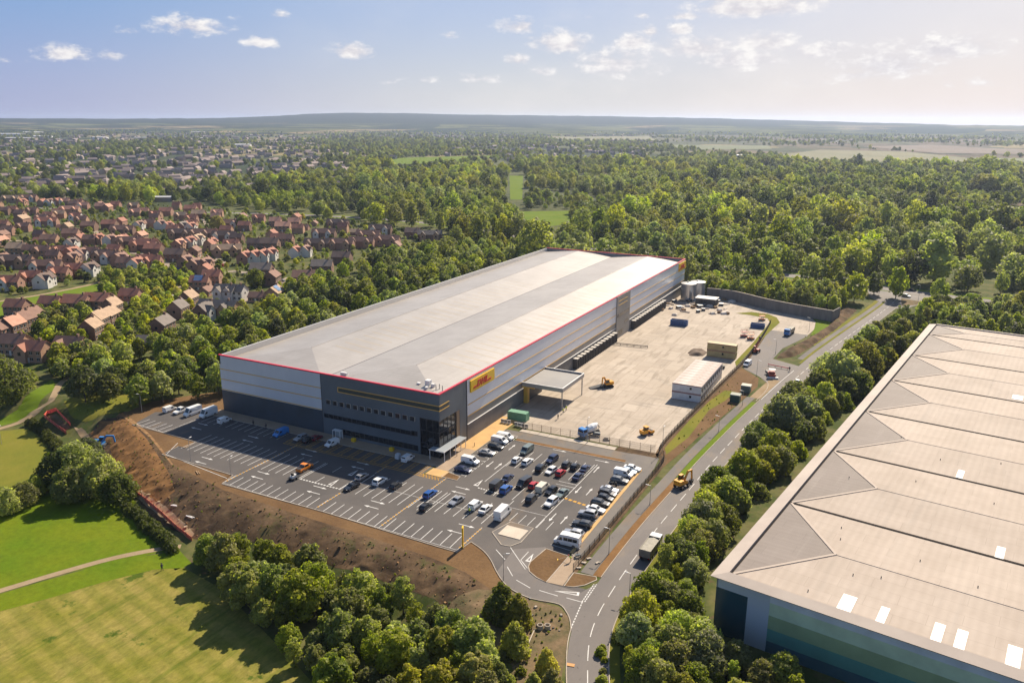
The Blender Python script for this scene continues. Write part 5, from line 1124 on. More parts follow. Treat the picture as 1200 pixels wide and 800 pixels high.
# ------------------------------------------------------------------ houses
M_brick = mat('brick_red', (.30, .165, .115), .9, c2=(.37, .215, .155), scale=.6, grain=.12, gscale=3)
M_brick2 = mat('brick_orange', (.43, .265, .17), .9, c2=(.36, .21, .135), scale=.6, grain=.12, gscale=3)
M_brick3 = mat('brick_dark', (.18, .105, .075), .9, c2=(.23, .14, .10), scale=.6, grain=.12, gscale=3)
M_rend = mat('white_render', (.66, .63, .58), .85, c2=(.58, .55, .51), scale=.5)
ROOFS = {}
for n, c, c2 in (('red', (0.36, 0.155, 0.1), (0.28, 0.12, 0.08)), ('brown', (0.25, 0.14, 0.1), (0.2, 0.11, 0.08)), ('dark', (0.155, 0.1, 0.08), (0.12, 0.082, 0.068)), ('tan', (0.42, 0.29, 0.19), (0.34, 0.23, 0.15)), ('grey', (0.2, 0.165, 0.145), (0.16, 0.135, 0.115)), ('pink', (0.52, 0.28, 0.19), (0.43, 0.22, 0.15))):
    ROOFS[n] = mat('tiles_'+n, c, .85, c2=c2, scale=.5, grain=.18, gscale=2.5, stretch=(1, 1, 1))
M_soffit = mat('barge_board', (.60, .57, .52), .7)
def gable(mb, x0, x1, y0, y1, h, rise, over=.35, t=.14):
    """pitched roof, ridge along x"""
    ym = (y0+y1)/2; xa, xb = x0-over, x1+over; s = rise/((y1-y0)/2); e = h-over*s
    P = lambda x, y, z: (x, y, z)
    for sgn, y in ((-1, y0-over), (1, y1+over)):
        a, b, c, d = P(xa, y, e), P(xb, y, e), P(xb, ym, h+rise), P(xa, ym, h+rise)
        vs = [a, b, c, d]+[(p[0], p[1], p[2]+t) for p in (a, b, c, d)]
        mb.add(vs, [(0, 1, 2, 3), (4, 5, 6, 7), (0, 1, 5, 4), (1, 2, 6, 5), (2, 3, 7, 6), (3, 0, 4, 7)])
def gwall(mb, x0, x1, y0, y1, h, rise):
    ym = (y0+y1)/2; mb.loft([[(x0, y0, 0), (x0, y1, 0), (x0, y1, h), (x0, ym, h+rise-.02), (x0, y0, h)], [(x1, y0, 0), (x1, y1, 0), (x1, y1, h), (x1, ym, h+rise-.02), (x1, y0, h)]])
def house_proto(kind, detail):
    L, W, h, rise = {'detached': (9.5, 7.2, 5.0, 2.9), 'gabled': (11, 7, 5.0, 2.9), 'terrace': (19, 7.5, 5.2, 3.0), 'bungalow': (8, 6, 2.7, 2.2), 'hipped': (12, 9, 5, 3.2), 'tall': (8.0, 7.0, 5.4, 3.2)}[kind]
    t = thing('house', 'house', 'house'); x, y = L/2, W/2
    mb = MB(); gwall(mb, -x, x, -y, y, h, rise)
    if kind == 'gabled': pass
    mb.build('wall', M_brick, t)
    mb = MB(); gable(mb, -x, x, -y, y, h, rise); r = mb.build('roof', ROOFS['red'], t)
    mb = MB(); mb.bx(x*.55, x*.55+.7, -.5, .5, h+rise*.5, h+rise+1.0); mb.build('chimney', M_brick3, r)
    if kind in ('gabled', 'terrace'):
        gx = (-x*.45,) if kind == 'gabled' else (-x*.6, x*.5)
        for g in gx:
            mb = MB(); w = 2.3; mb.loft([[(g-w, -y-1.2, 0), (g+w, -y-1.2, 0), (g+w, -y-1.2, h-.2), (g, -y-1.2, h+rise*.72), (g-w, -y-1.2, h-.2)], [(g-w, 0, 0), (g+w, 0, 0), (g+w, 0, h-.2), (g, 0, h+rise*.72), (g-w, 0, h-.2)]]); mb.build('gable_wall', M_rend, t)
            mb = MB(); w2 = w+.3
            for s in (-1, 1):
                vs = [(g+s*w2, -y-1.5, h-.5), (g, -y-1.5, h+rise*.72+.05), (g, .4, h+rise*.72+.05), (g+s*w2, .4, h-.5)]; mb.add(vs+[(p[0], p[1], p[2]+.14) for p in vs], [(0, 1, 2, 3), (4, 5, 6, 7), (0, 1, 5, 4), (1, 2, 6, 5), (2, 3, 7, 6), (3, 0, 4, 7)])
            mb.build('gable_roof', ROOFS['red'], t)
            mb = MB(); mb.bx(g-.6, g+.6, -y-1.26, -y-1.2, 3.0, 4.3); mb.build('window', M_win, t)
    if detail:
        for sx in (-.75, -.25, .25, .75):
            for z in ((.9, 3.3) if h > 4 else (.9,)):
                if kind in ('gabled', 'terrace') and sx < -.2: continue
                mb = MB(); mb.bx(sx*x-.55, sx*x+.55, -y-.05, -y, z, z+1.15); w = mb.build('window', M_win, t)
                mb = MB(); mb.bx(sx*x-.68, sx*x+.68, -y-.08, -y-.05, z-.1, z); mb.bx(sx*x-.68, sx*x+.68, -y-.08, -y-.05, z+1.15, z+1.25); mb.bx(sx*x-.04, sx*x+.04, -y-.08, -y-.05, z, z+1.15); mb.build('frame', M_soffit, w)
        mb = MB(); mb.bx(0-.45, .45, -y-.06, -y, 0, 2.0); mb.build('door', M_soffit, t)
        mb = MB(); mb.bx(x, x+.05, -.5, .5, 3.2, 4.2) if h > 4 else mb.bx(x, x+.05, -.5, .5, 1, 2); mb.build('window', M_win, t)
        mb = MB(); mb.bx(-x-.05, -x, -.5, .5, 3.2, 4.2) if h > 4 else mb.bx(-x-.05, -x, -.5, .5, 1, 2); mb.build('window', M_win, t)
    return t
HP = {}; HOUSES = []
WALLS = {'red': M_brick, 'orange': M_brick2, 'dark': M_brick3, 'white': M_rend}
WORDN = ['first', 'second', 'third', 'fourth', 'fifth', 'sixth', 'seventh', 'eighth', 'ninth', 'tenth', 'eleventh', 'twelfth', 'thirteenth', 'fourteenth', 'fifteenth', 'sixteenth', 'seventeenth', 'eighteenth', 'nineteenth', 'twentieth']
ROOFW = {'red': 'red tiled', 'brown': 'brown tiled', 'dark': 'dark tiled', 'tan': 'sandy tiled', 'grey': 'grey tiled', 'pink': 'pale pink'}
def house_row(where, items, detail):
    """items: (u, v, kind, world angle, roof, wall) in order from the left"""
    for i, (u, v, kind, ang, rf, wl_) in enumerate(sorted(items, key=lambda q: q[0])):
        p = at(u, v, 3.0); key = (kind, detail)
        kw = {'terrace': 'terraced block', 'bungalow': 'low house', 'gabled': 'front gabled house', 'tall': 'upright house', 'hipped': 'broad house', 'detached': 'house'}[kind]
        lab = f'{ROOFW[rf]} {kw}, {WORDN[i]} from left {where}'
        if key not in HP: t = house_proto(*key); HP[key] = t; t.location = p; t.rotation_euler = (0, 0, R(ang)); t['label'] = lab
        else: t = dup(HP[key], p, R(ang), lab)
        t['group'] = 'houses '+where; paint(t, 'roof', ROOFS[rf]); paint(t, 'gable_roof', ROOFS[rf]); paint(t, 'wall', WALLS[wl_]); paint(t, 'gable_wall', M_rend if wl_ == 'white' or (i % 3 == 0) else M_brick2); t.scale = (1,)*3 if detail else (.95,)*3; HOUSES.append((p.x, p.y, 9 if kind == 'terrace' else 6.5))
A_, B_ = 27, 115      # ridge across the view / ridge running away
H1 = [(21, 362, 'detached', 22, 'red', 'red'), (61, 358, 'detached', 22, 'red', 'red'), (91, 357, 'hipped', 22, 'red', 'red'), (116, 355, 'hipped', 22, 'red', 'red'), (154, 349, 'detached', 22, 'red', 'red')]
house_row('in the row below the green verge', H1, True)
H2 = [(36, 373, 'detached', 110, 'brown', 'orange'), (28, 379, 'tall', 110, 'brown', 'dark'), (15, 385, 'tall', 110, 'pink', 'dark'), (3, 388, 'detached', 110, 'brown', 'red'), (19, 405, 'detached', 20, 'brown', 'orange'), (40, 413, 'gabled', 20, 'red', 'orange'), (84, 408, 'gabled', 20, 'brown', 'orange')]
house_row('round the leafy close at the left edge', H2, True)
H3 = [(131, 362, 'tall', 118, 'tan', 'dark'), (127, 372, 'detached', 118, 'tan', 'dark'), (115, 378, 'tall', 118, 'tan', 'dark'), (107, 388, 'tall', 118, 'tan', 'dark')]
house_row('in the stepped terrace by the lime trees', H3, True)
H4 = [(235, 333, 'detached', 28, 'red', 'red'), (249, 326, 'detached', 28, 'red', 'red'), (265, 344, 'gabled', 14, 'grey', 'white'), (276, 344, 'gabled', 14, 'grey', 'white'), (257, 364, 'terrace', 12, 'grey', 'orange'), (243, 366, 'gabled', 100, 'grey', 'dark'), (221, 353, 'tall', 112, 'tan', 'dark'), (209, 365, 'tall', 112, 'grey', 'red'), (190, 383, 'detached', 112, 'grey', 'dark'), (173, 398, 'bungalow', 25, 'grey', 'red'), (322, 346, 'detached', 112, 'tan', 'orange'), (302, 346, 'bungalow', 20, 'brown', 'orange'), (242, 339, 'bungalow', 110, 'brown', 'red')]
house_row('in the cluster just left of the wood', H4, True)
H5 = [(13, 333, 'gabled', 28, 'red', 'red'), (37, 327, 'gabled', 28, 'red', 'dark'), (52, 330, 'gabled', 115, 'dark', 'white'), (70, 322, 'gabled', 28, 'red', 'red'), (88, 318, 'gabled', 30, 'red', 'red'), (105, 317, 'gabled', 115, 'dark', 'white')]
house_row('in the row above the long green verge', H5, True)
H6 = [(3, 306, 'detached', B_, 'brown', 'red'), (17, 308, 'terrace', 30, 'dark', 'dark'), (30, 308, 'detached', 30, 'dark', 'red'), (55, 314, 'terrace', 28, 'brown', 'dark'), (21, 293, 'hipped', 28, 'tan', 'orange'), (37, 295, 'detached', 28, 'brown', 'red'), (50, 296, 'gabled', 28, 'brown', 'orange'), (73, 296, 'gabled', 28, 'red', 'red'), (85, 298, 'gabled', B_, 'red', 'red'), (97, 299, 'gabled', B_, 'brown', 'white'), (107, 298, 'gabled', 28, 'brown', 'red'), (120, 301, 'gabled', 28, 'dark', 'red'), (130, 303, 'gabled', 28, 'brown', 'red'), (141, 305, 'gabled', B_, 'brown', 'red'), (148, 310, 'detached', 28, 'brown', 'red'), (160, 311, 'gabled', B_, 'red', 'white'), (170, 307, 'detached', 28, 'red', 'red'), (179, 308, 'gabled', 28, 'red', 'red')]
house_row('along the curve above the lime belt', H6, True)
H7 = [(59, 282, 'hipped', 30, 'brown', 'orange'), (84, 275, 'hipped', 30, 'brown', 'red'), (84, 286, 'gabled', B_, 'dark', 'white'), (94, 281, 'detached', B_, 'red', 'red'), (106, 282, 'detached', 28, 'brown', 'dark'), (115, 281, 'gabled', B_, 'red', 'orange'), (129, 282, 'gabled', B_, 'brown', 'white'), (139, 283, 'detached', B_, 'pink', 'orange'), (153, 285, 'terrace', 25, 'brown', 'dark'), (169, 289, 'terrace', 25, 'red', 'dark'), (181, 293, 'hipped', 25, 'red', 'dark'), (10, 271, 'detached', 28, 'brown', 'red'), (3, 277, 'detached', B_, 'brown', 'red'), (28, 267, 'gabled', 28, 'brown', 'red'), (55, 261, 'terrace', 32, 'red', 'red'), (105, 266, 'hipped', 28, 'brown', 'dark')]
house_row('in the middle of the estate', H7, False)
H8 = [(13, 234, 'terrace', 28, 'tan', 'orange'), (34, 233, 'terrace', 28, 'brown', 'red'), (50, 238, 'detached', B_, 'red', 'orange'), (58, 238, 'gabled', B_, 'brown', 'white'), (68, 237, 'detached', B_, 'red', 'red'), (76, 237, 'gabled', 28, 'pink', 'red'), (87, 240, 'detached', 28, 'brown', 'red'), (98, 242, 'gabled', 28, 'pink', 'red'), (15, 247, 'detached', 28, 'red', 'red'), (6, 248, 'detached', 28, 'brown', 'dark'), (38, 248, 'gabled', 28, 'brown', 'red'), (82, 247, 'terrace', 32, 'pink', 'orange'), (68, 250, 'detached', 32, 'red', 'red')]
house_row('at the far top left of the estate', H8, False)
H9 = [(57, 254, 'detached', 28, 'red', 'red'), (49, 257, 'gabled', 28, 'brown', 'red'), (89, 255, 'gabled', 28, 'red', 'white'), (26, 258, 'hipped', B_, 'tan', 'red'), (4, 264, 'detached', 28, 'red', 'red'), (118, 243, 'detached', 28, 'pink', 'red'), (126, 244, 'detached', B_, 'pink', 'red'), (136, 241, 'detached', 28, 'red', 'red'), (159, 250, 'gabled', 28, 'pink', 'orange'), (168, 249, 'gabled', 28, 'pink', 'red'), (129, 264, 'hipped', 28, 'red', 'dark'), (142, 261, 'detached', B_, 'red', 'red'), (144, 271, 'terrace', 28, 'brown', 'dark'), (163, 265, 'gabled', B_, 'brown', 'white'), (175, 263, 'gabled', 28, 'brown', 'orange')]
house_row('below the far tree belt', H9, False)
H10 = [(195, 249, 'hipped', 27, 'red', 'red'), (224, 246, 'hipped', 27, 'red', 'red'), (233, 252, 'hipped', 27, 'tan', 'dark'), (212, 254, 'gabled', 27, 'tan', 'red'), (188, 264, 'gabled', B_, 'brown', 'white'), (197, 266, 'gabled', B_, 'red', 'white'), (203, 270, 'detached', 27, 'red', 'red'), (224, 267, 'gabled', B_, 'red', 'white'), (214, 266, 'gabled', B_, 'grey', 'red'), (212, 275, 'terrace', 27, 'dark', 'dark'), (235, 275, 'terrace', 27, 'brown', 'dark'), (249, 275, 'detached', 27, 'red', 'red'), (263, 278, 'terrace', 22, 'dark', 'dark'), (278, 280, 'detached', 22, 'dark', 'dark')]
house_row('behind the big yellow green tree', H10, False)
H11 = [(232, 282, 'gabled', B_, 'tan', 'white'), (222, 285, 'gabled', B_, 'red', 'white'), (210, 288, 'gabled', B_, 'pink', 'red'), (206, 300, 'hipped', 25, 'dark', 'dark'), (175, 288, 'hipped', 25, 'red', 'red'), (266, 295, 'terrace', 40, 'tan', 'orange'), (287, 303, 'gabled', B_, 'red', 'red'), (298, 302, 'gabled', B_, 'red', 'white'), (308, 301, 'gabled', B_, 'red', 'white'), (317, 299, 'gabled', B_, 'red', 'white'), (299, 287, 'detached', 25, 'dark', 'dark'), (317, 287, 'hipped', 25, 'dark', 'dark'), (326, 281, 'detached', 25, 'red', 'red'), (336, 282, 'detached', 25, 'brown', 'red'), (218, 308, 'gabled', B_, 'brown', 'red'), (229, 312, 'gabled', B_, 'brown', 'red'), (241, 311, 'gabled', B_, 'brown', 'red')]
house_row('near the long solar roof', H11, True)
H12 = [(268, 264, 'terrace', 30, 'brown', 'dark'), (284, 256, 'detached', B_, 'brown', 'dark'), (287, 266, 'detached', 27, 'red', 'dark'), (332, 267, 'hipped', 30, 'pink', 'orange'), (323, 261, 'detached', 30, 'pink', 'red'), (345, 262, 'detached', 30, 'pink', 'red'), (307, 318, 'hipped', 25, 'grey', 'dark'), (319, 327, 'detached', B_, 'brown', 'dark'), (357, 327, 'hipped', 30, 'brown', 'orange'), (378, 314, 'hipped', 30, 'grey', 'dark')]
house_row('beside the round dark garden tree', H12, True)
H13 = [(396, 263, 'terrace', 20, 'dark', 'dark'), (380, 275, 'terrace', 20, 'brown', 'dark'), (432, 277, 'terrace', 20, 'brown', 'dark'), (446, 270, 'terrace', 20, 'dark', 'dark'), (484, 274, 'hipped', 20, 'dark', 'dark'), (504, 277, 'terrace', 30, 'grey', 'dark'), (454, 283, 'terrace', 20, 'brown', 'red'), (464, 290, 'detached', B_, 'brown', 'red'), (372, 287, 'terrace', 20, 'dark', 'dark'), (400, 287, 'terrace', 20, 'brown', 'red'), (424, 285, 'terrace', 20, 'brown', 'red'), (401, 303, 'hipped', 20, 'dark', 'dark'), (358, 295, 'gabled', B_, 'brown', 'white'), (346, 296, 'gabled', B_, 'red', 'white')]
house_row('on the dark roofed side', H13, False)
def infill(n_max=42):
    est = [at(u, v).to_2d()[:] for u, v in ((-10, 300), (-10, 234), (100, 240), (230, 247), (340, 258), (400, 266), (510, 278), (440, 302), (345, 335), (290, 366), (215, 350), (225, 322), (120, 316), (-10, 335))]
    x_ = [p[0] for p in est]; y_ = [p[1] for p in est]; g = random.Random(21); n = 0
    for _ in range(9000):
        x, y = g.uniform(min(x_), max(x_)), g.uniform(min(y_), max(y_))
        if n >= n_max or not in_poly([x], [y], est)[0] or any(math.hypot(x-h[0], y-h[1]) < h[2]+6.2 for h in HOUSES): continue
        kd = g.choice(['detached', 'detached', 'gabled', 'bungalow', 'tall']); rf = g.choice(['red', 'red', 'brown', 'pink', 'tan', 'brown']); det = y < 420
        key = (kd, det)
        if key not in HP: HP[key] = house_proto(*key); t = HP[key]; t.location = (x, y, gzs(x, y))
        else: t = dup(HP[key], (x, y, gzs(x, y)), 0)
        t.rotation_euler = (0, 0, R(g.choice([27, 27, 115])+g.uniform(-8, 8)))
        t['label'] = f'{ROOFW[rf]} house squeezed in between the rows of the estate'; t['group'] = 'houses squeezed between the rows'; t.scale = (.95,)*3; paint(t, 'roof', ROOFS[rf]); paint(t, 'gable_roof', ROOFS[rf]); paint(t, 'wall', g.choice([M_brick, M_brick2])); paint(t, 'gable_wall', M_brick2); HOUSES.append((x, y, 6.5)); n += 1
infill()
def panels(u, v, L, x0):
    p = at(u, v, 3.0); best = min((o for o in COL.objects if o.name.startswith('house') and o.parent is None and 'category' in o), key=lambda o: (o.location-p).length)
    mb = MB()
    for t0, t1 in ((.12, .50), (.54, .92)):
        W, h, rise = 7.3, 5.1, 2.95; z = lambda t: h+rise*t+.24; y = lambda t: -W/2*(1-t)
        mb.add([(x0, y(t0), z(t0)), (x0+L, y(t0), z(t0)), (x0+L, y(t1), z(t1)), (x0, y(t1), z(t1))], [(0, 1, 2, 3)])
    mb.build('solar_panel', mat('solar_panel', (.20, .30, .48), .15, .3), best, fix=False)
panels(266, 295, 5.5, -8.5); panels(235, 333, 4.5, -2.5); panels(322, 346, 4, -2)
# estate lanes between the houses
M_lane = mat('estate_lane', (.24, .19, .15), .9, c2=(.32, .25, .18), scale=.2, coords='World', grain=.15, gscale=1)
for pts in (((330, 345), (310, 352), (290, 352), (270, 336), (252, 352), (238, 360)), ((340, 325), (322, 332), (300, 322), (272, 318), (256, 322)), ((140, 352), (165, 346), (190, 352), (205, 345), (215, 335)), ((240, 300), (255, 304), (262, 310)), ((100, 262), (112, 272), (122, 278), (130, 290)), ((212, 250), (238, 258), (244, 266)), ((0, 282), (40, 283), (62, 288), (90, 290)), ((150, 296), (180, 300), (200, 312), (225, 320))):
    ln = smoothline([at(*p) for p in pts], 4); drape('estate_lane', offset_line(ln, -2.6)+offset_line(ln, 2.6)[::-1], M_lane, .05)
# ------------------------------------------------------------------ trees
def leaf_mat(name, dark, light, trans=.35):
    m = bpy.data.materials.new(name); m.use_nodes = True; k = NT(m.node_tree); MATS[name] = m
    at_ = k.n('ShaderNodeAttribute', attribute_name='tint'); oi = k.n('ShaderNodeObjectInfo')
    col = k.mix(at_.outputs['Fac'], dark, light)
    hs = k.n('ShaderNodeHueSaturation'); k.put(hs.inputs['Color'], col)
    k.put(hs.inputs['Hue'], k.ramp(oi.outputs['Random'], 0, 1, .484, .515)); k.put(hs.inputs['Value'], k.ramp(k.math('FRACT', k.math('MULTIPLY', oi.outputs['Random'], 7.31)), 0, 1, .72, 1.35))
    k.put(hs.inputs['Saturation'], k.ramp(k.math('FRACT', k.math('MULTIPLY', oi.outputs['Random'], 3.77)), 0, 1, .68, 1.0))
    d = k.n('ShaderNodeBsdfPrincipled'); k.put(d.inputs['Base Color'], hs.outputs[0]); d.inputs['Roughness'].default_value = .55; d.inputs['Specular IOR Level'].default_value = .25
    tr = k.n('ShaderNodeBsdfTranslucent'); k.put(tr.inputs['Color'], k.mix(1., hs.outputs[0], (1.75, 1.95, .7), 'MULTIPLY'))
    mx = k.n('ShaderNodeMixShader'); mx.inputs[0].default_value = trans; k.t.links.new(d.outputs[0], mx.inputs[1]); k.t.links.new(tr.outputs[0], mx.inputs[2])
    o = k.n('ShaderNodeOutputMaterial'); k.t.links.new(mx.outputs[0], o.inputs[0]); return m
LM = {'green': leaf_mat('leaves_green', (.105, .132, .012), (.30, .305, .034), .56), 'dark': leaf_mat('leaves_dark', (.060, .080, .014), (.165, .180, .032), .5), 'lime': leaf_mat('leaves_lime', (.185, .215, .012), (.41, .395, .030), .56),
      'grey': leaf_mat('leaves_greygreen', (.155, .175, .065), (.335, .34, .135), .53), 'olive': leaf_mat('leaves_olive', (.155, .160, .014), (.36, .335, .042), .56), 'yellow': leaf_mat('leaves_yellowgreen', (.25, .225, .015), (.43, .37, .03), .56)}
M_bark = mat('bark', (.085, .06, .04), .95, c2=(.13, .10, .075), scale=3, stretch=(1, 1, .2))
def crown_mesh(name, seed, Rr, Hc, z0, shape='round', n=5000, leaf=.32, lobes=14, m='green', jitter=.55):
    """leaf clumps spread over many overlapping boughs; z0 = crown base, Hc = crown height"""
    g = np.random.default_rng(seed); L = []
    for i in range(lobes):
        t = (i+.5)/lobes; t = t if shape != 'round' else .12+.88*t
        if shape == 'round': w = math.sin(math.pi*min(1, .14+.80*t))**.7
        elif shape == 'tall': w = math.sin(math.pi*min(1, .10+.84*t))**.6
        elif shape == 'cone': w = (1-t)**.55*1.0+.05
        elif shape == 'shrub': w = math.sqrt(max(0, 1-(t*.95)**2))
        a = i*2.39996+g.uniform(-.5, .5); rr = Rr*w; lr = max(.16*Rr, rr*g.uniform(.38, .58)) if shape != 'cone' else max(.12*Rr, rr*.5)
        d = max(0, rr-lr*.8)*g.uniform(.75, 1.1); L.append((d*math.cos(a), d*math.sin(a), z0+t*(Hc-lr*.75), lr, g.uniform(0, 1)))
    L.append((0, 0, z0+Hc*.45, Rr*.55 if shape != 'tall' else Rr*.5, .4)); L.append((g.uniform(-.2, .2)*Rr, g.uniform(-.2, .2)*Rr, z0+Hc*.78, Rr*(.36 if shape != 'cone' else .14), .6))
    L = np.array(L); wts = L[:, 3]**2; wts /= wts.sum(); k = int(n*1.5)
    li = g.choice(len(L), k, p=wts); d = g.normal(size=(k, 3)); d[:, 2] = d[:, 2]+.25; d /= np.linalg.norm(d, axis=1)[:, None]
    # uneven lobes: bumps per lobe
    bump = 1+.16*np.sin(d[:, 0]*5+li*1.7)*np.sin(d[:, 1]*5+li*2.3)*1.0+.10*np.sin(d[:, 2]*9+li); rad = L[li, 3]*bump*g.uniform(.82, 1.06, k)
    P = L[li, :3]+d*rad[:, None]*np.array([1, 1, .85]); keep = np.ones(k, bool)
    for j in range(len(L)):
        q = P-L[j, :3]; keep &= (np.linalg.norm(q, axis=1) > L[j, 3]*.72) | (li == j)
    idx = np.where(keep)[0][:n]; P = P[idx]; d = d[idx]; li = li[idx]; k = len(idx)
    nrm = d+g.normal(size=(k, 3))*jitter; nrm[:, 2] += .40; nrm /= np.linalg.norm(nrm, axis=1)[:, None]
    a = np.cross(nrm, g.normal(size=(k, 3))); a /= np.linalg.norm(a, axis=1)[:, None]; b = np.cross(nrm, a); s = leaf*g.uniform(.6, 1.25, k)[:, None]
    V = np.stack([P-a*s, P-b*s*.62, P+a*s, P+b*s*.62], 1).reshape(-1, 3)
    me = bpy.data.meshes.new(name); me.vertices.add(4*k); me.vertices.foreach_set('co', V.ravel().astype(np.float32)); me.loops.add(4*k); me.loops.foreach_set('vertex_index', np.arange(4*k, dtype=np.int32))
    me.polygons.add(k); me.polygons.foreach_set('loop_start', np.arange(0, 4*k, 4, dtype=np.int32)); me.update(calc_edges=True)
    tint = np.clip(.15+.55*L[li, 4]+g.normal(size=k)*.16, 0, 1); at_ = me.attributes.new('tint', 'FLOAT', 'POINT'); at_.data.foreach_set('value', np.repeat(tint, 4).astype(np.float32))
    me.materials.append(LM[m]); me.validate(); return me
def trunk_mesh(name, h, r, lean=0., limbs=5, Rr=2., seed=0):
    g = random.Random(seed); mb = MB(); mb.tube((0, 0, -.6), (lean, 0, h*.55), r, r*.7, 7, cap=False); mb.tube((lean, 0, h*.55), (lean*1.3, .1, h*.95), r*.7, r*.2, 7)
    for i in range(limbs):
        a = i*2.4+g.random(); z = h*(.4+.45*i/limbs); mb.tube((lean*.8, 0, z), (lean+math.cos(a)*Rr*.7, math.sin(a)*Rr*.7, z+h*.22), r*.38, r*.08, 5)
    return mb.mesh(name, M_bark, True)
KINDS = {}
def kind(key, name, sizes, shape, cols, n, leaf, lobes, H, Rr, z0, jitter=.55, var=3):
    KINDS[key] = dict(name=name, H=H, R=Rr, var=[[crown_mesh('crown', hash((key, v)) % 9999 if False else sum(map(ord, key))*13+v*101, Rr*(1+.1*(v-1)), (H-z0)*(1+.06*(v-1)), z0, shape, n, leaf, lobes, 'green', jitter), trunk_mesh('trunk', H*.8, max(.06, H*.018), .2*v, 5, Rr, v)] for v in range(var)])
kind('young', 'leafy_tree', None, 'round', None, 4200, .30, 15, 8.5, 3.0, 1.0)
kind('bushy', 'leafy_tree', None, 'round', None, 5200, .34, 18, 9.0, 4.4, .4, .6)
kind('wood', 'woodland_tree', None, 'round', None, 1500, .55, 14, 12.0, 4.6, 2.0)
kind('copse', 'broadleaf_tree', None, 'round', None, 1500, .55, 14, 12.0, 4.6, 1.4)
kind('sapling', 'young_tree', None, 'round', None, 800, .5, 10, 6.5, 2.9, .6)
kind('birch', 'leafy_tree', None, 'tall', None, 2600, .26, 16, 9.5, 2.2, 1.2, .75, 3)
kind('big', 'leafy_tree', None, 'round', None, 6500, .42, 22, 12.0, 6.0, .8, .65)
kind('poplar', 'poplar_tree', None, 'tall', None, 1700, .85, 18, 22.0, 6.6, 2.0, .6, 4)
kind('garden', 'garden_tree', None, 'round', None, 800, .55, 10, 6.5, 2.9, 1.0)
kind('cone', 'conifer_tree', None, 'cone', None, 5200, .32, 20, 8.0, 3.7, .2, .6, 2)
kind('shrub2', 'leafy_tree', None, 'shrub', None, 2600, .28, 12, 4.2, 3.2, 0., .7, 2)
kind('shrub', 'shrub', None, 'shrub', None, 1400, .24, 10, 2.2, 1.7, 0., .6, 2)
TREES = []
PROTO_T = {}
def plant(key, x, y, sc, col, label, group=None, z=None, wide=1., cat=None):
    K = KINDS[key]; v = random.randrange(len(K['var'])); cr, tr = K['var'][v]; z = gzs(x, y) if z is None else z
    e = bpy.data.objects.new(K['name'], None); COL.objects.link(e); e.location = (x, y, z-.05); e.rotation_euler = (0, 0, random.uniform(0, 6.28)); e.scale = (sc*wide, sc*wide, sc*random.uniform(.92, 1.08)); e.empty_display_size = .1
    c = bpy.data.objects.new('crown', cr); COL.objects.link(c); c.parent = e; c.material_slots[0].link = 'OBJECT'; c.material_slots[0].material = LM[col]
    t = bpy.data.objects.new('trunk', tr); COL.objects.link(t); t.parent = e
    tag(e, label, cat or {'shrub': 'shrub'}.get(key, 'tree'), group); TREES.append((x, y, K['R']*sc)); return e
def scatter(poly, spacing, n_max=9999, avoid=None, tries=6000, edge=0.):
    xs_ = [p[0] for p in poly]; ys_ = [p[1] for p in poly]; pts = []; T = tries
    cx = rng.uniform(min(xs_), max(xs_), T); cy = rng.uniform(min(ys_), max(ys_), T); ok = in_poly(cx, cy, poly)
    cell = {}
    for x, y in zip(cx[ok], cy[ok]):
        i, j = int(x//spacing), int(y//spacing)
        if any(math.hypot(x-q[0], y-q[1]) < spacing for a in (-1, 0, 1) for b in (-1, 0, 1) for q in cell.get((i+a, j+b), ())): continue
        if avoid and avoid(x, y): continue
        cell.setdefault((i, j), []).append((x, y)); pts.append((x, y))
        if len(pts) >= n_max: break
    return pts
def atp(*uv): return [at(uv[i], uv[i+1]).to_2d()[:] for i in range(0, len(uv), 2)]
COLW = {'green': 'mid green', 'dark': 'dark green', 'lime': 'bright lime', 'grey': 'grey green', 'olive': 'olive green', 'yellow': 'yellowish'}
def belt(poly, key, spacing, cols, phrase, group, smin=.8, smax=1.2, n_max=999, avoid=None, wide=1., word='tree'):
    for x, y in scatter(poly, spacing, n_max, avoid):
        c = random.choice(cols); kk = 'birch' if key in ('young', 'bushy') and random.random() < .22 else 'shrub2' if key == 'bushy' and random.random() < .16 else key; plant(kk, x, y, random.uniform(smin, smax), c, f'{COLW[c]} {word} {phrase}', group, wide=wide)
# bottom plantation between the bank and the mown field
belt(atp(232, 650, 262, 648, 330, 660, 400, 690, 470, 712, 530, 735, 572, 775, 590, 840, 560, 930, 420, 930, 385, 850, 352, 790, 318, 748, 275, 702, 240, 672), 'young', 4.1, ['green', 'green', 'green', 'lime', 'olive', 'green', 'olive'], 'in the young plantation below the brown bank', 'trees of the young plantation', .62, 1.22, wide=1.08)
# conifers and scrub by the junction
for u, v, s, c, lab in ((588, 722, .95, 'green', 'dark bushy tree nearest the entrance road, leftmost of the three by the rubble'), (606, 733, .92, 'olive', 'yellow tipped bushy tree in the middle of three by the rubble'), (603, 764, .85, 'olive', 'bushy tree in front of the other two by the rubble'), (640, 785, .55, 'yellow', 'small yellow green bush beside the road kerb'), (646, 812, .6, 'yellow', 'yellowish bush at the bottom beside the road kerb'), (625, 812, .5, 'lime', 'lime bush below the rubble heap'), (585, 800, .55, 'lime', 'lime green bush at the plantation edge below the rubble'), (566, 822, .7, 'lime', 'lime green tree at the bottom edge beside the plantation'), (540, 752, .45, 'dark', 'small dark tree at the plantation corner by the rubble')):
    p = at(u, v); plant('cone', p.x, p.y, s, c, lab, None)
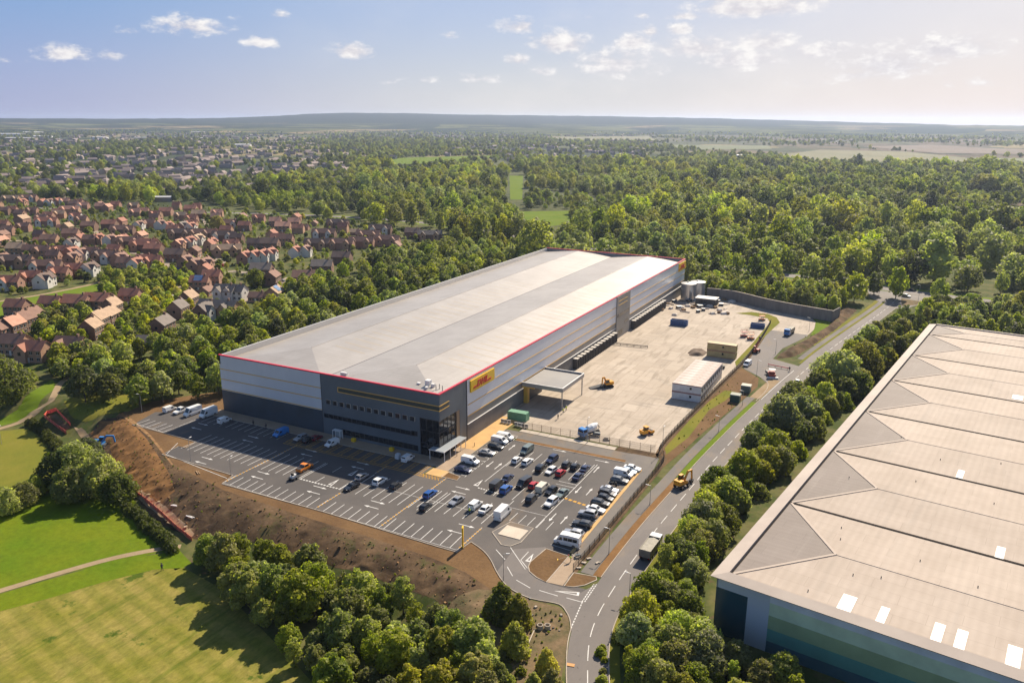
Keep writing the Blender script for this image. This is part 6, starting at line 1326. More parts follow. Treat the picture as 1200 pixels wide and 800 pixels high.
# left hedges and the big clump
def hedge(line, w, h, label, cols='dark', sp=.9):
    e = thing('hedge', label, 'hedge', (*line[0], gzs(*line[0]))); o = e.location; acc = []
    for i in range(len(line)-1):
        a, b = Vector(line[i]), Vector(line[i+1]); n = max(1, int((b-a).length/sp)); acc += [a+(b-a)*k/n for k in range(n)]
    src = KINDS['shrub']['var'][0][0]; nv = len(src.vertices); co = np.empty(nv*3, np.float32); src.vertices.foreach_get('co', co); co = co.reshape(-1, 3); tint = np.empty(nv, np.float32); src.attributes['tint'].data.foreach_get('value', tint)
    V, T = [], []
    for p in acc:
        for s in (-.3, .3):
            a = random.uniform(0, 6.28); c, sn = math.cos(a), math.sin(a); q = co[::1].reshape(-1, 4, 3)[random.randrange(3)::3]; tt = tint.reshape(-1, 4)[0:len(q)]
            k = w/3.4; x = (q[..., 0]*c-q[..., 1]*sn)*k; y = (q[..., 0]*sn+q[..., 1]*c)*k; hh = h/2.2*random.uniform(.9, 1.1)
            V.append(np.stack([x+p.x+random.uniform(-.3, .3)*w-o.x, y+p.y+random.uniform(-.3, .3)*w-o.y, q[..., 2]*hh+gzs(p.x, p.y)-o.z], -1).reshape(-1, 3)); T.append(tt.ravel())
    V = np.concatenate(V); T = np.concatenate(T); n = len(V)//4
    me = bpy.data.meshes.new('foliage'); me.vertices.add(4*n); me.vertices.foreach_set('co', V.ravel().astype(np.float32)); me.loops.add(4*n); me.loops.foreach_set('vertex_index', np.arange(4*n, dtype=np.int32)); me.polygons.add(n); me.polygons.foreach_set('loop_start', np.arange(0, 4*n, 4, dtype=np.int32)); me.update(calc_edges=True)
    a_ = me.attributes.new('tint', 'FLOAT', 'POINT'); a_.data.foreach_set('value', T[:4*n].astype(np.float32)); me.materials.append(LM[cols]); link('foliage', me, e); return e
AT2 = lambda *uv: [at(uv[i], uv[i+1]).to_2d()[:] for i in range(0, len(uv), 2)]
hedge(AT2(38, 497, 52, 508, 64, 522, 74, 536, 80, 545), 3.0, 2.2, 'trimmed dark hedge beside the olive field, left of the red barrier', 'dark')
hedge(AT2(150, 598, 168, 612, 186, 628, 205, 646), 3.2, 2.4, 'trimmed hedge between the bright meadow and the orange barrier', 'dark')
for u, v, s, c, lab in ((70, 570, .80, 'dark', 'tall dark tree in the big clump, at its left'), (92, 566, .95, 'grey', 'large grey green tree in the middle of the big clump'), (118, 580, .95, 'grey', 'large grey green tree at the front of the big clump'), (104, 548, .8, 'dark', 'dark tree at the back of the big clump'), (140, 590, .82, 'dark', 'dark tree at the right end of the big clump'), (85, 588, .8, 'dark', 'dark spreading tree under the big clump, nearest the meadow'), (30, 592, .55, 'olive', 'round olive bush at the left of the meadow, beside a smaller one'), (8, 602, .6, 'olive', 'broad olive bush at the left picture edge by the meadow'), (45, 580, .45, 'olive', 'small round bush between the olive bushes and the big clump'), (-12, 600, .6, 'dark', 'dark bush cut by the left picture edge')):
    p = at(u, v); plant('big', p.x, p.y, s, c, lab, None)
# left wood between the estate and the warehouse
leftwood = atp(70, 455, 95, 478, 150, 479, 192, 474, 245, 467)+[(-197.5, 178), (-197.5, 300), (-198, 414)]+atp(610, 291, 560, 291, 520, 293, 430, 313, 345, 345, 305, 376, 262, 388, 205, 402, 150, 426, 115, 440)
belt(leftwood, 'wood', 5.6, ['green', 'green', 'dark', 'green', 'olive', 'grey'], 'in the wood between the estate and the long warehouse wall', 'trees of the left wood', .72, 1.02, 298)
for u, v, s, c, lab in ((10, 470, 1.15, 'dark', 'very dark broad tree at the left edge above the green lawn'), (-8, 455, 1.1, 'dark', 'dark tree cut by the left edge beside the broad dark tree'), (32, 452, .55, 'dark', 'low dark bush beside the broad dark tree'), (125, 452, .85, 'grey', 'pale grey green willow like tree above the path end'), (148, 452, .8, 'olive', 'feathery olive tree right of the pale willow like tree'), (107, 462, .5, 'lime', 'small bright bush below the pale willow like tree'), (165, 452, .75, 'dark', 'dark tree behind the lamp post at the car park corner'), (200, 450, .8, 'dark', 'dark tree above the corner vans'), (300, 336, .85, 'dark', 'round dark tree among the houses beside the lane'), (255, 270, 1.05, 'yellow', 'big yellow green tree standing among the far houses'), (285, 268, 1.0, 'green', 'big round tree to the right of the yellow green one among houses')):
    p = at(u, v); plant('big', p.x, p.y, s, c, lab, None)
# lime belt of young trees through the estate
belt(atp(150, 428, 118, 408, 128, 385, 150, 370, 165, 345, 205, 330, 226, 336, 210, 352, 196, 375, 180, 392), 'sapling', 5.2, ['lime', 'lime', 'lime', 'yellow', 'green'], 'in the bright belt running through the estate', 'trees of the bright estate belt', .6, 1.0, 120, word='young tree')
belt(atp(118, 330, 128, 322, 180, 320, 226, 322, 228, 332, 175, 342, 120, 345), 'sapling', 5.0, ['lime', 'green', 'lime', 'olive'], 'behind the end of the long green verge', 'trees behind the green verge', .6, 1.0, 60)
belt(atp(42, 372, 70, 366, 104, 366, 108, 384, 98, 402, 60, 402, 44, 392), 'sapling', 5.5, ['green', 'olive', 'lime', 'grey', 'dark'], 'in the leafy close at the left edge', 'trees of the leafy close', .7, 1.2, 40, lambda x, y: any(math.hypot(x-h[0], y-h[1]) < h[2]-1 for h in HOUSES))
belt(atp(58, 424, 100, 418, 150, 428, 140, 447, 92, 448, 62, 440), 'sapling', 6, ['green', 'olive', 'lime', 'grey'], 'between the leafy close and the pale willow like tree', 'trees below the leafy close', .8, 1.4, 30, lambda x, y: any(math.hypot(x-h[0], y-h[1]) < h[2]-1 for h in HOUSES))
# garden trees
def near_house(x, y): return any(math.hypot(x-h[0], y-h[1]) < h[2]+.5 for h in HOUSES)
estate = atp(-20, 330, -20, 232, 100, 236, 230, 243, 330, 252, 400, 258, 520, 274, 470, 300, 400, 312, 340, 345, 300, 370, 215, 398, 150, 420, 80, 430, -20, 420)
verge_w = atp(-40, 372, 0, 350, 60, 341, 120, 328, 156, 334, 112, 352, 40, 366, -40, 392)
belt(estate, 'garden', 9.5, ['green', 'olive', 'dark', 'lime', 'green', 'yellow'], 'in a garden among the estate houses', 'garden trees of the estate', .5, .95, 288, lambda x, y: near_house(x, y) or in_poly([x], [y], verge_w)[0], word='garden tree')
bx_ = [p for p in scatter(estate, 4.6, 1900, lambda x, y: near_house(x, y) or in_poly([x], [y], verge_w)[0], 7000)]
# roadside belt between the estate road and the neighbouring warehouse
def clear2(x, y):
    d = Vector((x+25.3, y-126.4)); lx = d.x*.9889-d.y*.1487; ly = d.x*.1487+d.y*.9889
    return (lx > -4.0 and -3.0 < ly < 226) or min(math.hypot(x-p[0], y-p[1]) for p in ROADC) < (7.6 if y > 122 and y < 175 else 6.6)
rb1 = [(-35, 92), (-37.5, 108), (-38.2, 118), (-38.4, 132), (-38, 150), (-37.3, 172), (-30, 176), (-31, 150), (-31, 132), (-26, 121), (-8, 117), (0, 100), (-10, 86)]
belt(rb1, 'bushy', 3.3, ['green', 'green', 'olive', 'grey', 'lime'], 'packed between the estate road and the neighbouring warehouse', 'roadside trees, near belt', .48, .88, 200, clear2)
rb2 = [(-37.3, 172), (-35.5, 200), (-34, 222), (-31, 250), (-30, 262), (-14, 262), (-19, 235), (-24, 205), (-28, 178)]
belt(rb2, 'bushy', 4.6, ['green', 'lime', 'olive', 'green'], 'in the middle of the roadside belt', 'roadside trees, middle belt', .6, 1.05, 200, clear2)
for u, v, s, c, lab in ((915, 505, 1.0, 'grey', 'broad grey green willow by the road, nearer of the two'), (938, 500, .95, 'grey', 'broad grey green willow right of the nearer road willow'), (985, 455, 1.15, 'grey', 'tall grey green willow beyond the nearer road willow'), (1010, 440, 1.0, 'olive', 'olive willow at the back of the road willows'), (968, 448, .9, 'grey', 'leaning grey willow overhanging the far road')):
    x, y = px0(u, v)
    plant('big', x, y, s, c, lab, None)
rb3 = [(-28, 262), (-22, 300), (-16, 330), (-8, 372), (-2, 398), (10, 424), (30, 440), (24, 380), (8, 356), (-2, 330), (-8, 300), (-14, 262)]
belt(rb3, 'bushy', 6.0, ['dark', 'green', 'olive'], 'at the far end of the roadside belt', 'roadside trees, far belt', .75, 1.15, 120, clear2)
rb4 = [(12, 362), (40, 362), (120, 352), (200, 340), (240, 380), (150, 415), (80, 432), (40, 440), (22, 420)]
belt(rb4, 'copse', 6.6, ['dark', 'green', 'olive', 'grey'], 'behind the neighbouring warehouse roof', 'trees behind the neighbouring warehouse', .7, 1.05, 150, clear2)
# planting behind the yard wall
def clear3(x, y): return min(math.hypot(x-p[0], y-p[1]) for p in MAINC) < 13 or min(math.hypot(x-p[0], y-p[1]) for p in ROADC) < 13
bw = [(-104, 414), (-92, 410), (-75, 408), (-57, 401), (-38, 399), (-30, 404), (-30, 425), (-38, 440), (-70, 446), (-104, 440)]
belt(bw, 'copse', 5.6, ['green', 'olive', 'green', 'dark', 'lime'], 'planted behind the grey yard wall', 'trees behind the yard wall', .65, .95, 120, clear3)
belt([(-190, 418), (-112, 416), (-108, 424), (-190, 430)], 'copse', 8, ['green', 'lime', 'olive'], 'behind the far end of the long warehouse', 'trees behind the warehouse end', .28, .42, 14, clear3)
for u, v, s in ((823, 328, 1.1), (838, 326, 1.2), (850, 330, .9)):
    p = px0(u, v); plant('cone', p[0], p[1], s*1.25, 'dark', {823: 'dark pointed conifer nearest the steel tanks', 838: 'tallest dark pointed conifer behind the steel tanks', 850: 'small pointed conifer right of the other two'}[u], None)
# shrubs along verges
for poly, n, lab, grp in (([(-37.6, 101), (-40.2, 112), (-40.6, 120), (-38.4, 120), (-38.6, 112), (-35.6, 101)], 9, 'low shrub spilling onto the right kerb of the road', 'kerb shrubs'), (atp(560, 745, 600, 780, 650, 790, 660, 830, 590, 830), 16, 'low scrub bush on the rough ground below the rubble', 'scrub bushes')):
    for x, y in scatter(poly, 1.6, n): plant('shrub', x, y, random.uniform(.4, .8), random.choice(['lime', 'olive']), lab, grp)
# ------------------------------------------------------------------ woods beyond: nearest as single trees, the rest as one mass
lawns = [AT2(597, 206, 613, 206, 612, 234, 598, 234), AT2(608, 248, 668, 247, 668, 262, 640, 266, 612, 263), AT2(880, 272, 912, 274, 912, 280, 880, 279), AT2(975, 272, 990, 274, 988, 290, 975, 288), AT2(440, 190, 470, 185, 580, 182, 592, 185, 560, 190, 450, 193)]
for q in lawns: drape('lawn', q, M_lawn, .05)
HOUSE_PX = [(-60, 470), (-60, 229), (100, 235), (230, 240), (360, 255), (520, 272), (540, 288), (430, 312), (345, 345), (300, 375), (205, 400), (150, 425), (90, 450)]
estate_w = atp(*[c for p in HOUSE_PX for c in p])
NG = 26000; rr_ = np.sqrt(rng.uniform(400**2, 1750**2, NG)); aa = rng.uniform(-1.12, .20, NG); wx, wy = rr_*np.sin(aa), rr_*np.cos(aa)
ok = ~in_poly(wx, wy, estate_w) & ~in_poly(wx, wy, leftwood) & ~in_poly(wx, wy, rb4)
ok &= ~((wx > -200) & (wx < 15) & (wy < 412)) & ~((wx > -20) & (wy < 445))
for q in lawns: ok &= ~(in_poly(wx, wy, q) | (poly_dist(wx, wy, q) < 5))
mcl = np.array(MAINC)
dm = np.full(NG, 1e9)
for p in MAINC[::2]: dm = np.minimum(dm, np.hypot(wx-p[0], wy-p[1]))
ok &= dm > 17
for q in (AT2(604, 246, 672, 246, 674, 287, 604, 282), AT2(594, 204, 616, 204, 612, 247, 594, 247), AT2(876, 270, 916, 272, 916, 284, 876, 282), AT2(430, 181, 600, 179, 600, 196, 440, 197)): ok &= ~in_poly(wx, wy, q)
ok &= ~((aa < -.66) & (rr_ > 1080+120*np.sin(aa*40)))
for (x, y, r) in TREES:
    ok &= np.hypot(wx-x, wy-y) > r+2
wx, wy, rr_ = wx[ok], wy[ok], rr_[ok]
# stands: each patch of wood has its own species, height and density
NS = 420; sr = np.sqrt(rng.uniform(380**2, 1800**2, NS)); sa = rng.uniform(-1.15, .22, NS); sx_, sy_ = sr*np.sin(sa), sr*np.cos(sa); srow = rng.uniform(0, 1, NS)
STAND = [('poplar', 'lime', .92, 8.5), ('poplar', 'green', 1.0, 9), ('copse', 'dark', 1.25, 8), ('poplar', 'olive', 1.05, 10), ('copse', 'green', 1.45, 9.5), ('copse', 'grey', 1.2, 9), ('poplar', 'green', .75, 8), ('copse', 'olive', 1.05, 8), ('poplar', 'olive', 1.1, 11), ('copse', 'green', .75, 9), ('copse', 'dark', .9, 8), ('poplar', 'grey', .95, 9)]
sid = rng.integers(0, len(STAND), NS)
near_i = np.empty(len(wx), int); edge = np.empty(len(wx))
for q0 in range(0, len(wx), 4000):
    d2 = np.hypot(wx[q0:q0+4000, None]+12*np.sin(wy[q0:q0+4000, None]*.03)-sx_[None], (wy[q0:q0+4000, None]-sy_[None])*1.0); o2 = np.argsort(d2, axis=1)[:, :2]; near_i[q0:q0+4000] = o2[:, 0]; r_ = np.arange(len(o2)); edge[q0:q0+4000] = d2[r_, o2[:, 1]]-d2[r_, o2[:, 0]]
cell = {}; W_ = []
for i in range(len(wx)):
    kd, cl, hs, sp = STAND[sid[near_i[i]]]; gap = srow[near_i[i]]
    if gap > .90 and rr_[i] > 520 and edge[i] > 8: continue                 # a clearing
    if gap < .22 and edge[i] < 9: continue                                  # a ride round the stand
    if wx[i] < -330: hs *= .8
    c = (int(wx[i]//15), int(wy[i]//15))
    if any(math.hypot(wx[i]-q[0], wy[i]-q[1]) < sp*(1.02+.35*rng.random()) for a in (-1, 0, 1) for b in (-1, 0, 1) for q in cell.get((c[0]+a, c[1]+b), ())): continue
    cell.setdefault(c, []).append((wx[i], wy[i])); h = hs*random.uniform(.72, 1.18)
    if random.random() < .16: cl = random.choice(['green', 'dark', 'olive', 'grey', 'lime'])
    if random.random() < .12: kd = random.choice(['poplar', 'copse'])
    W_.append((wx[i], wy[i], h, rr_[i], kd, cl))
W_.sort(key=lambda t: t[3]-(t[2]*(22 if t[4] == 'poplar' else 12)-16)*14)
px_, _ = to_px([(w[0], w[1], 8) for w in W_])
vis = [i for i in range(len(W_)) if -15 < px_[i][0] < 1215]
single = set(vis[:250])
KINDS['tallround'] = dict(KINDS['copse'], name='poplar_tree')
for i in single:
    x, y, h, r, kd, c = W_[i]
    plant('poplar' if kd == 'poplar' else 'tallround', x, y, h, c, f'{COLW[c]} {"tall" if kd == "poplar" else "rounded"} tree in the wood ' + ('across the main road behind the warehouse' if -330 < x < -20 else 'beyond the estate houses' if x <= -330 else 'beyond the neighbouring warehouse'), 'trees of the far wood', wide=random.uniform(.85, 1.3))
stock = bpy.data.collections.new('tree_stock')
seen = {}; PICK = {}
for o in list(COL.objects):
    if o.name.startswith('crown') and o.parent and o.parent.name.split('.')[0] in ('poplar_tree', 'broadleaf_tree'):
        key = (o.data.name, o.material_slots[0].material.name)
        if key not in seen: seen[key] = o; stock.objects.link(o)
for i_, o in enumerate(sorted(stock.objects, key=lambda o: o.name)):
    PICK.setdefault(('poplar' if any(o.data == v[0] for v in KINDS['poplar']['var']) else 'copse', [c for c in LM if LM[c] == o.material_slots[0].material][0]), []).append(i_)
ALLP = [i for v in PICK.values() for i in v]
def mass(name, pts, label):
    me = bpy.data.meshes.new(name); me.from_pydata([(p[0], p[1], gzs(p[0], p[1]) if name == 'weeds' else 0.) for p in pts], [], [])
    a = me.attributes.new('size', 'FLOAT', 'POINT'); a.data.foreach_set('value', np.array([p[2] for p in pts], np.float32))
    b = me.attributes.new('pick', 'INT', 'POINT'); b.data.foreach_set('value', np.array([random.choice(PICK.get((p[4], p[5]), ALLP)) if len(p) > 5 else random.choice(ALLP) for p in pts], np.int32))
    o = link(name, me); o['kind'] = 'stuff'; o['label'] = label
    ng = bpy.data.node_groups.new(name, 'GeometryNodeTree'); ng.interface.new_socket('Geometry', in_out='INPUT', socket_type='NodeSocketGeometry'); ng.interface.new_socket('Geometry', in_out='OUTPUT', socket_type='NodeSocketGeometry')
    N = ng.nodes; gi = N.new('NodeGroupInput'); go = N.new('NodeGroupOutput'); ci = N.new('GeometryNodeCollectionInfo'); ci.inputs[0].default_value = stock; ci.inputs['Separate Children'].default_value = True; ci.inputs['Reset Children'].default_value = True
    ip = N.new('GeometryNodeInstanceOnPoints'); ip.inputs['Pick Instance'].default_value = True
    rv = N.new('FunctionNodeRandomValue'); rv.data_type = 'FLOAT_VECTOR'; rv.inputs[0].default_value = (0, 0, 0); rv.inputs[1].default_value = (0, 0, 6.283)
    ri = N.new('GeometryNodeInputNamedAttribute'); ri.data_type = 'INT'; ri.inputs[0].default_value = 'pick'
    na = N.new('GeometryNodeInputNamedAttribute'); na.inputs[0].default_value = 'size'
    rw = N.new('FunctionNodeRandomValue'); rw.data_type = 'FLOAT_VECTOR'; rw.inputs[0].default_value = (.9, .9, .9); rw.inputs[1].default_value = (1.5, 1.5, 1.1); rw.inputs['Seed'].default_value = 9
    vm = N.new('ShaderNodeVectorMath'); vm.operation = 'SCALE'
    l = ng.links.new; l(gi.outputs[0], ip.inputs['Points']); l(ci.outputs[0], ip.inputs['Instance']); l(rv.outputs[0], ip.inputs['Rotation']); l(next(s for s in ri.outputs if s.enabled), ip.inputs['Instance Index'])
    l(rw.outputs[0], vm.inputs[0]); l(na.outputs[0], vm.inputs['Scale']); l(vm.outputs[0], ip.inputs['Scale']); l(ip.outputs[0], go.inputs[0])
    md = o.modifiers.new('scatter', 'NODES'); md.node_group = ng; return o
mass('garden_shrubbery', [(x, y, random.uniform(.09, .20)) for x, y in bx_], 'shrubs and hedges in the estate gardens')
wd = []
for poly, n in ((bank, 150), (PX(590, 752, 640, 752, 660, 790, 650, 830, 600, 830, 575, 790), 120), (PX(585, 700, 650, 715, 662, 735, 630, 748, 590, 735), 40), (PX(90, 480, 120, 462, 170, 470, 150, 484, 112, 494), 60), ([(-43, 302), (-36, 330), (-28, 372), (-24, 408), (-29, 408), (-34, 372), (-41, 330)], 60), ([(-56, 205), (-52, 200), (-48, 232), (-45, 262), (-53, 285)], 50)):
    for x, y in scatter(poly, 1.2, n, None, 3000): wd.append((x, y, random.uniform(.018, .05), 0, 'copse', random.choice(['olive', 'grey', 'lime', 'green'])))
mass('weeds', wd, 'weeds on the bare earth and verges')
mass('woodland', [w for i, w in enumerate(W_) if i not in single], 'woods beyond the main road')
# far town and country: small trees in clusters, thinning out to the hills
FIELDS = [atp(905, 183, 960, 176, 1060, 178, 1180, 190, 1120, 193, 1010, 190, 950, 190), atp(1010, 172, 1090, 170, 1200, 176, 1200, 181, 1100, 180), atp(780, 170, 900, 171, 905, 175, 800, 176), atp(640, 161, 760, 160, 770, 165, 660, 166), atp(1130, 185, 1230, 186, 1230, 192, 1150, 190)]
FM = [mat('stubble', (.135, .125, .045), .95, c2=(.105, .105, .038), scale=.004, coords='World'), mat('ploughed', (.12, .085, .055), .95, c2=(.095, .07, .045), scale=.004, coords='World'), mat('pasture', (.10, .115, .035), .95, c2=(.08, .10, .03), scale=.004, coords='World')]
for i, q in enumerate(FIELDS): mb = MB(); mb.sheet(q, .8); struct('farmland', mb, FM[(0, 1, 2, 0, 2)[i]])
NF = 70000; rf = 1050*np.exp(rng.uniform(0, math.log(9500/1050), NF)); af = rng.uniform(-1.13, .22, NF); fx, fy = rf*np.sin(af), rf*np.cos(af)
dn = np.sin(fx*.0021+2)*np.sin(fy*.0017)+.7*np.sin(fx*.006+fy*.005)+.5*np.sin(fx*.011-fy*.004+1); keepf = dn+rng.normal(size=NF)*.55 > .05+.35*np.clip((rf-3500)/4000, 0, 1)+np.clip((af+.45)*1.6, 0, .55)
for q in FIELDS+lawns: keepf &= ~in_poly(fx, fy, q)
keepf &= (rf > 1700) | (af < -.64)
fx, fy, rf = fx[keepf][:26000], fy[keepf][:26000], rf[keepf][:26000]
mass('distant_trees', [(fx[i], fy[i], float(.40+.25*rng.random()+rf[i]*.00004), 0, random.choice(['copse', 'copse', 'poplar']), random.choice(['dark', 'olive', 'dark', 'grey', 'green'])) for i in range(len(fx))], 'trees of the distant town and country')
# ------------------------------------------------------------------ lamp posts, fences, barriers
lamp0 = []
def lamp(u, v, h, ang, label, base=True):
    p = at(u, v)
    if not lamp0:
        t = thing('street_lamp', label, 'street lamp', p, R(ang), 'slim lamp posts'); mb = MB(); mb.tube((0, 0, 0), (0, 0, 1.2), .10, .09, 8); mb.tube((0, 0, 1.2), (0, 0, 8), .07, .05, 8); mb.build('post', M_gal, t)
        mb = MB(); mb.bar((0, 0, 7.95), (.9, 0, 8.05), .06, .06); mb.build('arm', M_gal, t); mb = MB(); mb.loft([[(.5, -.13, 8.0), (.5, .13, 8.0), (.5, .10, 8.14), (.5, -.10, 8.14)], [(1.25, -.10, 8.04), (1.25, .10, 8.04), (1.25, .07, 8.13), (1.25, -.07, 8.13)]]); mb.build('lamp_head', M_wht, t); lamp0.append(t)
    else: t = dup(lamp0[0], p, R(ang), label)
    t.scale = (1, 1, h/8)
for u, v, h, a, lab in ((166.5, 483, 6, 200, 'lamp post beside the far corner of the car park'), (223.5, 540, 6.5, 100, 'lamp post on the soil by the stepped car park edge'), (270.8, 556.5, 5, 100, 'short lamp post at the aisle end by the stepped kerb'), (590, 680, 6, 30, 'lamp post beside the car park entrance bend'), (713.5, 649, 6, 180, 'lamp post on the brown verge behind the sheeted lorry'), (737.5, 698, 5, 180, 'lamp post on the right kerb by the trees near the lorry'), (761.5, 591, 5, 180, 'lamp post on the brown verge behind the wheeled digger'), (842, 506, 5, 180, 'lamp post on the grassy verge of the estate road'), (776, 530, 7.5, 90, 'tall lamp post at the near corner of the yard'), (688, 519, 7.5, 90, 'tall lamp post in front of the mixer lorry'), (886.5, 441, 6, 0, 'lamp post on the tarmac apron by the van'), (908.7, 415, 6, 180, 'lamp post on the apron below the blue cabbed lorry'), (948, 388, 6, 180, 'lamp post at the concrete loop beside the mound'), (851, 351, 5, 270, 'lamp post against the grey yard wall'), (1076, 352, 8, 200, 'lamp post at the far road junction'), (1030, 345, 8, 200, 'lamp post left of the far road junction'), (2, 520, 6, 0, 'lamp post on the footpath at the left edge'), (870, 475, 5, 180, 'lamp post by the sandy path next to the kiosks')):
    lamp(u, v, h, a, lab)
M_fpost = mat('fence_black', (.075, .062, .05), .7)
def mesh_fence(name, label, line, h, gap, mpost, mm, n_rail=3, solid=False):
    x0, y0 = line[0]; z0 = gzs(x0, y0); t = thing(name, label, 'fence', (x0, y0, z0)); mb = MB(); post = None; acc = 0.; nxt = 0.
    cnt = 0
    for a, b in zip(line[:-1], line[1:]):
        a, b = Vector(a), Vector(b); L = (b-a).length; za, zb = gzs(*a), gzs(*b)
        for k in range(n_rail): z = h*(.12+.86*k/max(1, n_rail-1)); mb.bar((a.x-x0, a.y-y0, za-z0+z), (b.x-x0, b.y-y0, zb-z0+z), .035, .05)
        n = int(L/.26)
        if not solid:
            for k in range(n): q = a+(b-a)*(k+.5)/n; z = za+(zb-za)*(k+.5)/n-z0; mb.bx(q.x-x0-.018, q.x-x0+.018, q.y-y0-.018, q.y-y0+.018, z+.08, z+h)
        else: mb.bar((a.x-x0, a.y-y0, za-z0+h/2), (b.x-x0, b.y-y0, zb-z0+h/2), .05, h*.96)
        while nxt < acc+L and cnt < 100:
            q = a+(b-a)*((nxt-acc)/L)
            if post is None: pm = MB(); pm.bx(-.05, .05, -.05, .05, 0, h+.1); post = pm.mesh('post', mpost)
            o = link('post', post, t); o.location = (q.x-x0, q.y-y0, gzs(q.x, q.y)-z0); nxt += gap; cnt += 1
        acc += L
    mb.build('mesh_panel' if not solid else 'panel', mm, t, fix=False); return t
mesh_fence('metal_fence', 'dark mesh fence between the yard and the estate road verge', FENCE, 2.0, 2.8, M_fpost, M_fpost)
mesh_fence('site_fence', 'thin wire site fence across the front of the yard', [(-97.9, 198.7), (-85, 199.0), (-72, 199.3), (-57.6, 199.7)], 2.2, 3.0, mat('fence_rust', (.20, .13, .08), .7), mat('fence_wire', (.32, .27, .21), .7), 4, False)
M_net = mat('orange_net', (.95, .20, .13), .7, c2=(.80, .13, .08), scale=1)
def netting(label, pts):
    return mesh_fence('barrier_netting', label, [at(u, v).to_2d()[:] for u, v in pts], 1.15, 2.5, M_fpost, M_net, 2, True)
netting('orange netting folded round a trench at the top of the hedge', [(78, 509), (52, 489), (56, 484.5), (66, 481.5), (83, 499)])
netting('long orange netting along the stony strip beside the trimmed hedge', [(157, 578), (170, 587), (190, 604), (207, 620), (225, 634)])
for i, (u, v) in enumerate(((574, 495), (599, 499), (579, 494))[:0]): pass
def pedestrian_barriers(u, v, n, ang, lab):
    t = thing('barrier', lab, 'barrier', (*px0(u, v), .04), R(ang)); 
    for k in range(n):
        mb = MB(); mb.bx(k*1.15, k*1.15+1.05, -.08, .08, .15, .3); mb.bx(k*1.15, k*1.15+1.05, -.08, .08, 1.15, 1.3)
        for j in range(4): mb.bx(k*1.15+j*.32, k*1.15+j*.32+.09, -.07, .07, .3, 1.15)
        mb.build('rail', M_wht, t); mb = MB(); mb.bx(k*1.15+.1, k*1.15+.9, -.04, .04, .35, 1.1); mb.build('panel', M_dgrey, t)
        mb = MB(); mb.bx(k*1.15+.2, k*1.15+.35, -.35, .35, 0, .15); mb.bx(k*1.15+.7, k*1.15+.85, -.35, .35, 0, .15); mb.build('foot', M_dgrey, t)
pedestrian_barriers(587, 495, 3, 0, 'short row of white barriers at the end of the sandy path')
pedestrian_barriers(603, 499, 4, 0, 'longer row of white barriers in front of the green container')
# totem sign
t = thing('totem_sign', 'tall narrow yellow totem sign with red lettering at the car park corner', 'sign', (*px0(542.5, 641), 0), R(115))
mb = MB(); mb.bx(-.55, .55, -.15, .15, 0, 4.9); mb.build('panel', M_signy, t)
mb = MB(); lettering(mb, 3, .28, lambda x, z, d=0: Vector((.30-z, -.15-d*.25, 1.2+x*1.15))); mb.build('lettering', M_signr, t)
mb = MB(); mb.bx(-.65, .65, -.25, .25, 0, .15); mb.build('base', M_dgrey, t)
# shelter frame, grit bins and sacks at the shaded front
t = thing('smoking_shelter', 'small white framed shelter against the shaded office wall', 'shelter', (*px0(396, 514), .12), 0); mb = MB()
for x in (-1.3, 1.3):
    for y in (-.6, .6): mb.bx(x-.06, x+.06, y-.06, y+.06, 0, 2.5)
mb.bx(-1.4, 1.4, -.7, .7, 2.5, 2.6); mb.build('frame', M_wht, t); mb = MB(); mb.bx(-1.3, 1.3, .62, .66, .3, 2.4); mb.build('glass_panel', MATS['canopy_glass'], t)
for u, v, lab in ((403.5, 511, 'yellow grit bin beside the white framed shelter'), (414.5, 517.5, 'yellow grit bin at the left end of the hatched bays'), (459, 528.5, 'yellow grit bin in the middle of the office wall')):
    t = thing('grit_bin', lab, 'grit bin', (*px0(u, v), .12), 0, 'grit bins'); mb = MB(); mb.box((0, 0, .4), (1.1, .8, .8), 0, 0, 1.1); mb.build('body', M_signy, t); mb = MB(); mb.box((0, 0, .9), (1.25, .95, .2), 0, 0, .85); mb.build('lid', M_signy, t)
car('small_van', 'white', px0(478, 536.5, .7), 90, 'white van parked nose in at the hatched bays by the office wall')
t = thing('bulk_bag', 'pale bulk bag standing left of the nose in van', 'bag', (*px0(466.5, 537), Z0)); mb = MB(); mb.box((0, 0, .7), (1.3, 1.3, 1.4), 0, 0, .88); mb.build('bag', mat('bag_cloth', (.55, .56, .58), .9), t)
mb = MB(); mb.bx(-.62, -.52, -.62, -.52, 1.4, 1.75); mb.bx(.52, .62, .52, .62, 1.4, 1.75); mb.build('loop', M_blk, t)
# bollards and posts by the office door
for i, (u, v) in enumerate(((527.5, 538), (535.5, 534.5), (556, 523))):
    mb = MB(); mb.tube((0, 0, 0), (0, 0, 1.0), .09, .09, 8); mb.tube((0, 0, 1.0), (0, 0, 1.06), .10, .05, 8); o = mb.build('bollard', mat('bollard_bronze', (.22, .14, .08), .5)); p = px0(u, v); o.location = (p[0], p[1], .12)
    tag(o, ('bollard nearest the entrance canopy', 'bollard beside the white van on the paved path', 'bollard on the sandy path by the grey cars')[i], 'bollard')
# rails on the yard, kerb ramp guard
t = thing('guard_rail', 'long low guard rail crossing the yard from the docks', 'rail', (*px0(719, 405), .03)); a = Vector((*px0(719, 404), 0))-Vector((*px0(719, 405), 0)); b = Vector((*px0(759, 408), 0))-Vector((*px0(719, 405), 0)); mb = MB(); mb.bar((a.x, a.y, .9), (b.x, b.y, .9), .12, .25); mb.bar((a.x, a.y, .4), (b.x, b.y, .4), .12, .2); mb.build('rail', M_trim, t)
mb = MB()
for k in range(6): q = a+(b-a)*k/5; mb.bx(q.x-.07, q.x+.07, q.y-.07, q.y+.07, 0, 1.0)
mb.build('post', M_trim, t)
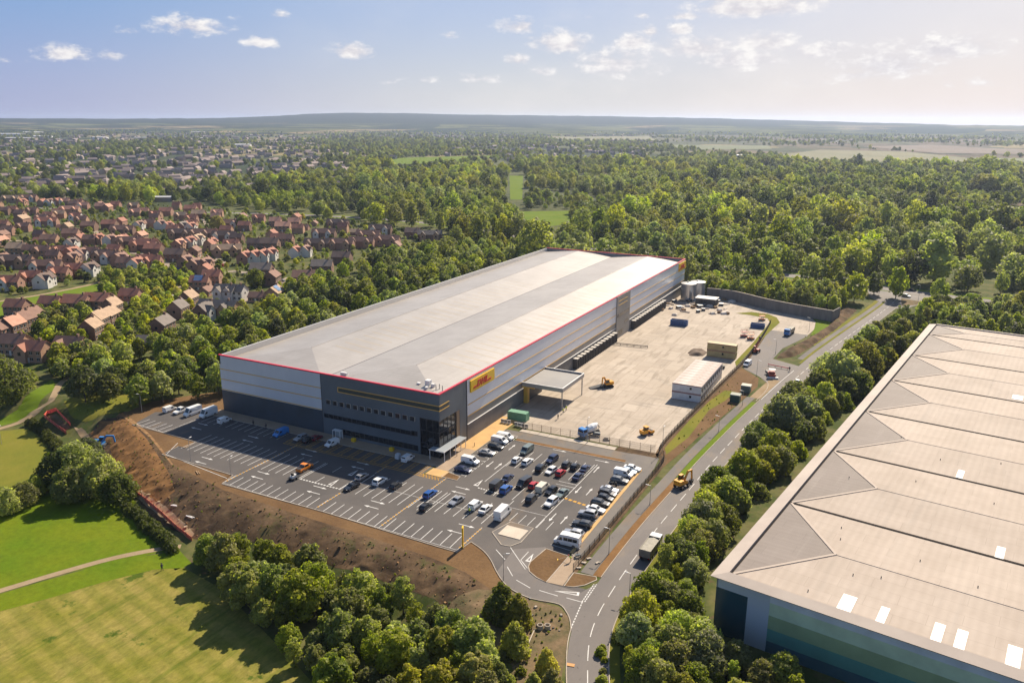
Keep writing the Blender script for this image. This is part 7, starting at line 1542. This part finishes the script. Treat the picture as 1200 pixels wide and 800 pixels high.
# debris and pallets at the far end of the yard
gd = random.Random(4)
WORDS = {'pallet_stack': ('timber', 'pallets'), 'crate': ('dark', 'crate'), 'pipe_bundle': ('grey', 'pipes'), 'sheeted_pile': ('pale', 'pile')}
DEB = [(782, 357), (790, 354), (799, 356), (806, 359), (812, 361), (820, 360), (826, 362), (832, 359), (838, 361), (845, 358), (851, 357), (786, 362), (801, 364), (818, 366), (835, 368), (843, 364), (776, 364), (808, 353), (816, 355), (829, 355)]
DEB += [(gd.uniform(772, 858), gd.uniform(350, 371)) for _ in range(34)]
NEARW = ['nearest the docks', 'under the long wall', 'near the dark hut', 'below the steel tanks', 'at the edge of the clutter', 'in front of the hut', 'beside the grey wall', 'in the middle of the clutter']
for i, (u, v) in enumerate(DEB):
    kd = ('pallet_stack', 'crate', 'pipe_bundle', 'sheeted_pile')[i % 4]; p = px0(u, v); t = thing(kd, f'{("timber pallet stack", "dark crate", "bundle of grey pipes", "pale sheeted pile")[i % 4]} in the clutter at the far end of the yard', ('pallets', 'crate', 'pipes', 'pile')[i % 4], (p[0], p[1], .03), gd.uniform(0, 3), 'building clutter, '+kd.replace('_', ' ')); mb = MB(); s = gd.uniform(.9, 1.6)
    if i % 4 == 0:
        for k in range(6): mb.bx(-.6*s, .6*s, -.5*s, .5*s, k*.16, k*.16+.05); [mb.bx(-.6*s, .6*s, y-.06, y+.06, k*.16+.05, k*.16+.16) for y in (-.42*s, 0, .42*s)]
        mb.build('pallets', mat('timber', (.34, .22, .12), .9), t)
    elif i % 4 == 1:
        mb.bx(-.9*s, .9*s, -.7*s, .7*s, .12, 1.1); mb.build('body', M_dgrey, t); m2 = MB(); m2.bx(-.95*s, .95*s, -.75*s, .75*s, 1.1, 1.2); m2.bx(-.8*s, -.6*s, -.7*s, .7*s, 0, .12); m2.bx(.6*s, .8*s, -.7*s, .7*s, 0, .12); m2.build('lid', M_gal, t)
    elif i % 4 == 2:
        for k in range(5): mb.tube((-1.8*s, (k-2)*.24, .12), (1.8*s, (k-2)*.24, .12), .12, n=8)
        for k in range(4): mb.tube((-1.8*s, (k-1.5)*.24, .33), (1.8*s, (k-1.5)*.24, .33), .12, n=8)
        mb.build('pipes', mat('pipe_grey', (.40, .33, .28), .6), t)
    else:
        mb.loft([[(-1.1*s, -.8*s, 0), (1.0*s, -.9*s, 0), (1.1*s, .8*s, 0), (-1.0*s, .9*s, 0)], [(-.9*s, -.7*s, .8), (.8*s, -.7*s, .9), (.9*s, .6*s, .8), (-.8*s, .7*s, .7)], [(-.4*s, -.3*s, 1.05), (.4*s, -.3*s, 1.1), (.4*s, .3*s, 1.0), (-.4*s, .3*s, 1.0)]]); mb.build('sheet', mat('pale_sheet', (.58, .52, .46), .8), t)
# concrete rings and timber by the junction rubble
for i, (u, v) in enumerate(((633, 736), (641.5, 736))):
    p = at(u, v); t = thing('manhole_ring', ('pale concrete manhole ring on the rubble, left of its twin', 'pale concrete manhole ring on the rubble, right of its twin')[i], 'concrete ring', p); mb = MB(); n = 20
    o_ = [(.55*math.cos(2*math.pi*k/n), .55*math.sin(2*math.pi*k/n)) for k in range(n)]; i_ = [(x*.78, y*.78) for x, y in o_]
    vs = [(*q, 0) for q in o_]+[(*q, .8) for q in o_]+[(*q, .8) for q in i_]+[(*q, 0) for q in i_]; fs = []
    for k in range(n):
        l = (k+1) % n; fs += [(k, l, n+l, n+k), (n+k, n+l, 2*n+l, 2*n+k), (2*n+k, 2*n+l, 3*n+l, 3*n+k)]
    mb.add(vs, fs); mb.build('ring', M_kerb, t)
p = at(622, 748); t = thing('timber_pole', 'long pale timber pole lying on the rubble by the bushy trees', 'pole', p, R(100)); mb = MB(); mb.tube((-2.2, 0, .15), (2.2, 0, .25), .11, .09, 8); mb.build('pole', mat('pale_timber', (.50, .43, .35), .8), t)
p = at(668.5, 779); t = thing('timber_board', 'orange brown board lying on the road by the left kerb', 'board', p, R(12)); mb = MB(); mb.box((0, 0, .1), (1.4, .75, .06)); mb.build('board', mat('plywood', (.52, .27, .10), .8), t)
for i in range(26):
    u, v = random.uniform(588, 662), random.uniform(700, 745); q = at(u, v); 
    if v < 690+.32*(u-588) or in_poly([q.x], [q.y], [(-66, 131), (-63, 123.5), (-56, 122.8), (-49, 119), (-47, 100), (-40, 100), (-40, 135)])[0]: continue
    mb = MB(); s = random.uniform(.18, .6); mb.box((0, 0, s*.3), (s*1.3, s, s*.7), random.uniform(0, 3), 0, .75); o = mb.build('rubble_block', random.choice([M_rubble, M_kerb, M_dgrey])); o.location = (q.x, q.y, q.z+.02); o.rotation_euler = (random.uniform(-.3, .3), random.uniform(-.3, .3), 0); tag(o, 'broken block in the rubble between the bushy trees and the road bend', 'rubble block', 'rubble blocks by the junction')
for u, v, a, lab in ((205, 593, 10, 'white plastic pipe on the stony strip below the bank'), (222, 606, -5, 'white board lying where the bank meets the plantation'), (231, 554, -30, 'brown timber bearers lying on the soil by the car park')):
    p = at(u, v); t = thing('loose_timber' if 'timber' in lab else 'loose_pipe', lab, 'debris', p, R(a)); mb = MB(); mb.bar((-1.2, 0, .15), (1.2, 0, .2), .22, .15); mb.bar((-1.0, .4, .12), (1.3, .45, .14), .15, .12); mb.build('piece', MATS['timber'] if 'timber' in lab else M_wht, t)
for i in range(10):
    k = (i+.5)/10; u, v = 160+k*62, 572+k*52+random.uniform(-3, 1); p = at(u+5, v); mb = MB(); mb.box((0, 0, .06), (random.uniform(.7, 1.2), random.uniform(.6, 1.0), .10), random.uniform(.3, 1.0)); o = mb.build('stone_slab', M_path if i % 2 else M_pave); o.location = (p.x, p.y, p.z-.02); tag(o, 'pale stone slab on the strip behind the long orange netting', 'stone slab', 'stone slabs by the netting')
p = at(848, 428+8); t = thing('waste_bin', 'dark wheeled bin standing at the far end of the white cabins', 'bin', (*px0(848, 432), .04)); mb = MB(); mb.box((0, 0, .55), (.7, .7, 1.0), 0, 0, 1.12); mb.build('body', M_dgrey, t); mb = MB(); mb.box((0, 0, 1.1), (.85, .85, .1)); mb.build('lid', M_dgrey, t)
t = thing('road_sign', 'dark temporary sign standing at the right kerb of the estate road', 'sign', (*px0(873.5, 514), .04), R(80)); mb = MB(); mb.bx(-.45, .45, -.03, .03, .5, 1.6); mb.build('panel', M_dgrey, t); mb = MB(); mb.bar((-.3, .4, 0), (-.3, 0, 1.2), .05, .05); mb.bar((.3, .4, 0), (.3, 0, 1.2), .05, .05); mb.bx(-.35, -.28, -.03, .03, 0, .5); mb.bx(.28, .35, -.03, .03, 0, .5); mb.build('leg', M_dgrey, t)
t = thing('wheelbarrow', 'dark wheelbarrow standing on the paved ramp by two workers', 'wheelbarrow', (*px0(677, 653), .09), R(40)); mb = MB(); mb.loft([[(-.4, -.28, .35), (-.4, .28, .35), (-.55, .35, .7), (-.55, -.35, .7)], [(.35, -.2, .4), (.35, .2, .4), (.55, .32, .72), (.55, -.32, .72)]]); mb.build('tray', M_navy, t); mb = MB(); mb.bar((-1.2, -.3, .6), (.6, -.12, .25), .05, .05); mb.bar((-1.2, .3, .6), (.6, .12, .25), .05, .05); mb.build('handle', M_gal, t); mb = MB(); mb.tube((.6, -.06, .2), (.6, .06, .2), .2, n=12); mb.build('wheel', M_blk, t)
for i, (u, v) in enumerate(((684, 660), (678, 666), (690, 655), (700, 660))): 
    mb = MB(); mb.box((0, 0, .12), (.9, .45, .24), .4*i); mb.box((.2, .3, .1), (.5, .4, .2), .3); o = mb.build('kerb_stone', M_kerb); p = px0(u, v); o.location = (p[0], p[1], .07); tag(o, 'loose pale kerb stones waiting beside the paved ramp', 'kerb stones', 'loose kerb stones')

mb = MB(); gq = random.Random(12)
for x, y in scatter(bank, .9, 520, None, 9000):
    s_ = gq.uniform(.08, .3)*(2 if gq.random() < .08 else 1); mb.box((x, y, gzs(x, y)+s_*.2), (s_*1.4, s_, s_*.8), gq.uniform(0, 3), gq.randrange(2), .7)
o = mb.build('clods', [M_crest, M_bank], None, fix=False); o['kind'] = 'stuff'; o['label'] = 'clods and stones on the bank'
ec = ['silver', 'white', 'navy', 'red', 'black', 'blue', 'grey']
for i, (u, v, a) in enumerate(((300, 346, 27), (316, 352, 120), (282, 344, 30), (262, 356, 110), (330, 330, 27), (308, 327, 115), (288, 323, 30), (155, 351, 30), (203, 349, 110), (246, 303, 30), (262, 312, 115), (228, 322, 27), (120, 278, 120), (104, 266, 27), (236, 259, 30), (247, 268, 115), (90, 290, 27), (62, 290, 30), (184, 302, 30), (206, 316, 27))):
    p = at(u, v); c = ec[i % 7]; t = car(['hatch', 'saloon', 'estate', 'suv'][i % 4], c, (p.x, p.y), a, f'{c} car parked on a lane among the estate houses', 'cars on the estate lanes'); t.location.z = .06
# ------------------------------------------------------------------ people
M_skin = mat('skin', (.45, .27, .19), .6); M_hiv = mat('hi_vis_yellow', (.60, .72, .03), .7); M_hio = mat('hi_vis_orange', (.85, .22, .02), .7); M_cloth = mat('dark_cloth', (.025, .028, .04), .9); M_hat = mat('hard_hat', (.75, .73, .70), .4); M_redhat = mat('red_hat', (.5, .03, .02), .4)
def person(p, ang, label, jacket, hat, pose='stand'):
    t = thing('person', label, 'person', p, R(ang)); J = {'pelvis': (0, 0, .95), 'chest': (0, 0, 1.32), 'neck': (0, 0, 1.50), 'head': (.02, 0, 1.62), 'crown': (.02, 0, 1.74)}
    st_ = .16 if pose == 'walk' else .03
    J.update(kl=(st_*.7+.03, .10, .50), fl=(st_, .11, .08), tl=(st_+.16, .12, .04), kr=(-st_*.4+.03, -.10, .50), fr=(-st_*1.3, -.11, .08), tr=(-st_*1.3+.16, -.12, .04), sl=(0, .20, 1.42), el=(.05, .27, 1.14), hl=(.24, .24, .98), sr=(0, -.20, 1.42), er=(.05, -.27, 1.14), hr=(.24, -.22, 1.0), pl=(0, .09, .90), pr=(0, -.09, .90))
    if pose == 'bend':
        for k in ('chest', 'neck', 'head', 'crown', 'sl', 'sr', 'el', 'er', 'hl', 'hr'):
            x, y, z = J[k]; d = z-.95; J[k] = (x+d*.75, y, .95+d*.72)
    nm = list(J); E = [('pelvis', 'chest'), ('chest', 'neck'), ('neck', 'head'), ('head', 'crown'), ('pelvis', 'pl'), ('pl', 'kl'), ('kl', 'fl'), ('fl', 'tl'), ('pelvis', 'pr'), ('pr', 'kr'), ('kr', 'fr'), ('fr', 'tr'), ('chest', 'sl'), ('sl', 'el'), ('el', 'hl'), ('chest', 'sr'), ('sr', 'er'), ('er', 'hr')]
    rad = dict(pelvis=.15, chest=.17, neck=.065, head=.105, crown=.08, pl=.10, pr=.10, kl=.07, kr=.07, fl=.05, fr=.05, tl=.045, tr=.045, sl=.075, sr=.075, el=.05, er=.05, hl=.045, hr=.045)
    me = bpy.data.meshes.new('body'); me.from_pydata([J[k] for k in nm], [(nm.index(a), nm.index(b)) for a, b in E], []); o = link('body', me, t); me.materials.append(M_cloth)
    md = o.modifiers.new('skin', 'SKIN'); sub = o.modifiers.new('sub', 'SUBSURF'); sub.levels = 1; sub.render_levels = 1
    for i, k in enumerate(nm): me.skin_vertices[0].data[i].radius = (rad[k], rad[k]*(1.2 if k in ('chest', 'pelvis') else 1)); me.skin_vertices[0].data[i].use_root = (k == 'pelvis')
    mb = MB(); c, n_ = Vector(J['chest']), Vector(J['neck']); pv = Vector(J['pelvis']); rings = []
    for q, rx, ry in ((pv-Vector((0, 0, .05)), .19, .25), ((pv+c)/2, .19, .25), (c, .21, .28), (c.lerp(n_, .8), .12, .20)): rings.append([(q.x+rx*math.cos(a), q.y+ry*math.sin(a), q.z) for a in [2*math.pi*i/12 for i in range(12)]])
    mb.loft(rings)
    for s in ('l', 'r'): mb.tube(J['s'+s], J['e'+s], .095, .075, 8); mb.tube(J['e'+s], J['h'+s], .075, .06, 8)
    mb.build('jacket', jacket, t, True)
    h = Vector(J['head']); mb = MB(); mb.loft([[(h.x+r_*math.cos(a)*1.1, r_*math.sin(a), h.z+z) for a in [2*math.pi*i/12 for i in range(12)]] for r_, z in ((.105, -.10), (.122, -.03), (.12, .03))]); mb.build('face', M_skin, t, True)
    mb = MB(); mb.loft([[(h.x+r_*math.cos(a)*1.1, r_*math.sin(a), h.z+z) for a in [2*math.pi*i/12 for i in range(12)]] for r_, z in ((.16, .03), (.14, .06), (.12, .15), (.05, .19))]); mb.build('hard_hat' if hat in (M_hat, M_redhat) else 'hair', hat, t, True)
    return t
def pp(u, v, dz=.04): p = px0(u, v); return (p[0], p[1], dz)
person(pp(669, 658, .09), 210, 'person in red hat and yellow vest sweeping at the paved ramp', M_hiv, M_redhat, 'bend')
person(pp(676, 650, .09), 30, 'person in dark clothes and white hat beside the wheelbarrow', M_cloth, M_hat, 'bend')
person(pp(550, 602), 45, 'person in a green yellow vest behind the small white van', M_hiv, M_hat)
person(pp(660, 484), 200, 'person in yellow vest at the canopy corner post, nearer the yard', M_hiv, M_hat, 'walk')
person(pp(663.5, 481), 160, 'person in yellow vest at the canopy corner post, behind a colleague', M_hiv, M_hat)
person(pp(654, 491), 200, 'person in dark clothes walking below the canopy corner post', M_cloth, M_hat, 'walk')
person(pp(925, 435), 90, 'person in dark clothes standing at the edge of the estate road', M_cloth, M_cloth)
person(pp(297, 499, .13), 20, 'person in dark clothes on the pavement below the blue grey wall', M_cloth, M_cloth, 'walk')
person(pp(312, 503, .13), 200, 'person in dark clothes on the pavement near the blue van', M_cloth, M_cloth)
person(at(190, 668), 20, 'person walking on the footpath by the end of the trimmed hedge', M_cloth, M_cloth, 'walk')
t = thing('broom', 'long handled yellow broom held by the person in the red hat', 'broom', pp(666, 657, .09), R(200)); mb = MB(); mb.bar((0, 0, 1.0), (2.2, 0, .08), .05, .05); mb.build('handle', mat('pale_timber', (.5, .43, .35)), t); mb = MB(); mb.bx(2.15, 2.3, -.3, .3, 0, .12); mb.build('head', M_signy, t)

# ------------------------------------------------------------------ far town and hills
M_froof = mat('far_roof', (.20, .15, .135), .85, c2=(.28, .22, .20), scale=.01, coords='World'); M_fwall = mat('far_wall', (.24, .18, .145), .9, c2=(.36, .31, .27), scale=.01, coords='World')
mb = MB(); g2 = np.random.default_rng(3)
for i in range(3300):
    r = 1060*math.exp(g2.uniform(0, 1.7)); a = g2.uniform(-1.12, .2)
    if r < 1600 and a > -.66: continue
    x, y = r*math.sin(a), r*math.cos(a)
    if math.sin(x*.0021+2)*math.sin(y*.0017)+.7*math.sin(x*.006+y*.005) > .55 or (a > -.3 and r > 1500): continue
    if any(in_poly([x], [y], q)[0] for q in FIELDS+lawns): continue
    L, w, h, ang = g2.uniform(9, 26), g2.uniform(7, 9), 5.5, g2.uniform(0, 3.14); c, s = math.cos(ang), math.sin(ang); T = lambda u, v, z: (x+u*c-v*s, y+u*s+v*c, z); l2, w2 = L/2, w/2
    mb.add([T(-l2, -w2, 0), T(l2, -w2, 0), T(l2, w2, 0), T(-l2, w2, 0), T(-l2, -w2, h), T(l2, -w2, h), T(l2, w2, h), T(-l2, w2, h), T(-l2, 0, h+3.2), T(l2, 0, h+3.2)], [(0, 1, 5, 4), (2, 3, 7, 6), (1, 2, 6, 9, 5), (3, 0, 4, 8, 7)], 0)
    mb.add([T(-l2, -w2, h), T(l2, -w2, h), T(l2, 0, h+3.2), T(-l2, 0, h+3.2)], [(0, 1, 2, 3)], 1); mb.add([T(-l2, 0, h+3.2), T(l2, 0, h+3.2), T(l2, w2, h), T(-l2, w2, h)], [(0, 1, 2, 3)], 1)
o = mb.build('distant_houses', [M_fwall, M_froof], None, fix=False); o['kind'] = 'stuff'; o['label'] = 'roofs of the distant town'
SHED = [(10, 160, 150, 45, 16), (40, 157.5, 110, 40, 14), (50, 162, 80, 30, 12), (25, 164.5, 120, 35, 12), (118, 163, 60, 25, 10), (165, 163.5, 50, 22, 10), (285, 172, 50, 20, 9), (240, 164, 35, 16, 9), (148, 208.5, 26, 12, 6), (8, 218, 24, 12, 6), (870, 185, 30, 15, 8), (1041, 199.5, 20, 12, 6), (1108, 212, 16, 10, 6), (232, 156.5, 80, 25, 12), (365, 151.5, 30, 25, 30), (192, 236, 20, 9, 6)]
for i, (u, v, L, w, h) in enumerate(SHED):
    p = px0(u, v); t = thing('industrial_shed', ['long pale shed at the left of the distant industrial estate', 'largest white shed of the distant industrial estate', 'white shed at the right end of the distant industrial estate', 'pale shed in front of the distant industrial estate', 'small pale shed right of the distant industrial estate', 'low pale shed among the far left trees', 'white building amid the distant trees above the town', 'small white building in the far left town', 'flat grey building in the wood left of centre', 'flat roofed building at the left edge of the woods', 'pale building in the far wood right of centre', 'small white building at the edge of the far right wood', 'tiny white building in the far right wood', 'long pale shed on the far plain at left', 'pale tower block on the far plain below the hill', 'flat roofed building between the estate and the tree belt'][i], 'building', (*p, 0), R(27+(i % 3)*4))
    mb = MB(); mb.bx(-L/2, L/2, -w/2, w/2, 0, h*.82); mb.build('wall', M_fwall if i % 2 else M_wht, t); mb = MB(); gable(mb, -L/2, L/2, -w/2, w/2, h*.82, h*.18, .5); mb.build('roof', M_wht if i in (1, 2, 6, 11, 12) else MATS['pale_capping'], t)
def hills():
    m = bpy.data.materials.new('hills'); m.use_nodes = True; k = NT(m.node_tree); b = k.n('ShaderNodeBsdfPrincipled'); o = k.n('ShaderNodeOutputMaterial'); k.t.links.new(b.outputs[0], o.inputs[0]); b.inputs['Roughness'].default_value = 1; b.inputs['Specular IOR Level'].default_value = 0
    pos = k.n('ShaderNodeNewGeometry').outputs['Position']; vor = k.n('ShaderNodeTexVoronoi', voronoi_dimensions='2D'); vor.inputs['Scale'].default_value = .0026; k.t.links.new(k.scaled(pos, 1, .6, 1, .45), vor.inputs['Vector']); sp = k.n('ShaderNodeSeparateColor'); k.t.links.new(vor.outputs['Color'], sp.inputs[0])
    col = k.mix(k.ramp(sp.outputs[0], .3, .5), (.028, .045, .02), (.12, .13, .045)); col = k.mix(k.math('GREATER_THAN', sp.outputs[1], .78), col, (.24, .19, .10)); col = k.mix(k.ramp(k.noise(k.scaled(pos, .5, 1.4, 1, .45), .0035, 6, .7), .47, .55), col, (.018, .03, .014))
    zz = k.n('ShaderNodeSeparateXYZ'); k.t.links.new(pos, zz.inputs[0]); col = k.mix(k.ramp(zz.outputs[2], 38, 62), col, (.018, .03, .014)); k.put(b.inputs['Base Color'], col)
    prof = [(-200, 139.2), (0, 138.6), (150, 139.2), (250, 138.6), (320, 136.2), (360, 133.6), (400, 132.2), (470, 132.8), (560, 134.6), (700, 136.2), (830, 138.6), (930, 141.3), (1040, 144.2), (1120, 146.5), (1200, 147.5), (1350, 148)]
    us = np.linspace(-200, 1350, 160); V = []; F = []; rads = [4200, 5200, 6200, 7000, 7800, 8600, 9400, 10200, 11500, 13500]; n = len(rads)
    g3 = np.random.default_rng(8)
    for i, u in enumerate(us):
        v = np.interp(u, [p[0] for p in prof], [p[1] for p in prof]); d = px_dir(u, v); R_ = 9400/math.hypot(d[0], d[1]); top = CAM_H+d[2]*R_+g3.uniform(-2.5, 2.5)
        for j, r in enumerate(rads):
            t = min(1, max(0, (r-4200)/(9400-4200))); s = t**1.6; z = -6+(top+6)*s if r <= 9400 else top*(1-(r-9400)/5000)
            z += 10*math.sin(u*.02+j)*math.sin(math.pi*min(t, 1)) ; q = r/math.hypot(d[0], d[1]); V.append((d[0]*q, d[1]*q, z))
    for i in range(len(us)-1):
        for j in range(n-1): F.append((i*n+j, (i+1)*n+j, (i+1)*n+j+1, i*n+j+1))
    me = bpy.data.meshes.new('hills'); me.from_pydata(V, [], F); me.materials.append(m); me.polygons.foreach_set('use_smooth', [True]*len(F)); o = link('hills', me); o['kind'] = 'structure'
hills()
# ------------------------------------------------------------------ haze
HAZE = 6.0e-5
def haze():
    m = bpy.data.materials.new('haze'); m.use_nodes = True; k = NT(m.node_tree); o = k.n('ShaderNodeOutputMaterial'); v = k.n('ShaderNodeVolumePrincipled'); v.inputs['Color'].default_value = (.62, .74, 1.0, 1); v.inputs['Density'].default_value = HAZE; v.inputs['Anisotropy'].default_value = .45; k.t.links.new(v.outputs[0], o.inputs['Volume'])
    mb = MB(); mb.bx(-16500, 13500, -450, 16000, -7, 150); ob = mb.build('haze', m); ob['kind'] = 'stuff'; ob['label'] = 'pale haze over the plain'
if HAZE: haze()
